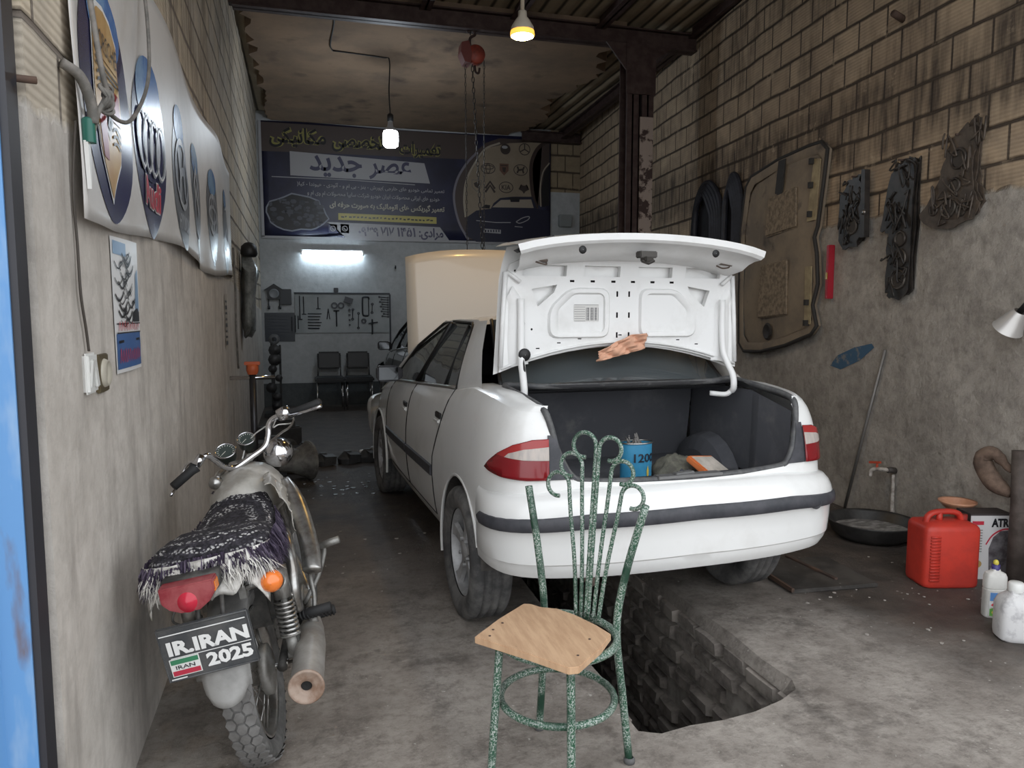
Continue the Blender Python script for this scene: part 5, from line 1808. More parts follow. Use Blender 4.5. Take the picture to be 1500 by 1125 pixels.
for k, (u, v0, v1) in enumerate(((.60, .35, .6), (.66, .12, .5), (.81, .52, .74), (.85, -.05, .45))):
    tool('ring_spanner', 'spanner', ('short slim spanner between the sockets and the hacksaw', 'long spanner beside the hacksaw foot', 'short spanner right of the hacksaw', 'long bar with a crosspiece hanging below the hacksaw')[k], spanner(u, v0, u + .005, v1, .013) if k < 3 else (lambda bm: [tube(bm, [tfn(.81, -.05, .03), tfn(.81, .35, .03)], .014, 6), tube(bm, [tfn(.77, .24, .03), tfn(.87, .27, .03)], .01, 6)]))
tool('chain_wrench', 'wrench', 'round dark chain wrench at the lower right of the tool board', lambda bm: lathe(bm, [(.018, -.012), (.042, -.012), (.042, .012), (.018, .012), (.018, -.012)], 16, 'Y', c=tfn(.72, .30, .016)))
kb = B(); box(kb, (.42, BACK_Y - .04, TZ1 + .06), (.07, .06, .07)); lathe(kb, [(.001, 0), (.02, 0), (.02, .02), (.001, .02)], 10, 'Y', c=(.42, BACK_Y - .09, TZ1 + .06))
tag(obj('padlock', kb, m_tool, bevel=.006), 'small dark padlock above the tool board frame', 'padlock')
# dark poster, box and gauge left of the board
kb = B(); box(kb, (-.43, BACK_Y - .008, 1.23), (.44, .012, .44))
ps = tag(obj('dark_notice_board', kb, M('dark_blue_board', (0.022, 0.030, 0.042), .35), smooth=False), 'dark blue square notice board on the back wall left of the tools', 'notice board')
kb = B()
for k in range(7): add_stroke(kb, [(-.6, 1.40 - k * .05), (-.5 + .02 * k, 1.40 - k * .05), (-.30, 1.398 - k * .05)], .006, BW, .0155)
obj('faint_writing', kb, M('faint_chalk', (0.045, 0.055, 0.075), .8), ps, smooth=False)
ck = thing('wall_clock', 'dark house-shaped clock on the back wall above the notice board', 'clock', (-.50, BACK_Y - .03, 1.74))
kb = B(); prism(kb, [(-.10, -.09), (.10, -.09), (.10, .05), (.15, .05), (0, .15), (-.15, .05), (-.10, .05)], 0, .06, lambda u, v, h: (u, .03 - h, v)); fix_normals(kb)
obj('case', kb, M('dark_clock_wood', (0.035, 0.036, 0.04), .5), ck, smooth=False)
kb = B(); lathe(kb, [(.001, -.036), (.058, -.036), (.066, -.042), (.072, -.030)], 24, 'Y'); obj('dial', kb, M('grey_dial', (0.22, 0.24, 0.26), .4), ck)
for x in (-.08, .08):
    kb = B(); tube(kb, [(x, -.01, -.09), (x, -.01, -.19)], .008, 6); lathe(kb, [(.001, -.24), (.02, -.235), (.02, -.19), (.001, -.185)], 10, 'Z', c=(x, -.01, 0)); obj('weight', kb, m_tool, ck)
kb = B(); box(kb, (-.33, BACK_Y - .03, 1.69), (.17, .05, .24))
tag(obj('junction_box', kb, M('dark_grey_box', (0.06, 0.065, 0.072), .5), bevel=.008), 'dark grey box on the back wall right of the clock', 'box')
kb = B(); box(kb, (4.17, BACK_Y - .05, 2.98), (.22, .09, .20))
tag(obj('meter_box', kb, M('grey_meter_plastic', (0.27, 0.29, 0.29), .5), bevel=.012), 'small pale grey box on the back wall right of the big sign', 'box')
kb = B(); tube(kb, [(1.34, BACK_Y - .01, 2.16), (1.34, BACK_Y - .09, 2.15), (1.34, BACK_Y - .09, 2.19)], .012, 6)
tag(obj('wall_hook', kb, m_tool), 'small iron hook on the back wall above the tool board corner', 'hook')

# two waiting chairs
m_lea = M('black_leatherette', (0.016, 0.018, 0.021), .45)
def wchair(x, label):
    t = thing('visitor_chair', label, 'chair', (x, BACK_Y - .45, 0), 0, 'visitor chairs against the back wall')
    b_ = B(); box(b_, (0, -.02, .45), (.43, .42, .075)); obj('seat', b_, m_lea, t, bevel=.02)
    b_ = B(); box(b_, (0, .20, .72), (.35, .05, .27), rot=(radians(-8), 0, 0)); obj('backrest', b_, m_lea, t, bevel=.03)
    for sx in (1, -1):
        b_ = B(); tube(b_, [(sx * .17, .19, .46), (sx * .17, .225, .80)], .011, 8); obj('back_post', b_, m_chrome, t)
        for sy in (1, -1):
            b_ = B(); tube(b_, [(sx * .18, sy * .17 - .02, .42), (sx * .19, sy * .19 - .02, 0)], .012, 8); obj('leg', b_, m_chrome, t)
wchair(.285, 'black visitor chair against the back wall, left one of the pair')
wchair(.72, 'black visitor chair against the back wall, right one of the pair')

# rack with hanging parts in the back left corner
rk = thing('parts_stand', 'dark upright stand of oily parts in the back left corner under the notice board', 'rack', (-.50, 10.9, 0))
kb = B(); box(kb, (-.0, 0, .55), (.05, .05, 1.1)); box(kb, (.10, 0, .5), (.03, .04, 1.0)); box(kb, (.03, 0, .03), (.3, .3, .05)); obj('post', kb, M('oily_black_steel', (0.014, 0.014, 0.015), .5), rk, smooth=False)
kb = B()
rn = random.Random(3)
for k in range(7): 
    lathe(kb, [(.001, -.03), (.05 + rn.uniform(0, .04), -.02), (.05, .03), (.001, .04)], 10, 'Y', c=(rn.uniform(-.03, .10), -.06, .15 + k * .13))
obj('hung_part', kb, M('oily_parts', (0.03, 0.03, 0.032), .45, col2=(0.07, 0.07, 0.07)), rk)
kb = B(); lathe(kb, [(.035, -.03), (.075, -.03), (.075, .03), (.035, .03), (.035, -.03)], 16, 'Y', c=(.03, -.05, 1.08)); obj('pulley', kb, M('grey_pulley', (0.12, 0.125, 0.13), .5), rk)

# ------------------------------------------------------------------ ceiling lamps and hoist
lt = thing('hanging_bulb', 'bright white bulb hanging from a drooping wire in front of the big sign', 'lamp', (.955, 8.8, 3.46))
kb = B(); lathe(kb, [(.001, -.13), (.06, -.128), (.082, -.11), (.088, -.06), (.088, .02), (.075, .05)], 28, 'Z'); obj('bulb', kb, M('lit_cool_bulb', (1, 1, 1), .4, emit=(0.80, 0.90, 1.0), estr=115.0), lt)
kb = B(); lathe(kb, [(.075, .05), (.06, .085), (.035, .10), (.028, .15), (.03, .17), (.001, .175)], 24, 'Z'); obj('bulb_collar', kb, M('grey_lamp_collar', (0.40, 0.42, 0.45), .5), lt)
kb = B(); lathe(kb, [(.001, .16), (.036, .16), (.036, .23), (.015, .25), (.001, .25)], 16, 'Z'); obj('lamp_holder', kb, m_black, lt)
kb = B(); tube(kb, spline([(0, 0, .24), (-.01, 0, .5), (.0, 0, .83), (-.08, -.02, .85), (-.35, -.06, .852), (-.63, -.1, .85)], 6), .008, 6)
tube(kb, spline([(-.63, -.1, .85), (-.66, -.3, .848), (-.64, -.9, .85), (-.66, -1.25, .80)], 5), .008, 6); obj('lamp_wire', kb, m_black, lt)
WARM = (1.405, 4.9, 3.30)
lt = thing('warm_bulb', 'warm yellow reflector bulb hanging near the ceiling above the white car', 'lamp', WARM)
kb = B(); lathe(kb, [(.001, -.058), (.052, -.057), (.064, -.054), (.074, -.0485)], 28, 'Z'); obj('lit_face', kb, M('lit_warm_bulb', (1, .9, .6), .4, emit=(1.0, 0.60, 0.17), estr=150.0), lt)
kb = B(); lathe(kb, [(.0745, -.0485), (.079, -.046), (.081, -.036), (.079, -.020), (.077, -.014)], 28, 'Z'); obj('lit_rim', kb, M('glowing_orange_rim', (1, .6, .2), .4, emit=(1.0, 0.50, 0.06), estr=1.3), lt)
kb = B(); lathe(kb, [(.0775, -.015), (.074, .01), (.05, .05), (.03, .075), (.028, .11), (.001, .115)], 28, 'Z'); obj('bulb_collar', kb, M('white_lamp_shell', (0.55, 0.50, 0.42), .4), lt)
kb = B(); tube(kb, [(0, 0, .10), (.0, 0, .5), (0, 0, 1.13)], .014, 8); obj('lamp_cord', kb, M('pale_cord', (0.42, 0.36, 0.28), .6), lt)

ho = thing('chain_hoist', 'orange chain hoist with long chains hanging from the cross beam', 'hoist', (1.62, BEAM_Y, 3.97))
m_orange = M('worn_orange_paint', (0.36, 0.060, 0.035), .5, col2=(0.18, 0.04, 0.03), nscale=12)
kb = B(); lathe(kb, [(.001, -.07), (.08, -.07), (.092, -.05), (.092, .03), (.08, .05), (.001, .05)], 22, 'Y', c=(.03, 0, 0)); obj('gear_case', kb, m_orange, ho)
kb = B(); prism(kb, [(-.12, .09), (-.05, .11), (-.02, .0), (-.03, -.10), (-.09, -.09), (-.13, 0)], -.09, .07, lambda u, v, h: (u, h, v)); fix_normals(kb); obj('side_plate', kb, M('dark_red_plate', (0.16, 0.035, 0.028), .5), ho, smooth=False)
kb = B(); tube(kb, spline([(-.02, 0, .08), (-.02, 0, .16), (.03, 0, .2), (.0, 0, .24), (-.05, 0, .22)], 5), .014, 8); obj('hook', kb, m_steel, ho)
def chain(name, x0, z0, x1, z1, step=.05, r=.008):
    n = int((z0 - z1) / step)
    bm = B()
    for k in range(n):
        t = k / n
        c_ = Vector((x0 + (x1 - x0) * t, 0, z0 + (z1 - z0) * t))
        pts = [c_ + (Vector((r * 1.6 * cos(a), 0, step * .62 * sin(a))) if k % 2 else Vector((0, r * 1.6 * cos(a), step * .62 * sin(a)))) for a in [2 * pi * i_ / 8 for i_ in range(8)]]
        tube(bm, pts, r * .55, 4, closed=True)
    return obj(name, bm, M('dark_chain_steel', (0.055, 0.048, 0.045), .5, metal=.5), ho)
chain('chain', -.03, .34, -.01, .16)
chain('chain', .0, -.08, .10, -1.95)
chain('chain', .12, -.06, .115, -1.95, .04, .005)
chain('chain', -.07, -.08, -.06, -1.95, .04, .005)
kb = B(); tube(kb, spline([(.02, -.02, -.10), (.03, -.02, -.16), (.06, -.02, -.17), (.07, -.02, -.12)], 4), .012, 6); obj('hook', kb, m_steel, ho)
# ------------------------------------------------------------------ motorcycle leaning beside the left wall
BIKE_LOC, BIKE_ROT, BIKE_S = (-.152, 2.455, 0), (0, radians(-10.5), radians(-4.0)), .95
bike = thing('motorcycle', 'old motorcycle with a shaggy seat cover and dark number plate leaning by the left wall', 'motorcycle', BIKE_LOC, rot=BIKE_ROT)
bike.scale = (BIKE_S,) * 3
BIKE_M = Matrix.Translation(BIKE_LOC) @ Euler(BIKE_ROT).to_matrix().to_4x4() @ Matrix.Diagonal((BIKE_S, BIKE_S, BIKE_S, 1))
BIKE_I = BIKE_M.inverted()
WL = lambda x, y, z: BIKE_I @ Vector((x, y, z))
m_bkt = M('dusty_black_tyre', (0.085, 0.083, 0.08), .9, col2=(0.16, 0.155, 0.15), nscale=14)
m_tread = M('dusty_tread_blocks', (0.17, 0.165, 0.16), .9, col2=(0.12, 0.115, 0.11), nscale=20)
m_dull = M('dull_chrome', (0.50, 0.50, 0.49), .3, metal=.9, col2=(0.30, 0.28, 0.26), nscale=14)
m_dirtal = M('dirty_aluminium', (0.34, 0.335, 0.32), .5, metal=.5, col2=(0.18, 0.17, 0.155), nscale=10, bump=.001)
m_grime = M('grimy_black_metal', (0.035, 0.034, 0.033), .6, col2=(0.09, 0.085, 0.078), nscale=12)
m_fend = M('dusty_grey_mudguard', (0.27, 0.265, 0.255), .55, col2=(0.16, 0.155, 0.15), nscale=6)
m_rub = M('black_grip_rubber', (0.016, 0.016, 0.017), .7)

def mwheel(cy_, yaw=0.0, front=False):
    t = bpy.data.objects.new('wheel', None); COL.objects.link(t); t.parent = bike
    t.location = (0, cy_, .29); t.rotation_euler = (0, 0, yaw)
    b_ = B()
    W_ = .047 if not front else .04
    prof = [(.222, -.032), (.245, -W_ * .95), (.268, -W_), (.283, -W_ * .72), (.290, -W_ * .35), (.292, 0), (.290, W_ * .35), (.283, W_ * .72), (.268, W_), (.245, W_ * .95), (.222, .032)]
    lathe(b_, prof, 56, 'X', mi=0)
    if not front:
        N_ = 46
        for k in range(N_):
            for row in range(3):
                a0 = 2 * pi * (k + (.5 if row != 1 else 0)) / N_
                xc = (row - 1) * .030
                hexa = []
                for q in range(6):
                    aa = pi * q / 3 + pi / 6
                    x_ = xc + .0165 * sin(aa)
                    da = .0185 * cos(aa) / .29
                    r_ = .2965 - 4.2 * x_ * x_ * .9
                    hexa.append(b_.verts.new((x_, r_ * cos(a0 + da), r_ * sin(a0 + da))))
                base = []
                for q in range(6):
                    aa = pi * q / 3 + pi / 6
                    x_ = xc + .0178 * sin(aa)
                    da = .0200 * cos(aa) / .29
                    r_ = .2905 - 4.2 * x_ * x_ * .9
                    base.append(b_.verts.new((x_, r_ * cos(a0 + da), r_ * sin(a0 + da))))
                b_.faces.new(hexa).material_index = 1
                for q in range(6):
                    b_.faces.new((base[q], base[(q + 1) % 6], hexa[(q + 1) % 6], hexa[q])).material_index = 1
        fix_normals(b_)
    obj('tyre', b_, [m_bkt, m_tread], t, angle=30)
    b_ = B()
    lathe(b_, [(.218, -.034), (.212, -.036), (.206, -.026), (.198, -.012), (.198, .012), (.206, .026), (.212, .036), (.218, .034)], 48, 'X')
    obj('rim', b_, m_dull, t)
    b_ = B()
    for k in range(18):
        for s_ in (1, -1):
            a = 2 * pi * (k + .25 * s_) / 18
            a2 = a + (.6 if k % 2 else -.6)
            tube(b_, [(s_ * .038, .055 * cos(a2), .055 * sin(a2)), (s_ * .006, .204 * cos(a), .204 * sin(a))], .0022, 4)
    obj('spokes', b_, m_dull, t)
    b_ = B()
    lathe(b_, [(.001, -.07), (.02, -.07), (.03, -.05), (.062, -.046), (.066, -.03), (.045, -.02), (.045, .02), (.075, .03), (.085, .038), (.085, .058), (.07, .064), (.03, .066), (.022, .075), (.001, .075)], 28, 'X')
    obj('hub', b_, m_dirtal, t)
    b_ = B(); tube(b_, [(-.13, 0, 0), (.135, 0, 0)], .010, 8)
    for x in (-.115, .115): tube(b_, [(x - .008, 0, 0), (x + .008, 0, 0)], .017, 6)
    obj('axle', b_, m_dull, t)
mwheel(0)
mwheel(1.17, radians(24), True)
# swing arm, frame
b_ = B()
for s_ in (1, -1):
    tube(b_, [(s_ * .10, -.02, .29), (s_ * .105, .25, .32), (s_ * .09, .42, .36)], .018, 8)
obj('swing_arm', b_, m_grime, bike)
b_ = B()
for s_ in (1, -1):
    tube(b_, spline([(s_ * .115, -.20, .66), (s_ * .12, .05, .645), (s_ * .10, .35, .62), (s_ * .05, .70, .72)], 5), .014, 8)
    tube(b_, spline([(s_ * .10, .38, .60), (s_ * .10, .42, .40), (s_ * .09, .50, .22)], 5), .015, 8)
tube(b_, [(0, .75, .72), (0, .62, .25)], .02, 8)
obj('frame', b_, m_grime, bike)
# rear mudguard
b_ = B()
rings = []
for k in range(18):
    a = radians(55 + k * 6.3)
    r_ = .325
    w = .062
    c_, s_ = cos(a), sin(a)
    rings.append([(x, (r_ - 3.2 * x * x) * c_, .29 + (r_ - 3.2 * x * x) * s_) for x in (-w, -w * .6, 0, w * .6, w)])
loft(b_, rings, closed=False)
o = obj('rear_mudguard', b_, m_fend, bike); solidify(o, .003, 0)
b_ = B()
grid(b_, lambda a, c_: ((a - .5) * .135 * (1 - .35 * c_ ** 3), -.330 - .040 * c_ + .02 * (2 * a - 1) ** 2, .49 - .125 * c_ + .012 * (2 * a - 1) ** 2 * (c_ > .8)), 8, 6)
o = obj('mudguard_flap', b_, m_fend, bike); solidify(o, .004, 0)
# number plate
PL_Y, PLZ, PW, PH = -.360, .560, .258, .170
PFN = lambda u, v, h: (u - .018, PL_Y - h - (v - PLZ) * .10, v)
b_ = B()
prism(b_, [(-PW / 2, PLZ - PH / 2), (PW / 2, PLZ - PH / 2), (PW / 2, PLZ + PH / 2), (-PW / 2, PLZ + PH / 2)], -.012, .0, PFN); fix_normals(b_)
m_plate = M('dark_grey_plate', (0.050, 0.053, 0.058), .5, col2=(0.085, 0.085, 0.085), nscale=14)
plate = obj('number_plate', b_, m_plate, bike, bevel=.004)
b_ = B()
for q in ([(-PW / 2 + .004, PLZ - PH / 2 + .004), (PW / 2 - .004, PLZ - PH / 2 + .004), (PW / 2 - .004, PLZ + PH / 2 - .004), (-PW / 2 + .004, PLZ + PH / 2 - .004)],):
    tube(b_, [PFN(u, v, .001) for u, v in q], .0035, 6, closed=True)
obj('plate_rim', b_, m_plate, plate)
b_ = B()
add_text(b_, 'IR.IRAN', (-.108, PLZ - .004, .118, PLZ + .041), PFN, .003, bold=.045)
add_text(b_, '2025', (-.012, PLZ - .062, .118, PLZ - .018), PFN, .003, bold=.045)
add_stroke(b_, [(-.122, PLZ + .062), (.118, PLZ + .062)], .0035, PFN, .003)
add_stroke(b_, [(-.105, PLZ - .011), (.12, PLZ - .011)], .0025, PFN, .003)
add_stroke(b_, [(-.118, PLZ - .076), (-.075, PLZ - .076)], .004, PFN, .003)
obj('plate_lettering', b_, M('white_plate_paint', (0.74, 0.74, 0.73), .4), plate, smooth=False)
b_ = B()
fz = PLZ - .041
for z0, z1, mi in ((fz - .028, fz + .028, 0), (fz + .010, fz + .025, 1), (fz - .025, fz - .010, 2)):
    add_poly(b_, [(-.112, z0), (-.030, z0), (-.030, z1), (-.112, z1)] if mi == 0 else [(-.109, z0), (-.033, z0), (-.033, z1), (-.109, z1)], PFN, .003 + .0006 * mi, mi)
add_text(b_, 'IRAN', (-.098, fz - .006, -.045, fz + .006), PFN, .0045, bold=.01, mi=3)
obj('flag_sticker', b_, [M('flag_white', (0.70, 0.70, 0.68), .4), M('flag_green', (0.04, 0.20, 0.10), .4), M('flag_red', (0.45, 0.03, 0.06), .4), m_ink], plate, smooth=False)
for s_ in (1, -1):
    b_ = B(); tube(b_, [(s_ * .035, -.345, PLZ + .05), (s_ * .035, -.30, PLZ + .12)], .007, 6); obj('plate_bracket', b_, m_grime, bike)
# tail lamp
LX, LYY, LZ = -.035, -.325, .728
tlp = bpy.data.objects.new('tail_lamp', None); COL.objects.link(tlp); tlp.parent = bike; tlp.location = (LX, LYY, LZ); tlp.scale = (.86, 1, .92); tlp.rotation_euler = (0, radians(1), 0)
b_ = B()
loft(b_, [[(x * k, -.045 + dy, z * k2) for x, z in ((-.088, -.015), (-.065, -.04), (-.03, -.056), (.03, -.056), (.065, -.035), (.088, -.005), (.088, .034), (-.088, .034))] for k, k2, dy in ((.97, .95, -.006), (1, 1, .004), (1, 1, .05))])
fix_normals(b_)
obj('lamp_lens', b_, M('dusty_red_lens', (0.22, 0.018, 0.028), .4, col2=(0.32, 0.075, 0.08), nscale=10), tlp, angle=50, bevel=.003)
b_ = B(); lathe(b_, [(.001, -.062), (.018, -.060), (.022, -.055), (.034, -.050), (.036, -.045)], 20, 'Y', c=(-.004, 0, -.022)); obj('reflector', b_, M('bright_red_reflector', (0.48, 0.02, 0.045), .2), tlp)
b_ = B(); box(b_, (.084, -.02, .008), (.012, .05, .035)); obj('side_reflector', b_, M('orange_reflector', (0.75, 0.20, 0.02), .25), tlp, bevel=.003)
b_ = B(); loft(b_, [[(x * 1.04, y, z * 1.06) for x, z in ((-.088, -.02), (-.03, -.056), (.03, -.056), (.088, -.01), (.088, .036), (-.088, .036))] for y in (.0, .06)]); obj('lamp_housing', b_, m_grime, tlp, angle=40)
b_ = B(); tube(b_, spline([(-.06, 0, -.05), (-.08, 0, -.09), (-.06, .02, -.12)], 4), .004, 5); obj('bracket_wire', b_, m_grime, tlp)
# turn signal, right
ts = bpy.data.objects.new('turn_signal', None); COL.objects.link(ts); ts.parent = bike; ts.location = (.172, -.235, .668)
b_ = B(); lathe(b_, [(.001, -.040), (.018, -.037), (.030, -.026), (.034, -.012), (.034, 0)], 24, 'Y'); obj('signal_lens', b_, M('orange_lens', (0.80, 0.20, 0.035), .2, coat=.5), ts)
b_ = B(); lathe(b_, [(.035, -.004), (.038, 0), (.036, .02), (.022, .04), (.001, .045)], 24, 'Y'); obj('signal_shell', b_, m_dull, ts)
b_ = B(); tube(b_, [(-.03, .02, -.005), (-.09, .025, -.015)], .009, 8); box(b_, (-.095, .02, -.02), (.022, .022, .04)); obj('signal_stalk', b_, m_dirtal, ts)
# shock absorbers
for s_ in (1, -1):
    sk = bpy.data.objects.new('shock_absorber', None); COL.objects.link(sk); sk.parent = bike; sk.location = (s_ * .15, .02, .63)
    d = Vector((0, -.045, -.30)); 
    P = lambda t: d * t
    b_ = B(); tube(b_, [P(0), P(.36)], .030, 16); tube(b_, [P(-.06), P(.02)], .016, 10); obj('shock_cover', b_, m_dull, sk)
    b_ = B()
    coil = []
    for k in range(97):
        a = 2 * pi * k / 12
        c_ = P(.36 + .40 * k / 96)
        coil.append(c_ + Vector((.030 * cos(a), .030 * sin(a), 0)))
    tube(b_, coil, .0055, 6); obj('shock_spring', b_, m_dull, sk)
    b_ = B(); tube(b_, [P(.36), P(.8)], .012, 10); tube(b_, [P(.76), P(1.0)], .019, 12); tube(b_, [P(.77), P(.79)], .034, 14); tube(b_, [P(1.0) - Vector((.02, 0, 0)), P(1.0) + Vector((.035, 0, 0))], .014, 10); obj('shock_body', b_, m_dirtal, sk)
# muffler on the right
b_ = B()
mp = [(.17, .46, .31), (.185, .30, .315), (.195, .15, .325), (.20, .02, .325), (.205, -.16, .325), (.208, -.275, .325)]
tube(b_, mp, [.022, .028, .044, .052, .052, .050], 24, cap=False)
mf = obj('muffler', b_, M('dusty_muffler', (0.42, 0.40, 0.375), .45, metal=.35, col2=(0.27, 0.245, 0.22), nscale=7), bike)
b_ = B(); lathe(b_, [(.054, .0), (.056, -.010), (.052, -.014), (.046, -.010), (.030, -.004), (.018, -.006), (.017, .03)], 28, 'Y', c=(.208, -.275, .325))
obj('muffler_end', b_, M('rusty_pale_end_cap', (0.34, 0.26, 0.21), .7, col2=(0.20, 0.12, 0.08), nscale=14), mf)
b_ = B(); lathe(b_, [(.001, .0), (.0165, .0)], 16, 'Y', c=(.208, -.272, .325)); obj('outlet', b_, m_holes, mf)
b_ = B(); tube(b_, spline([(.17, .46, .31), (.14, .62, .33), (.10, .74, .42), (.06, .74, .50)], 5), .020, 10); obj('exhaust_pipe', b_, m_dull, bike)
b_ = B(); box(b_, (.17, .0, .40), (.012, .05, .11)); obj('muffler_bracket', b_, m_grime, bike)
# big chromed guard on the right flank and the leg shield tube
b_ = B()
pts = spline([(.155, .62, .80), (.185, .52, .755), (.215, .40, .68), (.235, .28, .60), (.240, .21, .55), (.236, .18, .525)], 6)
tube(b_, pts, [.020 + .016 * min(1, k / 8) for k in range(len(pts) - 2)] + [.026, .012], 14, flat=.75)
obj('heat_shield', b_, m_dull, bike)
b_ = B(); tube(b_, spline([(.15, .30, .68), (.175, .18, .66), (.185, .10, .60), (.18, .06, .52), (.175, .08, .44)], 6), .021, 10); obj('side_rail', b_, m_dull, bike)
# engine
b_ = B()
box(b_, (.0, .55, .30), (.24, .28, .18)); lathe(b_, [(.001, -.04), (.085, -.04), (.09, .0), (.07, .03), (.001, .035)], 22, 'X', c=(.13, .50, .30)); box(b_, (0, .66, .33), (.2, .12, .12))
eng = obj('engine_block', b_, m_dirtal, bike, bevel=.015)
b_ = B()
for k in range(9): box(b_, (0, .66 + .012 * k, .40 + .022 * k), (.17, .15, .008), rot=(radians(-25), 0, 0))
box(b_, (0, .70, .50), (.10, .10, .2), rot=(radians(-25), 0, 0))
obj('cylinder_fins', b_, m_dirtal, eng)
b_ = B(); box(b_, (.13, .23, .535), (.045, .20, .14)); box(b_, (-.13, .23, .535), (.045, .2, .14))
obj('side_cover', b_, m_dirtal, bike, bevel=.02)
b_ = B(); box(b_, (0, .20, .50), (.2, .24, .2)); obj('air_box', b_, m_grime, bike, bevel=.02)
b_ = B()
tube(b_, [(.13, .33, .30), (.27, .34, .31)], .017, 10)
for k in range(9): tube(b_, [(.155 + k * .013, .338, .309), (.161 + k * .013, .338, .309)], .021, 10)
obj('foot_peg', b_, m_rub, bike)
b_ = B()
tube(b_, [(.15, .12, .40), (.285, .10, .415)], .017, 10)
for k in range(9): tube(b_, [(.175 + k * .012, .117, .403), (.181 + k * .012, .116, .404)], .021, 10)
obj('pillion_peg', b_, m_rub, bike)
b_ = B(); tube(b_, spline([(.15, .42, .33), (.22, .45, .42), (.26, .47, .50), (.262, .47, .53)], 4), .010, 8); tube(b_, [(.235, .47, .53), (.33, .46, .545)], .015, 10); obj('kick_starter', b_, m_dirtal, bike)
b_ = B(); tube(b_, spline([(.215, .27, .56), (.222, .22, .50), (.225, .18, .43), (.21, .14, .37)], 4), .008, 6); tube(b_, [(.21, .145, .385), (.21, .13, .35)], .018, 8); tube(b_, [(.215, .275, .585), (.216, .265, .545)], .016, 8); obj('brake_lever_rod', b_, m_dirtal, bike)
b_ = B(); tube(b_, spline([(-.13, .42, .26), (-.18, .40, .12), (-.235, .37, .045)], 4), .011, 8); obj('side_stand', b_, m_grime, bike)
# seat with shaggy knitted cover
def seat_sec(y):
    w = lin([(-.25, .160), (-.18, .182), (0, .175), (.2, .150), (.38, .125), (.50, .095)], y)
    zt = lin([(-.25, .800), (-.20, .838), (-.05, .832), (.1, .805), (.3, .805), (.42, .83), (.50, .835)], y)
    return w, zt
m_knit = bpy.data.materials.new('black_knitted_cover')
m_knit.use_nodes = True
nt = m_knit.node_tree
bs = nt.nodes['Principled BSDF']; bs.inputs['Roughness'].default_value = .9
tc = nt.nodes.new('ShaderNodeTexCoord')
mpn = nt.nodes.new('ShaderNodeMapping'); mpn.inputs['Location'].default_value = (.0, -.10, -.74); mpn.inputs['Scale'].default_value = (1.0, .75, .6)
nt.links.new(tc.outputs['Object'], mpn.inputs[0])
wv = nt.nodes.new('ShaderNodeTexWave'); wv.wave_type = 'RINGS'; wv.rings_direction = 'SPHERICAL'
wv.inputs['Scale'].default_value = 10.5; wv.inputs['Distortion'].default_value = 1.2; wv.inputs['Detail'].default_value = 1
nt.links.new(mpn.outputs[0], wv.inputs['Vector'])
vo_ = nt.nodes.new('ShaderNodeTexVoronoi'); vo_.inputs['Scale'].default_value = 95
nt.links.new(tc.outputs['Object'], vo_.inputs['Vector'])
k1 = ramp01(nt, wv.outputs[1], .45, .75)
k2 = ramp01(nt, vo_.outputs['Distance'], .50, .30)
k3 = ramp01(nt, noise_node(nt, tc.outputs['Object'], 5, 3), .33, .52)
fac = math_node(nt, 'MULTIPLY', math_node(nt, 'MULTIPLY', k1, k2), k3)
cc = mix_col(nt, fac, mix_col(nt, ramp01(nt, noise_node(nt, tc.outputs['Object'], 60, 3), .4, .7), (0.010, 0.009, 0.013), (0.045, 0.04, 0.052)), (0.50, 0.49, 0.49))
nt.links.new(cc, bs.inputs['Base Color'])
bp = nt.nodes.new('ShaderNodeBump'); bp.inputs['Distance'].default_value = .006; bp.inputs['Strength'].default_value = 1
nt.links.new(vo_.outputs['Distance'], bp.inputs['Height']); nt.links.new(bp.outputs[0], bs.inputs['Normal'])
b_ = B()
rings = []
for k in range(24):
    y = -.25 + .75 * k / 23
    w, zt = seat_sec(y)
    sag = .016 * sin(pi * min(1, max(0, (y + .05) / .35)))
    ring = []
    for q in range(17):
        a = pi * q / 16
        x = w * cos(a) * (1 + .06 * sin(a) ** 2)
        z = zt - sag - .085 * (1 - sin(a) ** .55)
        ring.append((x, y + .004 * sin(9 * a + k), z + .004 * sin(7 * a + 2 * k)))
    ring += [(-w * .8, y, zt - .10), (w * .8, y, zt - .10)]
    rings.append(ring)
loft(b_, rings); fix_normals(b_)
seat = obj('seat', b_, m_knit, bike, angle=80)
# fringe of the cover
b_ = B()
rn = random.Random(21)
def hair(p, d, L_, w=.0022, mi=0):
    p = Vector(p); d = Vector(d).normalized()
    s_ = d.cross(Vector((rn.uniform(-1, 1), rn.uniform(-1, 1), .3))).normalized() * w
    q = p + d * L_ * .55 + Vector((rn.uniform(-.008, .008), rn.uniform(-.008, .008), -.002))
    e = p + d * L_ + Vector((rn.uniform(-.014, .014), rn.uniform(-.012, .012), -.012))
    v = [b_.verts.new(t_) for t_ in (p - s_, p + s_, q + s_, q - s_, e)]
    b_.faces.new((v[0], v[1], v[2], v[3])).material_index = mi
    b_.faces.new((v[3], v[2], v[4])).material_index = mi
for k in range(2600):
    t_ = rn.random()
    if t_ < .55:                          # round the tail
        a = rn.uniform(-.02, pi + .02)
        x = .19 * cos(a); y = -.20 - .062 * max(0, sin(a)) ** .7
        w, zt = seat_sec(-.23)
        zz = zt - .025 - .012 * abs(cos(a)) + rn.uniform(-.03, .012)
        hair((x, y, zz), (cos(a) * .35, -.35 * sin(a), -1), rn.uniform(.03, .058), mi=rn.choice((0, 0, 1)))
    else:
        s_ = rn.choice((1, -1)); y = rn.uniform(-.22, .34)
        w, zt = seat_sec(y)
        hair((s_ * (w + .004), y, zt - .055 + rn.uniform(-.02, .015)), (s_ * .3, -.1, -1), rn.uniform(.04, .085), mi=rn.choice((0, 0, 1)))
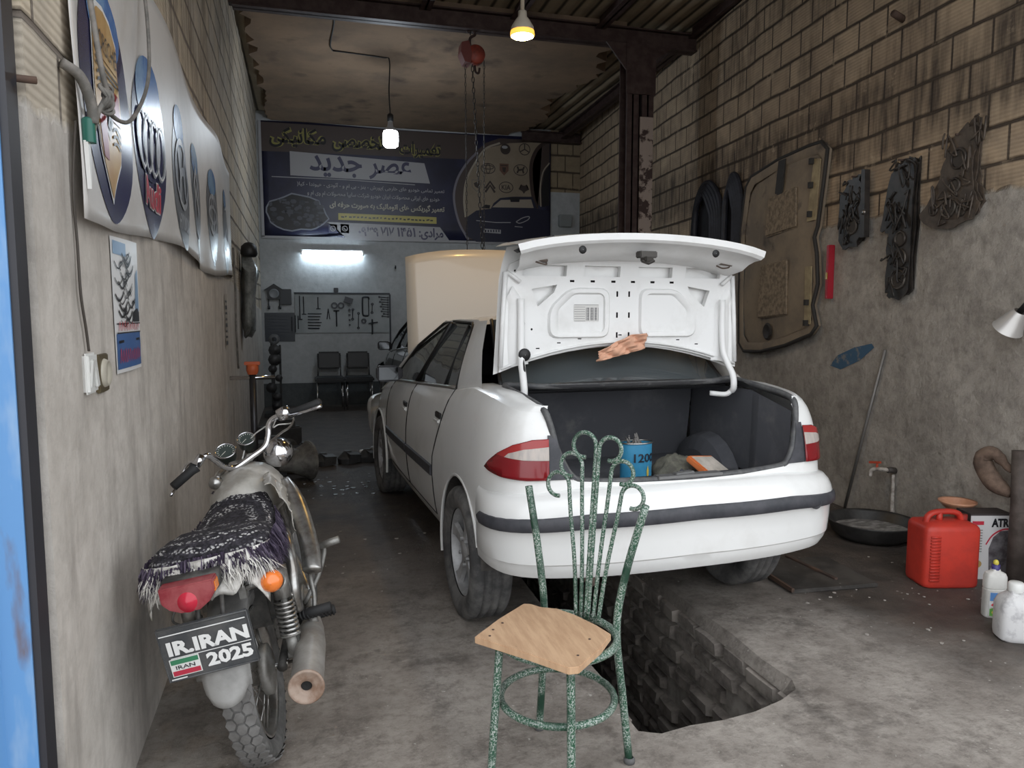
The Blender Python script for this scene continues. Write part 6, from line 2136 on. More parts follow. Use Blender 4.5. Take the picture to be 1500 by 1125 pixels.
for k in range(260):                      # tuft at the nose
    a = rn.uniform(0, pi)
    hair((.085 * cos(a), .47 + .03 * sin(a), .825 + rn.uniform(-.01, .01)), (cos(a) * .6, .9, .25), rn.uniform(.03, .07))
obj('fringe', b_, [M('dark_purple_fringe', (0.030, 0.020, 0.042), .8), M('grey_purple_fringe', (0.085, 0.065, 0.10), .8)], seat, smooth=False)
# crumpled pale wrap under the fringe
m_wrap = M('crumpled_pale_wrap', (0.62, 0.60, 0.565), .35, col2=(0.38, 0.36, 0.335), nscale=22, lo=.42, hi=.6, bump=.006, bscale=40)
b_ = B()
def wrap(a, c_):
    ang = pi * (.02 + .96 * a)
    x = .188 * cos(ang); y = -.195 - .070 * max(0, sin(ang)) ** .7
    edge_ = .055 + .03 * sin(ang * 5) + .022 * sin(ang * 11 + 1) + (.05 if .18 < a < .30 else 0) - .035 * (.5 < a < .75)
    z = .790 - c_ * (.055 + edge_)
    n_ = mnoise.noise(Vector((a * 14, c_ * 5, 2.0))) * .014
    return (x * (1 + .05 * c_) + n_ * cos(ang), y - .012 * c_ + n_, z)
grid(b_, wrap, 48, 8)
o = obj('seat_wrap', b_, m_wrap, seat, angle=180); solidify(o, .002, 0)
b_ = B()
for k in range(420):
    a = rn.uniform(.1, .9) * pi
    hair((.19 * cos(a), -.20 - .07 * max(0, sin(a)) ** .7, .775 + rn.uniform(-.03, .0)), (cos(a) * .3 + rn.uniform(-.5, .5), -.35 * sin(a), -1), rn.uniform(.03, .075), .0016)
obj('wrap_shreds', b_, M('pale_shreds', (0.66, 0.64, 0.60), .5), seat, smooth=False)
# fuel tank under cloudy polythene
m_poly = M('cloudy_polythene', (0.50, 0.48, 0.44), .28, col2=(0.30, 0.28, 0.25), nscale=7, lo=.4, hi=.62, bump=.008, bscale=22)
b_ = B()
rings = []
for k in range(15):
    t_ = k / 14
    y = .40 + .46 * t_
    w = .148 * sin(pi * (.12 + .80 * t_)) ** .45 * (1.0 if t_ < .9 else .9)
    h = .135 * sin(pi * (.10 + .82 * t_)) ** .5
    ring = []
    for q in range(24):
        a = 2 * pi * q / 24
        n_ = 1 + .05 * mnoise.noise(Vector((q * .8, k * .7, 1)))
        ring.append((w * cos(a) * n_, y, .765 + h * sin(a) * n_ * (1 if sin(a) > 0 else .8)))
    rings.append(ring)
loft(b_, rings); fix_normals(b_)
tank = obj('fuel_tank', b_, m_poly, bike, angle=180)
b_ = B()
def ragged(a, c_):
    ang = radians(-25 + 80 * a)
    return (.165 * cos(ang) + .012 * mnoise.noise(Vector((a * 9, c_ * 9, 4))) + .03 * c_, .50 - .20 * c_ + .02 * sin(a * 17), .765 + .13 * sin(ang) - .09 * c_ * (1 - a) + .01 * sin(a * 23))
grid(b_, ragged, 18, 8)
o = obj('loose_wrap', b_, m_poly, tank, angle=180); solidify(o, .002, 0)
b_ = B(); lathe(b_, [(.001, .022), (.028, .020), (.034, .010), (.034, -.01)], 20, 'Z', c=(-.02, .62, .90)); obj('filler_cap', b_, m_dull, tank)
# handlebar and controls, placed by where they stand in the room
def CP(u, v, dep):                        # a point of the leaning, turned handlebar
    yaw, pit = radians(-15.227), radians(5.372)
    c, s_ = cos(yaw), sin(yaw)
    rt = Vector((c, s_, 0)); fw = Vector((-s_ * cos(pit), c * cos(pit), -sin(pit))); up = rt.cross(fw)
    w_ = Vector((0, 0, CAM_H)) + (fw + rt * ((u - 750) / FPX) + up * ((562.5 - v) / FPX)) * dep
    return BIKE_I @ w_
hb = bpy.data.objects.new('handlebar', None); COL.objects.link(hb); hb.parent = bike
b_ = B()
tube(b_, spline([CP(284, 688, 2.70), CP(300, 668, 2.73), CP(313, 673, 2.77), CP(328, 684, 2.83), CP(346, 684, 2.88), CP(369, 669, 2.92), CP(388, 654, 2.95), CP(393, 637, 2.97), CP(394, 621, 2.97), CP(404, 611, 2.97), CP(425, 605, 2.96)], 6), .0115, 12)
obj('bar_tube', b_, m_chrome, hb)
def grip(name, pts, r):
    bm = B(); tube(bm, pts, r, 14); return obj(name, bm, m_rub, hb)
grip('grip', [CP(286, 684, 2.70), CP(280, 690, 2.69), CP(254, 713, 2.64)], [.024, .018, .017])
grip('grip', [CP(424, 606, 2.96), CP(432, 603, 2.95), CP(468, 589, 2.90)], [.022, .016, .016])
b_ = B(); tube(b_, [CP(296, 668, 2.71), CP(287, 682, 2.69)], .017, 10); tube(b_, spline([CP(290, 676, 2.70), CP(275, 680, 2.78), CP(262, 705, 2.76), CP(250, 726, 2.70)], 5), .006, 8); obj('clutch_lever', b_, m_chrome, hb)
b_ = B()
c0, c1 = CP(408, 609, 2.95), CP(424, 602, 2.95)
tube(b_, [c0, c0.lerp(c1, .5), c1], [.026, .030, .026], 10); obj('switch_box', b_, m_chrome, hb, angle=30)
b_ = B(); tube(b_, [CP(424, 609, 2.93), CP(450, 602, 2.90), CP(470, 595, 2.86)], [.007, .006, .008], 8); obj('brake_lever', b_, m_chrome, hb)
b_ = B()
tube(b_, spline([CP(425, 606, 2.97), CP(430, 615, 2.98), CP(424, 626, 3.0), CP(412, 634, 3.02), CP(395, 648, 3.05)], 6), .005, 6)
obj('brake_cable', b_, m_dull, hb)
b_ = B()
tube(b_, spline([CP(404, 615, 2.98), CP(400, 626, 3.02), CP(408, 622, 3.04), CP(420, 621, 3.05), CP(427, 620, 3.02)], 5), .003, 5)
tube(b_, spline([CP(393, 622, 2.98), CP(372, 637, 3.03), CP(360, 655, 3.05), CP(355, 672, 2.98)], 5), .003, 5)
obj('throttle_cable', b_, m_wsw, hb)
for (u, v, dep, r_) in ((331, 663, 2.98, .040), (361, 645, 3.04, .036)):
    g = bpy.data.objects.new('gauge', None); COL.objects.link(g); g.parent = hb; g.location = CP(u, v, dep)
    g.rotation_euler = (radians(38), radians(-4), radians(14))
    b_ = B(); lathe(b_, [(.001, -.065), (r_ * .6, -.06), (r_ * .95, -.03), (r_ * 1.05, .0), (r_ * 1.05, .008)], 24, 'Z'); obj('gauge_case', b_, M('black_green_gauge_plastic', (0.022, 0.030, 0.028), .35), g)
    b_ = B(); lathe(b_, [(r_ * .96, .006), (r_ * 1.08, .008), (r_ * 1.08, .014), (r_ * .96, .014), (r_ * .96, .006)], 24, 'Z'); obj('gauge_ring', b_, m_chrome, g)
    b_ = B(); lathe(b_, [(.001, .008), (r_ * .96, .008)], 24, 'Z')
    for k in range(14):
        a = -.6 + 4.4 * k / 13
        add_stroke(b_, [(r_ * .70 * cos(a), r_ * .70 * sin(a)), (r_ * .88 * cos(a), r_ * .88 * sin(a))], .0022, lambda u, v, h: (u, v, .0086 + h), 0, mi=1)
    add_stroke(b_, [(0, 0), (-r_ * .5, -r_ * .4)], .0025, lambda u, v, h: (u, v, .009), 0, mi=1)
    obj('gauge_dial', b_, [M('dark_dial', (0.05, 0.065, 0.06), .2), M('pale_marks', (0.55, 0.55, 0.5), .5)], g, smooth=False)
b_ = B(); box(b_, CP(352, 682, 2.93), (.05, .04, .03)); box(b_, CP(366, 670, 2.96), (.03, .04, .03)); obj('bar_clamp', b_, m_dirtal, hb, bevel=.006)
b_ = B()
c_ = CP(407, 664, 3.04)
lathe(b_, [(.001, -.05), (.03, -.046), (.055, -.025), (.062, .01), (.062, .05), (.055, .058), (.001, .064)], 26, 'Y', c=c_)
obj('headlamp', b_, m_chrome, bike)
b_ = B(); tube(b_, spline([CP(318, 702, 2.80), CP(320, 695, 2.84), CP(326, 690, 2.88)], 4), .012, 10); lathe(b_, [(.001, -.03), (.022, -.026), (.026, .01), (.001, .02)], 16, 'Y', c=CP(316, 707, 2.80)); obj('front_signal', b_, m_dull, bike)
# fork, front mudguard
b_ = B()
for s_ in (1, -1):
    tube(b_, [(s_ * .075 - .0, .74, .86), (s_ * .085 - .02, .98, .52), (s_ * .085 - .03, 1.16, .29)], .017, 10)
box(b_, (0, .78, .80), (.20, .05, .02)); 
obj('front_fork', b_, m_dull, bike)
b_ = B()
rings = []
for k in range(14):
    a = radians(20 + k * 11)
    rings.append([(x - .02, 1.17 + (.32 - 3 * x * x) * cos(a), .29 + (.32 - 3 * x * x) * sin(a)) for x in (-.055, -.03, 0, .03, .055)])
loft(b_, rings, closed=False)
o = obj('front_mudguard', b_, m_dull, bike); solidify(o, .003, 0)
# ------------------------------------------------------------------ green metal chair with a rough board on its ring
m_hammer = M('hammered_green_paint', (0.012, 0.075, 0.038), .38, col2=(0.40, 0.43, 0.40), nscale=210, ndet=2, lo=.46, hi=.62, col3=(0.010, 0.045, 0.026), n3scale=9, lo3=.5, hi3=.68, spec=.6)
chair = thing('metal_chair', 'speckled green metal chair with scrolled back and a loose wooden board for a seat', 'chair', (.80, 2.12, 0))
CL = Vector((.80, 2.12, 0))
def CW(x, y, z): return Vector((x, y, z)) - CL
bl0, br0 = Vector((.735, 2.341, 0)), Vector((.955, 2.080, 0))
nf = Vector((-.764, -.645, 0))             # towards the chair's front
ax = (br0 - bl0).normalized()
mid = (bl0 + br0) / 2
SC = mid + nf * .165                       # centre of the seat ring
SZ = .437
def ring_pts(c_, r, z, n=40): return [CW(c_.x + r * cos(2 * pi * k / n), c_.y + r * sin(2 * pi * k / n), z) for k in range(n)]
b_ = B(); tube(b_, ring_pts(SC, .182, SZ), .0125, 10, closed=True); obj('seat_ring', b_, m_hammer, chair)
b_ = B(); tube(b_, ring_pts(SC, .177, .245), .0115, 10, closed=True); obj('foot_ring', b_, m_hammer, chair)
def up(t, _p, h):                            # point t along the back, h high, leaning back with height
    q = mid + ax * t - nf * (.0 + max(0, h - .45) * .10)
    return CW(q.x, q.y, h)
def leg(pts, r=.0125):
    b_ = B(); tube(b_, spline(pts, 6), r, 10)
    return obj('leg', b_, m_hammer, chair)
hw = (br0 - bl0).length / 2
g0, g1 = CW(*bl0), CW(*br0)
leg([g0, CW(.742, 2.328, .22), CW(.745, 2.322, .44), CW(.730, 2.345, .64), CW(.706, 2.378, .850)])
leg([g1, CW(.934, 2.092, .22), CW(.913, 2.098, .44), CW(.935, 2.085, .62), CW(.984, 2.052, .845)])
f0, f1 = SC + nf * .155 + ax * -.110, SC + nf * .140 + ax * .128
leg([CW(f0.x - .035, f0.y - .02, 0), CW(f0.x - .018, f0.y - .01, .22), CW(f0.x, f0.y, .43)])
leg([CW(f1.x - .005, f1.y - .03, 0), CW(f1.x - .002, f1.y - .015, .22), CW(f1.x, f1.y, .43)])
for p in (g0, g1):
    b_ = B(); lathe(b_, [(.001, .0), (.018, .002), (.018, .014), (.013, .02)], 12, 'Z', c=p); obj('foot_cap', b_, M('dirty_foot_cap', (0.10, 0.10, 0.10), .8), chair)
# fan of scrolls: base points gather at the ring, each ends in a curl; given as (t, height) in the plane of the back
def scroll(base_t, top_t, top_h, r, sgn, turn=4.9):
    pts = [(base_t, SZ), (base_t * 1.05 + (top_t - base_t) * .30, SZ + (top_h - SZ) * .42), (base_t + (top_t - base_t) * .80, SZ + (top_h - SZ) * .80)]
    c_ = (top_t + sgn * r, top_h)
    pts.append((top_t, top_h))
    n = 16
    for k in range(1, n + 1):
        a = turn * k / n
        rr = r * (1 - .12 * k / n)
        pts.append((c_[0] - sgn * rr * cos(a), c_[1] + rr * sin(a)))
    b_ = B()
    line = spline([up(t, 0, h) for t, h in pts[:4]], 6)[:-1] + spline([up(t, 0, h) for t, h in pts[3:]], 3)
    tube(b_, line, .0072, 8)
    obj('scroll_bar', b_, m_hammer, chair)
CT = .010
scroll(CT - .004, CT - .000, 1.000, .044, -1)
scroll(CT + .006, CT + .012, .995, .041, +1)
scroll(CT - .020, CT - .047, .930, .042, -1)
scroll(CT + .024, CT + .060, .925, .040, +1)
scroll(CT - .038, CT - .092, .860, .043, -1)
scroll(CT + .042, CT + .100, .853, .040, +1)
# loose board
m_board = M('raw_pale_board', (0.55, 0.36, 0.22), .75, col2=(0.45, 0.28, 0.165), nscale=5, stretch=(9, 1.2, 1), bump=.0015, bscale=20, col3=(0.20, 0.12, 0.07), n3scale=26, lo3=.70, hi3=.74)
b_ = B()
poly = [(.455, 2.098), (.555, 2.205), (.667, 2.305), (.690, 2.296), (.715, 2.262), (.762, 2.236), (.800, 2.176), (.838, 2.080), (.856, 2.008), (.792, 1.930), (.690, 1.836), (.660, 1.838), (.58, 1.945)]
prism(b_, [(x - CL.x, y - CL.y) for x, y in poly], SZ + .012, SZ + .033)
fix_normals(b_)
bd = obj('seat_board', b_, m_board, bevel=.002)
bd.location = CL
tag(bd, 'rough cut pale wooden board lying on the ring of the green chair', 'board')
b_ = B()
for x, y in ((.50, 2.09), (.56, 2.17), (.78, 1.99), (.71, 1.90), (.52, 2.13)):
    lathe(b_, [(.001, .0345), (.004, .0345), (.004, .032)], 8, 'Z', c=(x - CL.x, y - CL.y, SZ))
obj('nail_head', b_, M('rusty_nail', (0.07, 0.04, 0.03), .7), bd)

# ------------------------------------------------------------------ in the boot of the white car
CARM = Matrix.Translation((CARX, CARY, 0)) @ Euler((0, 0, CARA)).to_matrix().to_4x4()
def CC(x, y, z): return CARM @ Vector((x, y, z))
BZ = .664
can = thing('oil_can', 'blue oil can with its top cut off, holding old spark plugs, in the boot', 'can', CC(-.045, -.33, BZ), CARA)
m_canblue = M('blue_tin_print', (0.030, 0.20, 0.36), .35, col2=(0.05, 0.27, 0.45), nscale=6)
b_ = B(); CH = .185
ring = lambda k, z: [(x * k, y * k, z) for x, y in [(.078 * cos(a) * (1 if abs(cos(a)) < .8 else .98), .052 * sin(a)) for a in [2 * pi * q / 28 for q in range(28)]]]
loft(b_, [ring(1, 0), ring(1, CH), ring(.97, CH), ring(.97, .01)], cap=False); b_.faces.new([b_.verts.new(p) for p in ring(1, 0)]); fix_normals(b_)
obj('can_body', b_, m_canblue, can, angle=50)
b_ = B(); tube(b_, ring(1.0, CH), .004, 6, closed=True); obj('cut_rim', b_, m_dull, can)
CFN = lambda u, v, h: ((.0795 + h) * sin(u), -(.0535 + h) * cos(u), v)
b_ = B()
add_text(b_, '1200', (-.45, .100, .95, .140), CFN, .0012, bold=.02); obj('can_lettering', b_, M('dark_tin_ink', (0.012, 0.016, 0.028), .4), can, smooth=False)
b_ = B()
add_poly(b_, [(.45, .085), (.36, .06), (.38, .035), (.45, .028), (.52, .035), (.54, .06)], CFN, .0012); obj('drop_mark', b_, M('yellow_tin_ink', (0.60, 0.45, 0.08), .4), can, smooth=False)
rn = random.Random(9)
m_plug = M('dirty_plug_metal', (0.22, 0.21, 0.20), .5, metal=.3, col2=(0.08, 0.075, 0.07), nscale=20)
for k in range(9):
    a = rn.uniform(0, 2 * pi)
    base = CC(-.045 + .035 * cos(a), -.33 + .02 * sin(a), BZ + CH - .03)
    d = Vector((rn.uniform(-.7, .7), rn.uniform(-.5, .3), 1)).normalized()
    b_ = B()
    prof = [(.001, 0), (.006, 0), (.006, .02), (.010, .022), (.010, .032), (.006, .034), (.005, .06), (.003, .062), (.003, .072), (.001, .073)]
    lathe(b_, prof, 10, 'Z')
    bmesh.ops.transform(b_, matrix=Vector((0, 0, 1)).rotation_difference(d).to_matrix().to_4x4(), verts=b_.verts)
    o = obj('spark_plug', b_, m_plug); o.location = base
    tag(o, 'dirty used spark plug sticking out of the blue can in the boot', 'spark plug', 'spark plugs in the blue can')
b_ = B()
def ragf(a, c_):
    x, y = (a - .5) * .26, (c_ - .5) * .24
    r2 = min(1, (x / .13) ** 2 + (y / .12) ** 2)
    return (x, y, .004 + .085 * (1 - r2) ** .7 + (.028 * mnoise.noise(Vector((x * 22, y * 22, 1))) + .014 * mnoise.noise(Vector((x * 60, y * 60, 1)))) * (1 - r2 * .8) + .01)
grid(b_, ragf, 26, 26)
o = obj('shop_rag', b_, M('khaki_rag', (0.17, 0.165, 0.13), .95, col2=(0.095, 0.09, 0.075), nscale=20, bump=.003)); o.location = CC(.20, -.28, BZ); solidify(o, .004, 1)
tag(o, 'crumpled khaki rag in the boot beside the blue can', 'rag')
fl = thing('air_filter', 'square car air filter with orange rim leaning in the boot', 'air filter', CC(.29, -.42, BZ + .062), rot=(radians(30), radians(8), radians(32)))
b_ = B(); box(b_, (0, 0, 0), (.215, .155, .03)); obj('filter_rim', b_, M('orange_filter_rubber', (0.62, 0.17, 0.045), .6), fl, bevel=.006)
b_ = B()
for k in range(22): box(b_, (-.092 + k * .0088, 0, .014), (.004, .125, .008), rot=(0, .5, 0))
box(b_, (0, 0, .012), (.19, .13, .006))
obj('filter_paper', b_, M('dusty_filter_paper', (0.50, 0.46, 0.41), .9, col2=(0.36, 0.33, 0.29), nscale=12), fl, smooth=False)
b_ = B()
grid(b_, lambda a, c_: ((a - .5) * .20, (c_ - .5) * .16, .03 + .03 * mnoise.noise(Vector((a * 5, c_ * 5, 7))) + .02 * mnoise.noise(Vector((a * 12, c_ * 12, 3))) + .02 * sin(pi * a) * sin(pi * c_)), 16, 14)
o = obj('oily_cloth', b_, M('dark_oily_cloth', (0.035, 0.035, 0.045), .9, col2=(0.10, 0.10, 0.115), nscale=16)); o.scale = (.6, .8, 1); o.location = CC(.125, -.485, BZ + .006); solidify(o, .004, 1)
tag(o, 'dark oily cloth in the boot in front of the khaki rag', 'cloth')
b_ = B()
def clf(a, c_):
    x = -.155 + .25 * a + .012 * mnoise.noise(Vector((a * 5, c_ * 4, 2)))
    t = c_ * (.25 + .75 * min(1, a * 1.6))
    z = 1.235 + .03 * a + .075 * t - .03 * (1 - a) * (1 - c_)
    return (x, -.128 - .020 * abs(sin(a * 9 + c_ * 3)) - .012 * c_ + .012 * mnoise.noise(Vector((a * 9, c_ * 7, 5))), z)
grid(b_, clf, 30, 14)
bmesh.ops.transform(b_, matrix=CARM, verts=b_.verts)
o = obj('peach_cloth', b_, M('peach_cotton', (0.66, 0.37, 0.25), .9, col2=(0.56, 0.31, 0.21), nscale=10)); solidify(o, .003, 0)
tag(o, 'creased peach cloth tucked under the raised boot lid', 'cloth')

# ------------------------------------------------------------------ right wall: hung parts
m_oily = M('oily_black_gasket', (0.016, 0.014, 0.013), .45, col2=(0.045, 0.038, 0.034), nscale=14, bump=.003)
m_rustg = M('rusty_gasket', (0.055, 0.042, 0.034), .55, col2=(0.11, 0.085, 0.065), nscale=11, bump=.003)
m_tankm = M('grimy_tan_panel', (0.30, 0.235, 0.165), .75, col2=(0.205, 0.165, 0.125), nscale=3, col3=(0.10, 0.08, 0.065), n3scale=5, lo3=.6, hi3=.72, bump=.003)
# big ripped bonnet liner: outline on the wall plane (u along, z up)
ln = thing('bonnet_liner', 'large grimy tan moulded panel hung on the right wall beside the boot lid', 'panel', RW(5.5, 1.9))
LI = Matrix.Translation(RW(5.5, 1.9)).inverted()
def RL(u, z, h): return LI @ RW(u, z, h)
outl = [(6.14, 2.585), (6.05, 2.66), (5.6, 2.72), (5.15, 2.735), (4.98, 2.73), (4.90, 2.66), (4.93, 2.45), (4.99, 2.10), (5.03, 2.02), (4.99, 1.90), (4.96, 1.66), (5.02, 1.50), (4.955, 1.34), (5.03, 1.27), (5.4, 1.17), (5.8, 1.10), (6.10, 1.09), (6.19, 1.16), (6.22, 1.6), (6.22, 2.2)]
b_ = B()
n_ = len(outl)
cen = Vector((5.55, 1.9))
def shrink(k): return [tuple(cen + (Vector(p) - cen) * k) for p in outl]
R0 = [RL(u, z, .012) for u, z in outl]; R1 = [RL(u, z, .055) for u, z in outl]; R2 = [RL(u, z, .060) for u, z in shrink(.93)]; R3 = [RL(u, z, .045) for u, z in shrink(.90)]
loft(b_, [R0, R1, R2, R3], cap=False)
patch(b_, shrink(.90), lambda u, v, h: RL(u, v, .045 + .012 * sin(u * 5) + .006 * sin(v * 9)), .12)
fix_normals(b_)
obj('moulded_sheet', b_, m_tankm, ln, angle=60)
b_ = B(); tube(b_, [RL(u, z, .05) for u, z in outl], .016, 6, closed=True); obj('dirty_edge', b_, M('black_edge_grime', (0.03, 0.026, 0.023), .7), ln)
for u0, u1, z0, z1 in ((5.35, 5.85, 1.42, 1.85), (5.25, 5.75, 2.12, 2.42)):
    b_ = B(); prism(b_, [(u0, z0), (u1, z0 - .03), (u1 - .04, z1), (u0 + .02, z1 + .03)], .05, .075, lambda u, v, h: RL(u, v, h)); fix_normals(b_)
    obj('raised_pad', b_, M('rough_tan_pad', (0.32, 0.25, 0.175), .9, col2=(0.16, 0.125, 0.09), nscale=26, bump=.006), ln, bevel=.012)
b_ = B(); lathe(b_, [(.001, .0), (.035, .004), (.06, .012), (.075, .002)], 20, 'Z'); bmesh.ops.transform(b_, matrix=Matrix.Translation(RL(5.68, 1.28, .055)) @ Matrix.Rotation(RW_A, 4, 'Z') @ Matrix.Rotation(radians(-90), 4, 'X'), verts=b_.verts)
obj('filler_hole', b_, M('dark_filler_grime', (0.028, 0.023, 0.02), .6), ln)
b_ = B(); prism(b_, [(5.56, 2.70), (5.46, 2.70), (5.50, 2.40), (5.60, 2.44)], .06, .072, lambda u, v, h: RL(u, v, h)); fix_normals(b_); obj('torn_flap', b_, M('black_edge_grime', (0.03, 0.026, 0.023), .7), ln)
for z in (1.36, 1.52, 2.2, 2.42, 2.6):
    b_ = B(); box(b_, RL(5.06, z, .07), (.03, .05, .045), rot=(0, 0, RW_A)); obj('edge_clip', b_, M('black_edge_grime', (0.03, 0.026, 0.023), .7), ln, smooth=False)
for q in ([(5.12, 2.15), (5.00, 2.15), (4.96, 2.60), (5.05, 2.62)], [(5.10, 1.35), (5.02, 1.35), (5.03, 1.80), (5.12, 1.80)]):
    b_ = B(); prism(b_, q, .058, .066, lambda u, v, h: RL(u, v, h)); fix_normals(b_)
    obj('pale_tape', b_, M('yellowed_tape', (0.42, 0.34, 0.20), .7, col2=(0.28, 0.22, 0.13), nscale=9), ln, smooth=False)
# red level behind its edge
b_ = B(); box(b_, (0, 0, 0), (.035, .05, .40))
o = obj('spirit_level', b_, M('red_level_paint', (0.42, 0.018, 0.035), .4), bevel=.004); o.location = RW(4.84, 1.745, .03); o.rotation_euler = (0, 0, RW_A)
tag(o, 'red spirit level standing against the wall at the edge of the tan panel', 'spirit level')
b_ = B(); box(b_, (0, .027, -.03), (.02, .008, .05)); obj('vial', b_, M('yellow_vial', (0.45, 0.28, 0.05), .2), o)
# two dark bucket shapes
for k, (u, w, z0, z1, lab) in enumerate(((7.02, .34, 1.9, 2.76, 'tall dark blue-black rubber loop on the right wall, farther from the tan panel'), (6.43, .17, 1.9, 2.74, 'dark blue-black rubber loop on the right wall next to the tan panel'))):
    b_ = B()
    for q in range(5):
        ww = w * (1 - .10 * q)
        pts = [RW(u - ww, z0, .03 + .01 * q), RW(u - ww, z0 + .45, .03 + .01 * q), RW(u - ww * .8, z1 - .16 - .03 * q, .035 + .01 * q), RW(u - ww * .2, z1 - .03 * q, .04 + .01 * q), RW(u + ww * .45, z1 - .05 - .03 * q, .035 + .01 * q), RW(u + ww * .9, z0 + .55, .03 + .01 * q), RW(u + ww, z0, .03 + .01 * q)]
        tube(b_, spline(pts, 6), .028, 8)
    prism(b_, [(u - w * .8, z0), (u + w * .8, z0), (u + w * .72, z0 + .5), (u + w * .2, z1 - .12), (u - w * .5, z1 - .2), (u - w * .8, z0 + .4)], .004, .03, lambda a, v, h: RW(a, v, h))
    fix_normals(b_)
    o = obj('rubber_loop', b_, M('blue_black_rubber', (0.016, 0.017, 0.024), .6, col2=(0.03, 0.032, 0.045), nscale=9)); tag(o, lab, 'rubber loop', 'rubber loops on the right wall')
# gaskets hung in bunches
def gasket(name, label, outline, rings_, mat, layers=3, extra=None, seed=1, lace=0):
    rn = random.Random(seed)
    u0 = sum(p[0] for p in outline) / len(outline)
    t = thing(name, label, 'gasket', RW(u0, outline[0][1], .0), 0, 'engine gaskets hung on the right wall')
    Lm = Matrix.Translation(RW(u0, outline[0][1], .0)).inverted()
    fn = lambda u, v, h: Lm @ RW(u, v, h)
    for k in range(layers):
        b_ = B()
        o_ = []
        for i_, p in enumerate(outline):
            q = outline[(i_ + 1) % len(outline)]
            for s_ in range(4):
                a = Vector(p).lerp(Vector(q), s_ / 4)
                o_.append((a.x + rn.uniform(-.014, .014) + .010 * k, a.y + rn.uniform(-.014, .014) - .012 * k))
        prism(b_, o_, .008 + .014 * k, .016 + .014 * k, fn)
        fix_normals(b_)
        obj('gasket_sheet', b_, mat, t, smooth=False)
    h = .018 + .014 * (layers - 1)
    for (u, z, r_) in rings_:
        b_ = B(); tube(b_, [fn(u + r_ * cos(2 * pi * q / 22), z + r_ * sin(2 * pi * q / 22), h + .002) for q in range(22)], .008, 6, closed=True)
        obj('fire_ring', b_, M('worn_ring_steel', (0.13, 0.115, 0.10), .45, metal=.5, col2=(0.05, 0.04, 0.035)), t)
        b_ = B(); add_poly(b_, ellipse(u, z, r_ - .004, r_ - .004, 18), fn, h - .0008); obj('bore', b_, M('dark_brown_bore_disc', (0.06, 0.052, 0.046), .8), t)  # flat dark brown disc drawn for the open bore
    if lace:
        b_ = B()
        us = [p[0] for p in outline]; zs = [p[1] for p in outline]
        for q in range(lace):
            u = rn.uniform(min(us) + .04, max(us) - .04); z = rn.uniform(min(zs) + .05, max(zs) - .06)
            pts = [fn(u + rn.uniform(-.06, .06), z + rn.uniform(-.09, .09), h + rn.uniform(.0, .02)) for _ in range(4)]
            tube(b_, spline(pts, 4), .006, 5)
        obj('gasket_bead', b_, mat, t)
    b_ = B(); tube(b_, [fn(u0, outline[0][1], .002), fn(u0, outline[0][1], .06)], .007, 6); obj('wall_nail', b_, M('rusty_iron', (0.11, 0.065, 0.045), .8), t)
gasket('cylinder_gasket', 'short bunch of black oily engine gaskets next to the tan panel', [(4.62, 2.40), (4.50, 2.42), (4.46, 2.34), (4.45, 2.02), (4.50, 1.93), (4.66, 1.92), (4.72, 2.02), (4.72, 2.28)], [(4.57, 2.05, .05)], m_oily, 3, seed=2, lace=14)
b_ = B(); prism(b_, [(4.46, 2.43), (4.42, 2.42), (4.40, 1.96), (4.45, 1.96)], .03, .07, lambda u, v, h: RW(u, v, h)); fix_normals(b_)
o = obj('gasket_strip', b_, m_oily); tag(o, 'narrow black metal strip hung in front of the shortest gasket bunch', 'strip')
b_ = B(); lathe(b_, [(.001, .0), (.018, .0), (.018, .01), (.001, .012)], 14, 'X'); o2 = obj('bright_washer', b_, m_dull, o); o2.location = RW(4.415, 2.13, .075)
gasket('head_gasket', 'long black cylinder head gaskets with three bores, middle bunch on the right wall', [(4.12, 2.42), (4.02, 2.43), (3.94, 2.40), (3.95, 1.60), (4.02, 1.555), (4.14, 1.56), (4.17, 1.62), (4.17, 1.98), (4.24, 2.02), (4.20, 2.30)], [(4.065, 1.655, .060), (4.065, 1.79, .058), (4.065, 1.915, .045)], m_oily, 3, seed=4, lace=18)
gasket('timing_cover_gasket', 'brown gasket bunch widening at the bottom, nearest the street on the right wall', [(3.66, 2.47), (3.52, 2.55), (3.46, 2.47), (3.47, 2.2), (3.42, 2.08), (3.46, 2.0), (3.64, 1.955), (3.83, 1.99), (3.88, 2.06), (3.76, 2.22), (3.70, 2.34)], [(3.60, 2.33, .055), (3.66, 2.06, .055), (3.56, 2.03, .03), (3.78, 2.06, .03), (3.62, 2.18, .04)], m_rustg, 3, seed=6, lace=16)
# iron rod, tap, stains
b_ = B(); tube(b_, [RW(4.545, .004, .03), RW(4.20, 1.19, .016)], .011, 8)
o = obj('iron_rod', b_, M('grey_iron_rod', (0.20, 0.19, 0.18), .5, metal=.4)); tag(o, 'long thin iron rod leaning against the right wall', 'rod')
tp = thing('water_tap', 'white crusted wall tap with red handle above the black pan', 'tap', RW(4.06, .395, 0), RW_A)
m_crust = M('crusted_white_metal', (0.50, 0.46, 0.42), .8, col2=(0.26, 0.22, 0.19), nscale=30)
b_ = B(); tube(b_, [(-.00, 0, -.005), (0, .03, -.0), (.0, .06, 0)], .02, 8); obj('tap_flange', b_, M('dark_pipe_fitting', (0.06, 0.05, 0.045), .6), tp)
b_ = B(); tube(b_, spline([(0, .05, 0), (.03, .08, 0), (.07, .10, -.005), (.095, .11, -.02), (.10, .115, -.06)], 5), .014, 8); obj('tap_body', b_, m_crust, tp)
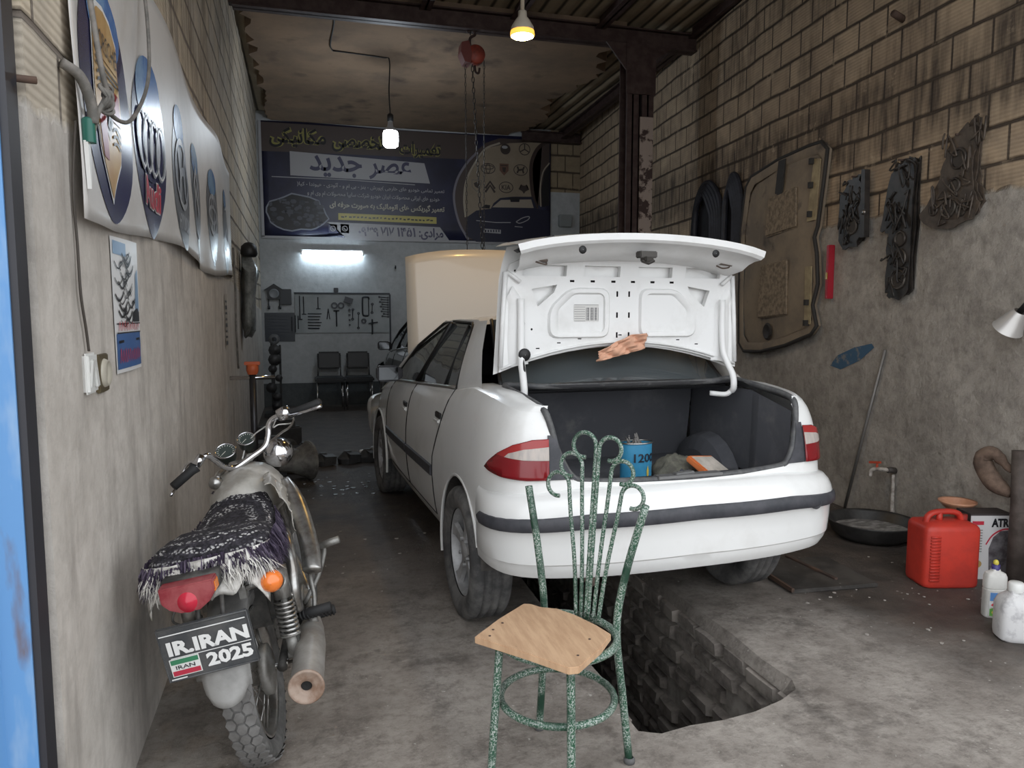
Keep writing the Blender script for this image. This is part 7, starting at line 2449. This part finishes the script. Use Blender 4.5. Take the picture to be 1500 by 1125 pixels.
b_ = B(); tube(b_, [(.06, .095, .0), (.06, .095, .035)], .009, 8); box(b_, (.075, .10, .04), (.085, .022, .014), rot=(0, .15, .3)); obj('tap_handle', b_, M('red_tap_handle', (0.50, 0.075, 0.035), .5), tp, bevel=.003)
b_ = B(); tube(b_, spline([(-.005, .02, -.03), (-.01, .022, -.15), (-.012, .022, -.26), (-.02, .022, -.33)], 5), [.012] * 10 + [.016] * 6, 8); obj('feed_pipe', b_, m_crust, tp)
# paint smear on the render
b_ = B()
rn = random.Random(4)
patch(b_, [(4.83, 1.04), (4.70, 1.02), (4.48, 1.10), (4.33, 1.20), (4.36, 1.225), (4.55, 1.19), (4.75, 1.12)], lambda u, v, h: RW(u, v, .003), .1)
m_smear = M('blue_paint_smear', (0.055, 0.12, 0.20), .9, col2=(0.20, 0.20, 0.20), nscale=16, lo=.52, hi=.6)
o = structure('trim_1', b_, m_smear, smooth=False)
# stubs in the wall
b_ = B(); tube(b_, [RW(4.20, 3.33, -.01), RW(4.16, 3.35, .10)], .022, 8); tag(obj('wall_stub', b_, M('rusty_iron', (0.11, 0.065, 0.045), .8)), 'rusty pipe stub sticking out of the blocks high on the right wall', 'pipe')
# work lamp at the edge of the frame
wl = thing('work_lamp', 'silver cone work lamp hung on the right wall at the edge of the frame', 'lamp', RW(3.10, 1.40, .0), RW_A)
b_ = B(); lathe(b_, [(.028, .055), (.04, .04), (.075, -.06), (.078, -.062), (.072, -.055)], 24, 'Z', c=(0, .09, 0)); bmesh.ops.rotate(b_, cent=(0, .09, 0), matrix=Matrix.Rotation(radians(-38), 3, 'Y'), verts=b_.verts); obj('lamp_shade', b_, M('silver_lamp_shade', (0.55, 0.53, 0.51), .35, metal=.4), wl)
b_ = B(); tube(b_, [(-.03, .09, .04), (-.08, .08, .10), (-.10, .01, .16)], .016, 8); obj('lamp_arm', b_, m_black, wl)
b_ = B(); box(b_, (-.10, .012, .20), (.05, .02, .12)); obj('wall_bracket', b_, M('pale_green_bracket', (0.45, 0.52, 0.42), .5), wl)
# post with rag at the edge
rp = thing('hose_reel_post', 'dark grimy pipe with a brown rag standing against the wall at the right edge', 'pipe', RW(2.98, 0, .10))
b_ = B(); tube(b_, [(0, 0, 0), (0.0, 0, .45), (.01, .02, .72)], .045, 12); obj('pipe_shaft', b_, M('brown_grime_pipe', (0.055, 0.042, 0.036), .7, col2=(0.10, 0.08, 0.07), nscale=9), rp)
b_ = B(); tube(b_, spline([(-.01, .05, .48), (-.02, .16, .54), (-.02, .22, .64), (-.01, .16, .68), (0, .06, .60)], 5), [.02, .03, .04, .045, .05, .05, .05, .05, .05, .05, .045, .045, .04, .04, .04, .035, .03, .03, .02, .02, .01][:21], 10); obj('brown_rag', b_, M('brown_rag_cloth', (0.17, 0.115, 0.085), .95, col2=(0.09, 0.06, 0.045), nscale=14, bump=.006), rp)

# ------------------------------------------------------------------ floor things along the right wall
pn = thing('drain_pan', 'wide black oil pan half full of grey water under the tap', 'pan', (3.455, 3.90, .0))
pn.scale = (.86, .86, .95)
b_ = B(); lathe(b_, [(.001, .002), (.22, .002), (.275, .04), (.31, .115), (.318, .125), (.312, .128), (.298, .115), (.262, .045), (.215, .014), (.001, .012)], 48, 'Z'); obj('pan_shell', b_, M('black_oily_pan', (0.022, 0.021, 0.021), .45, col2=(0.05, 0.048, 0.046), nscale=8), pn)
b_ = B(); lathe(b_, [(.001, .060), (.271, .060)], 40, 'Z'); obj('grey_water', b_, M('grey_soapy_water', (0.20, 0.195, 0.19), .18, col2=(0.42, 0.41, 0.40), nscale=11, lo=.45, hi=.62, stretch=(1, 2.6, 1)), pn)

# red jerrycan
jc = thing('jerrycan', 'red plastic jerrycan with moulded ribs and handle on the floor by the right wall', 'jerrycan', (3.235, 3.135, 0), radians(-14))
m_rplas = M('red_translucent_plastic', (0.56, 0.045, 0.028), .42, col2=(0.40, 0.035, 0.025), nscale=5, spec=.4)
b_ = B()
W2, D2, HH = .150, .105, .345
def sec(k, z, kx=1, ky=1):
    pts = []
    for q in range(32):
        a = 2 * pi * q / 32
        ca_, sa_ = cos(a), sin(a)
        x = W2 * (abs(ca_) ** .30) * (1 if ca_ > 0 else -1); y = D2 * (abs(sa_) ** .30) * (1 if sa_ > 0 else -1)
        pts.append((x * k * kx, y * k * ky, z))
    return pts
loft(b_, [sec(.92, 0), sec(.98, .008), sec(1, .025), sec(1, .30), sec(.98, .318), sec(.90, .332), sec(.55, .345, 1.2, .7)])
fix_normals(b_)
jo = obj('can_body', b_, m_rplas, jc, angle=60)
b_ = B()
for k in range(15):
    z = .045 + k * .0165
    tube(b_, [(-.125, -D2 - .001, z), (-.075, -D2 - .003, z)], .0048, 6)
obj('moulded_rib', b_, m_rplas, jo)
b_ = B(); tube(b_, spline([(-.11, -.02, .325), (-.10, -.02, .365), (-.06, -.015, .385), (.02, -.01, .388), (.07, -.01, .375), (.09, -.01, .330)], 5), .019, 10, flat=.8); tube(b_, [(-.035, -.016, .33), (-.035, -.016, .385)], .016, 8); obj('handle', b_, m_rplas, jo)
b_ = B(); lathe(b_, [(.03, .33), (.03, .365), (.001, .365)], 18, 'Z', c=(.105, .02, 0)); obj('cap', b_, M('dark_red_cap', (0.30, 0.025, 0.02), .5), jo)
# funnel
fn_ = thing('funnel', 'peach plastic funnel standing behind the red jerrycan', 'funnel', (3.53, 3.335, 0))
b_ = B(); lathe(b_, [(.088, .372), (.098, .376), (.098, .368), (.080, .352), (.036, .305), (.028, .27), (.024, .20), (.018, .05)], 30, 'Z')
lathe(b_, [(.088, .372), (.076, .354), (.032, .305), (.02, .27)], 30, 'Z')
obj('cone', b_, M('peach_plastic', (0.62, 0.31, 0.19), .5, col2=(0.50, 0.25, 0.15), nscale=6), fn_)
b_ = B(); lathe(b_, [(.001, 0), (.055, 0), (.055, .18), (.03, .22), (.03, .25)], 20, 'Z'); obj('bottle_under', b_, M('dull_brown_bottle', (0.13, 0.075, 0.05), .5), fn_)
# oil carton
cx = thing('oil_carton', 'white and black motor oil carton with bold black letters by the right wall', 'carton', (3.535, 3.165, 0), radians(-15))
b_ = B(); box(b_, (0, 0, .18), (.225, .13, .36)); obj('carton_body', b_, M('dark_carton_top', (0.045, 0.035, 0.035), .6), cx, smooth=False)
FF = lambda u, v, h: (u * .83, -.0655 - h, v * 1.13)
b_ = B()
add_poly(b_, [(-.135, .0), (.135, .0), (.135, .31), (-.135, .31)], FF, .001, 0)
add_poly(b_, [(.0, .0), (.135, .0), (.135, .24), (.06, .235), (.015, .205), (-.01, .15)], FF, .002, 1)
add_stroke(b_, spline([(-.03, .17, 0), (.01, .215, 0), (.07, .242, 0), (.135, .245, 0)], 5), .008, FF, .003, mi=2)
add_text(b_, 'ATR', (.0, .255, .115, .297), FF, .003, bold=.05, mi=3)
add_stroke(b_, [(-.125, .275), (-.05, .275)], .018, FF, .003, mi=2)
for k in range(9): add_stroke(b_, [(-.115, .24 - k * .013), (-.055, .24 - k * .013)], .004, FF, .003, mi=4)
add_poly(b_, ellipse(-.085, .075, .035, .02, 14), FF, .003, 5)
obj('carton_print', b_, [M('white_carton', (0.58, 0.57, 0.57), .5), M('dark_carton_print', (0.06, 0.05, 0.055), .5, col2=(0.16, 0.15, 0.16), nscale=18), m_red, m_ink, M('grey_print', (0.16, 0.15, 0.14), .4), M('ochre_print', (0.42, 0.27, 0.09), .5)], cx, smooth=False)
# white spray bottle with printed label
bt = thing('cleaner_bottle', 'white flat bottle with a colourful label and yellow-tipped navy cap by the right wall', 'bottle', (3.105, 2.70, 0), radians(-18))
b_ = B()
def bs_(z, w, d): return [(w * (abs(cos(a)) ** .5) * (1 if cos(a) > 0 else -1), d * (abs(sin(a)) ** .6) * (1 if sin(a) > 0 else -1), z) for a in [2 * pi * q / 28 for q in range(28)]]
loft(b_, [bs_(0, .044, .026), bs_(.006, .049, .030), bs_(.135, .049, .030), bs_(.137, .0465, .028), bs_(.141, .0465, .028), bs_(.143, .0495, .030), bs_(.195, .049, .030), bs_(.212, .042, .026), bs_(.222, .020, .018), bs_(.232, .017, .016)]); fix_normals(b_)
bo_ = obj('bottle_body', b_, M('white_dirty_plastic', (0.66, 0.65, 0.62), .4, col2=(0.52, 0.50, 0.47), nscale=8), bt)
b_ = B(); lathe(b_, [(.018, .228), (.018, .252), (.001, .252)], 18, 'Z'); obj('cap', b_, M('navy_cap', (0.045, 0.035, 0.17), .4), bt)
b_ = B(); lathe(b_, [(.008, .250), (.012, .256), (.011, .268), (.006, .274), (.001, .275)], 14, 'Z'); obj('cap_tip', b_, M('yellow_cap_tip', (0.62, 0.52, 0.08), .4), bt)
LF = lambda u, v, h: (u, -.0305 - h + 3.0 * u * u * 1.0, v)
b_ = B()
patch(b_, [(-.036, .012), (.036, .012), (.036, .125), (-.036, .125)], LF, .02, 0, .001)
patch(b_, [(-.034, .012), (.036, .012), (.036, .052), (.0, .060), (-.034, .045)], LF, .02, 1, .002)
patch(b_, [(-.034, .085), (.036, .085), (.036, .125), (-.034, .125)], LF, .02, 2, .002)
for q in ([(-.020, .075), (.0, .115), (.014, .115), (-.006, .075)], [(.0, .066), (.022, .100), (.034, .100), (.012, .066)], [(-.030, .066), (.004, .094), (.004, .084), (-.024, .060)]): add_poly(b_, q, LF, .003, 3)
add_poly(b_, ellipse(.016, .026, .012, .009, 12), LF, .003, 3)
add_poly(b_, ellipse(-.016, .030, .010, .008, 12), LF, .003, 4)
obj('label', b_, [m_palep, M('leaf_green_print', (0.12, 0.33, 0.06), .5), M('sky_blue_print', (0.10, 0.24, 0.52), .5), M('bright_red_print', (0.62, 0.04, 0.06), .5), M('yellow_label_print', (0.65, 0.50, 0.08), .5)], bo_, smooth=False)
# grubby white jug
jg = thing('plastic_jug', 'large grubby white plastic jug with screw cap at the right edge', 'jug', (2.995, 2.475, 0), radians(-25))
b_ = B()
def js(z, w, d): return [(w * (abs(cos(a)) ** .45) * (1 if cos(a) > 0 else -1), d * (abs(sin(a)) ** .5) * (1 if sin(a) > 0 else -1), z) for a in [2 * pi * q / 28 for q in range(28)]]
loft(b_, [js(0, .080, .055), js(.008, .090, .062), js(.03, .093, .065), js(.155, .093, .065), js(.185, .080, .056)] + [[(x - .02 * t, y, z) for x, y, z in js(.185 + .025 * t, .080 - .050 * t, .056 - .028 * t)] for t in (.4, .75, 1.0)] + [[(x - .02, y, z) for x, y, z in js(.222, .028, .027)]]); fix_normals(b_)
obj('jug_body', b_, M('grubby_white_plastic', (0.62, 0.61, 0.61), .4, col2=(0.40, 0.39, 0.40), nscale=16, lo=.5, hi=.66, bump=.001), jg)
b_ = B(); lathe(b_, [(.031, .215), (.032, .222), (.032, .250), (.026, .256), (.001, .257)], 22, 'Z', c=(-.02, 0, 0)); obj('screw_cap', b_, m_wsw, jg)
b_ = B(); tube(b_, spline([(.06, 0, .19), (.085, 0, .215), (.05, 0, .235), (.01, 0, .225)], 5), .011, 8); obj('handle', b_, M('grubby_white_plastic', (0.62, 0.61, 0.61), .4), jg)

# checker plate cover lying by the right rear wheel
gp = thing('pit_cover', 'black oily steel floor plate lying beside the right rear wheel', 'plate', (2.62, 3.40, 0), radians(-4))
b_ = B(); box(b_, (0, 0, .012), (.50, .46, .02)); obj('plate_sheet', b_, M('oily_floor_plate', (0.035, 0.032, 0.03), .5, col2=(0.075, 0.068, 0.062), nscale=7, col3=(0.40, 0.38, 0.35), n3scale=30, lo3=.70, hi3=.74, bump=.002), gp, bevel=.004)
b_ = B(); box(b_, (.04, .06, .026), (.02, .40, .012), rot=(0, 0, .12)); box(b_, (-.245, 0, .02), (.014, .46, .02)); obj('plate_bar', b_, M('rusty_iron', (0.11, 0.065, 0.045), .8), gp, smooth=False)
# loose bits scattered on the floor: each its own chip
rn = random.Random(12)
m_chip = M('pale_chip', (0.34, 0.31, 0.28), .9)
def chip(x, y, r_, grp, lab, mat=m_chip):
    b_ = B()
    pts = [(r_ * rn.uniform(.6, 1.2) * cos(2 * pi * q / 6), r_ * rn.uniform(.5, 1.0) * sin(2 * pi * q / 6)) for q in range(6)]
    prism(b_, pts, .0, r_ * .35); fix_normals(b_)
    o = obj('debris_chip', b_, mat, smooth=False); o.location = (x, y, .001)
    return tag(o, lab, 'debris', grp)
for k in range(34):
    chip(rn.uniform(2.35, 3.25), rn.uniform(2.85, 3.65) if k < 20 else rn.uniform(2.5, 3.3), rn.uniform(.004, .011), 'chips by the steel plate', 'small pale chip on the dark floor around the steel plate')
m_glint = M('shiny_shard', (0.55, 0.56, 0.58), .15, metal=.8)
for k in range(46):
    chip(-.30 + rn.uniform(0, .85), 6.2 + rn.uniform(-.4, .5), rn.uniform(.008, .022), 'shards beyond the motorcycle', 'shiny shard on the oily floor beyond the motorcycle', m_glint)
for k in range(10):
    chip(rn.uniform(-.1, .7), rn.uniform(3.7, 5.2), rn.uniform(.008, .016), 'chips left of the car', 'small pale chip on the floor left of the white car')
# jack handle bar with orange head
th = thing('trolley_jack_handle', 'upright dark jack with a chrome cross handle and orange head by the left wall', 'jack', (-.425, 6.0, 0))
b_ = B(); tube(b_, [(0, 0, .0), (0, 0, .98)], .026, 12); obj('shaft', b_, M('dark_jack_steel', (0.05, 0.05, 0.055), .35, metal=.5), th)
b_ = B(); tube(b_, [(-.165, 0, .945), (.165, 0, .945)], .016, 10); obj('cross_handle', b_, m_chrome, th)
b_ = B(); lathe(b_, [(.035, .97), (.045, 1.0), (.045, 1.045), (.03, 1.05), (.001, 1.05)], 16, 'Z'); obj('orange_head', b_, M('orange_jack_paint', (0.52, 0.11, 0.035), .5), th)
b_ = B(); box(b_, (0, -.005, 1.055), (.115, .05, .026)); obj('orange_plate', b_, M('orange_jack_paint', (0.52, 0.11, 0.035), .5), th, bevel=.004)
b_ = B(); box(b_, (0, .03, .05), (.22, .5, .09)); obj('jack_base', b_, m_grime, th, bevel=.01)
# stripped engine parts on the floor
ep = thing('gearbox_casing', 'grey gearbox casing in the oily heap beyond the motorcycle', 'engine part', (-.13, 6.55, 0), .4)
b_ = B(); lathe(b_, [(.001, -.18), (.07, -.17), (.09, -.05), (.15, .08), (.17, .10), (.17, .13), (.001, .13)], 20, 'X', c=(0, 0, .17)); box(b_, (-.06, .02, .20), (.14, .16, .16)); obj('casing', b_, M('oily_grey_casing', (0.17, 0.165, 0.15), .6, col2=(0.07, 0.065, 0.06), nscale=9), ep, bevel=.006)
b_ = B(); tube(b_, [(-.18, 0, .17), (-.30, 0, .19)], .03, 10); obj('output_shaft', b_, m_grime, ep)
for k, (x, y, s_, lab) in enumerate(((-.36, 6.85, .28, 'black oily block, largest of the heap behind the grey casing'), (-.10, 7.05, .2, 'black oily block behind the grey casing, nearer the middle of the garage'), (-.30, 7.3, .34, 'dark tall engine block at the back of the oily heap'))):
    t = thing('engine_part', lab, 'engine part', (x, y, 0), .3 * k)
    b_ = B(); box(b_, (0, 0, s_ * .55), (s_, s_ * .8, s_ * 1.1)); box(b_, (.03, -.05, s_ * 1.15), (s_ * .5, s_ * .4, s_ * .3)); obj('block', b_, M('oily_parts', (0.03, 0.03, 0.032), .45, col2=(0.07, 0.07, 0.07)), t, bevel=.015)
    b_ = B(); lathe(b_, [(.02, -.02), (s_ * .3, -.02), (s_ * .3, .02), (.02, .02), (.02, -.02)], 18, 'Y', c=(0, -s_ * .42, s_ * .5)); obj('flange', b_, m_grime, t)
for k, (x, y, lab) in enumerate(((.10, 7.2, 'oily dark lump on the floor, left of the row behind the shards'), (.33, 7.25, 'oily dark lump on the floor, middle of the row behind the shards'), (.52, 7.3, 'oily dark lump on the floor, right of the row behind the shards'))):
    b_ = B(); lathe(b_, [(.001, 0), (.09, .0), (.10, .05), (.06, .09), (.03, .12), (.001, .12)], 12, 'Z'); box(b_, (.05, -.04, .06), (.12, .08, .08), rot=(.2, .1, .5)); o = obj('oily_lump', b_, M('oily_parts', (0.03, 0.03, 0.032), .45)); o.location = (x, y, 0); tag(o, lab, 'engine part', 'oily lumps on the floor')
dr = thing('air_gun', 'small silver tool with a pale hose on the floor beyond the white car', 'tool', (.60, 7.55, 0))
b_ = B(); tube(b_, [(-.14, 0, .05), (.02, 0, .055)], .018, 8); box(b_, (.03, 0, .07), (.11, .05, .05)); obj('tool_body', b_, m_dull, dr, bevel=.008)
b_ = B(); tube(b_, spline([(.05, -.02, .04), (.10, -.08, .02), (.16, -.2, .012), (.26, -.3, .012)], 5), .010, 6); obj('hose', b_, M('pale_hose', (0.35, 0.34, 0.33), .5), dr)
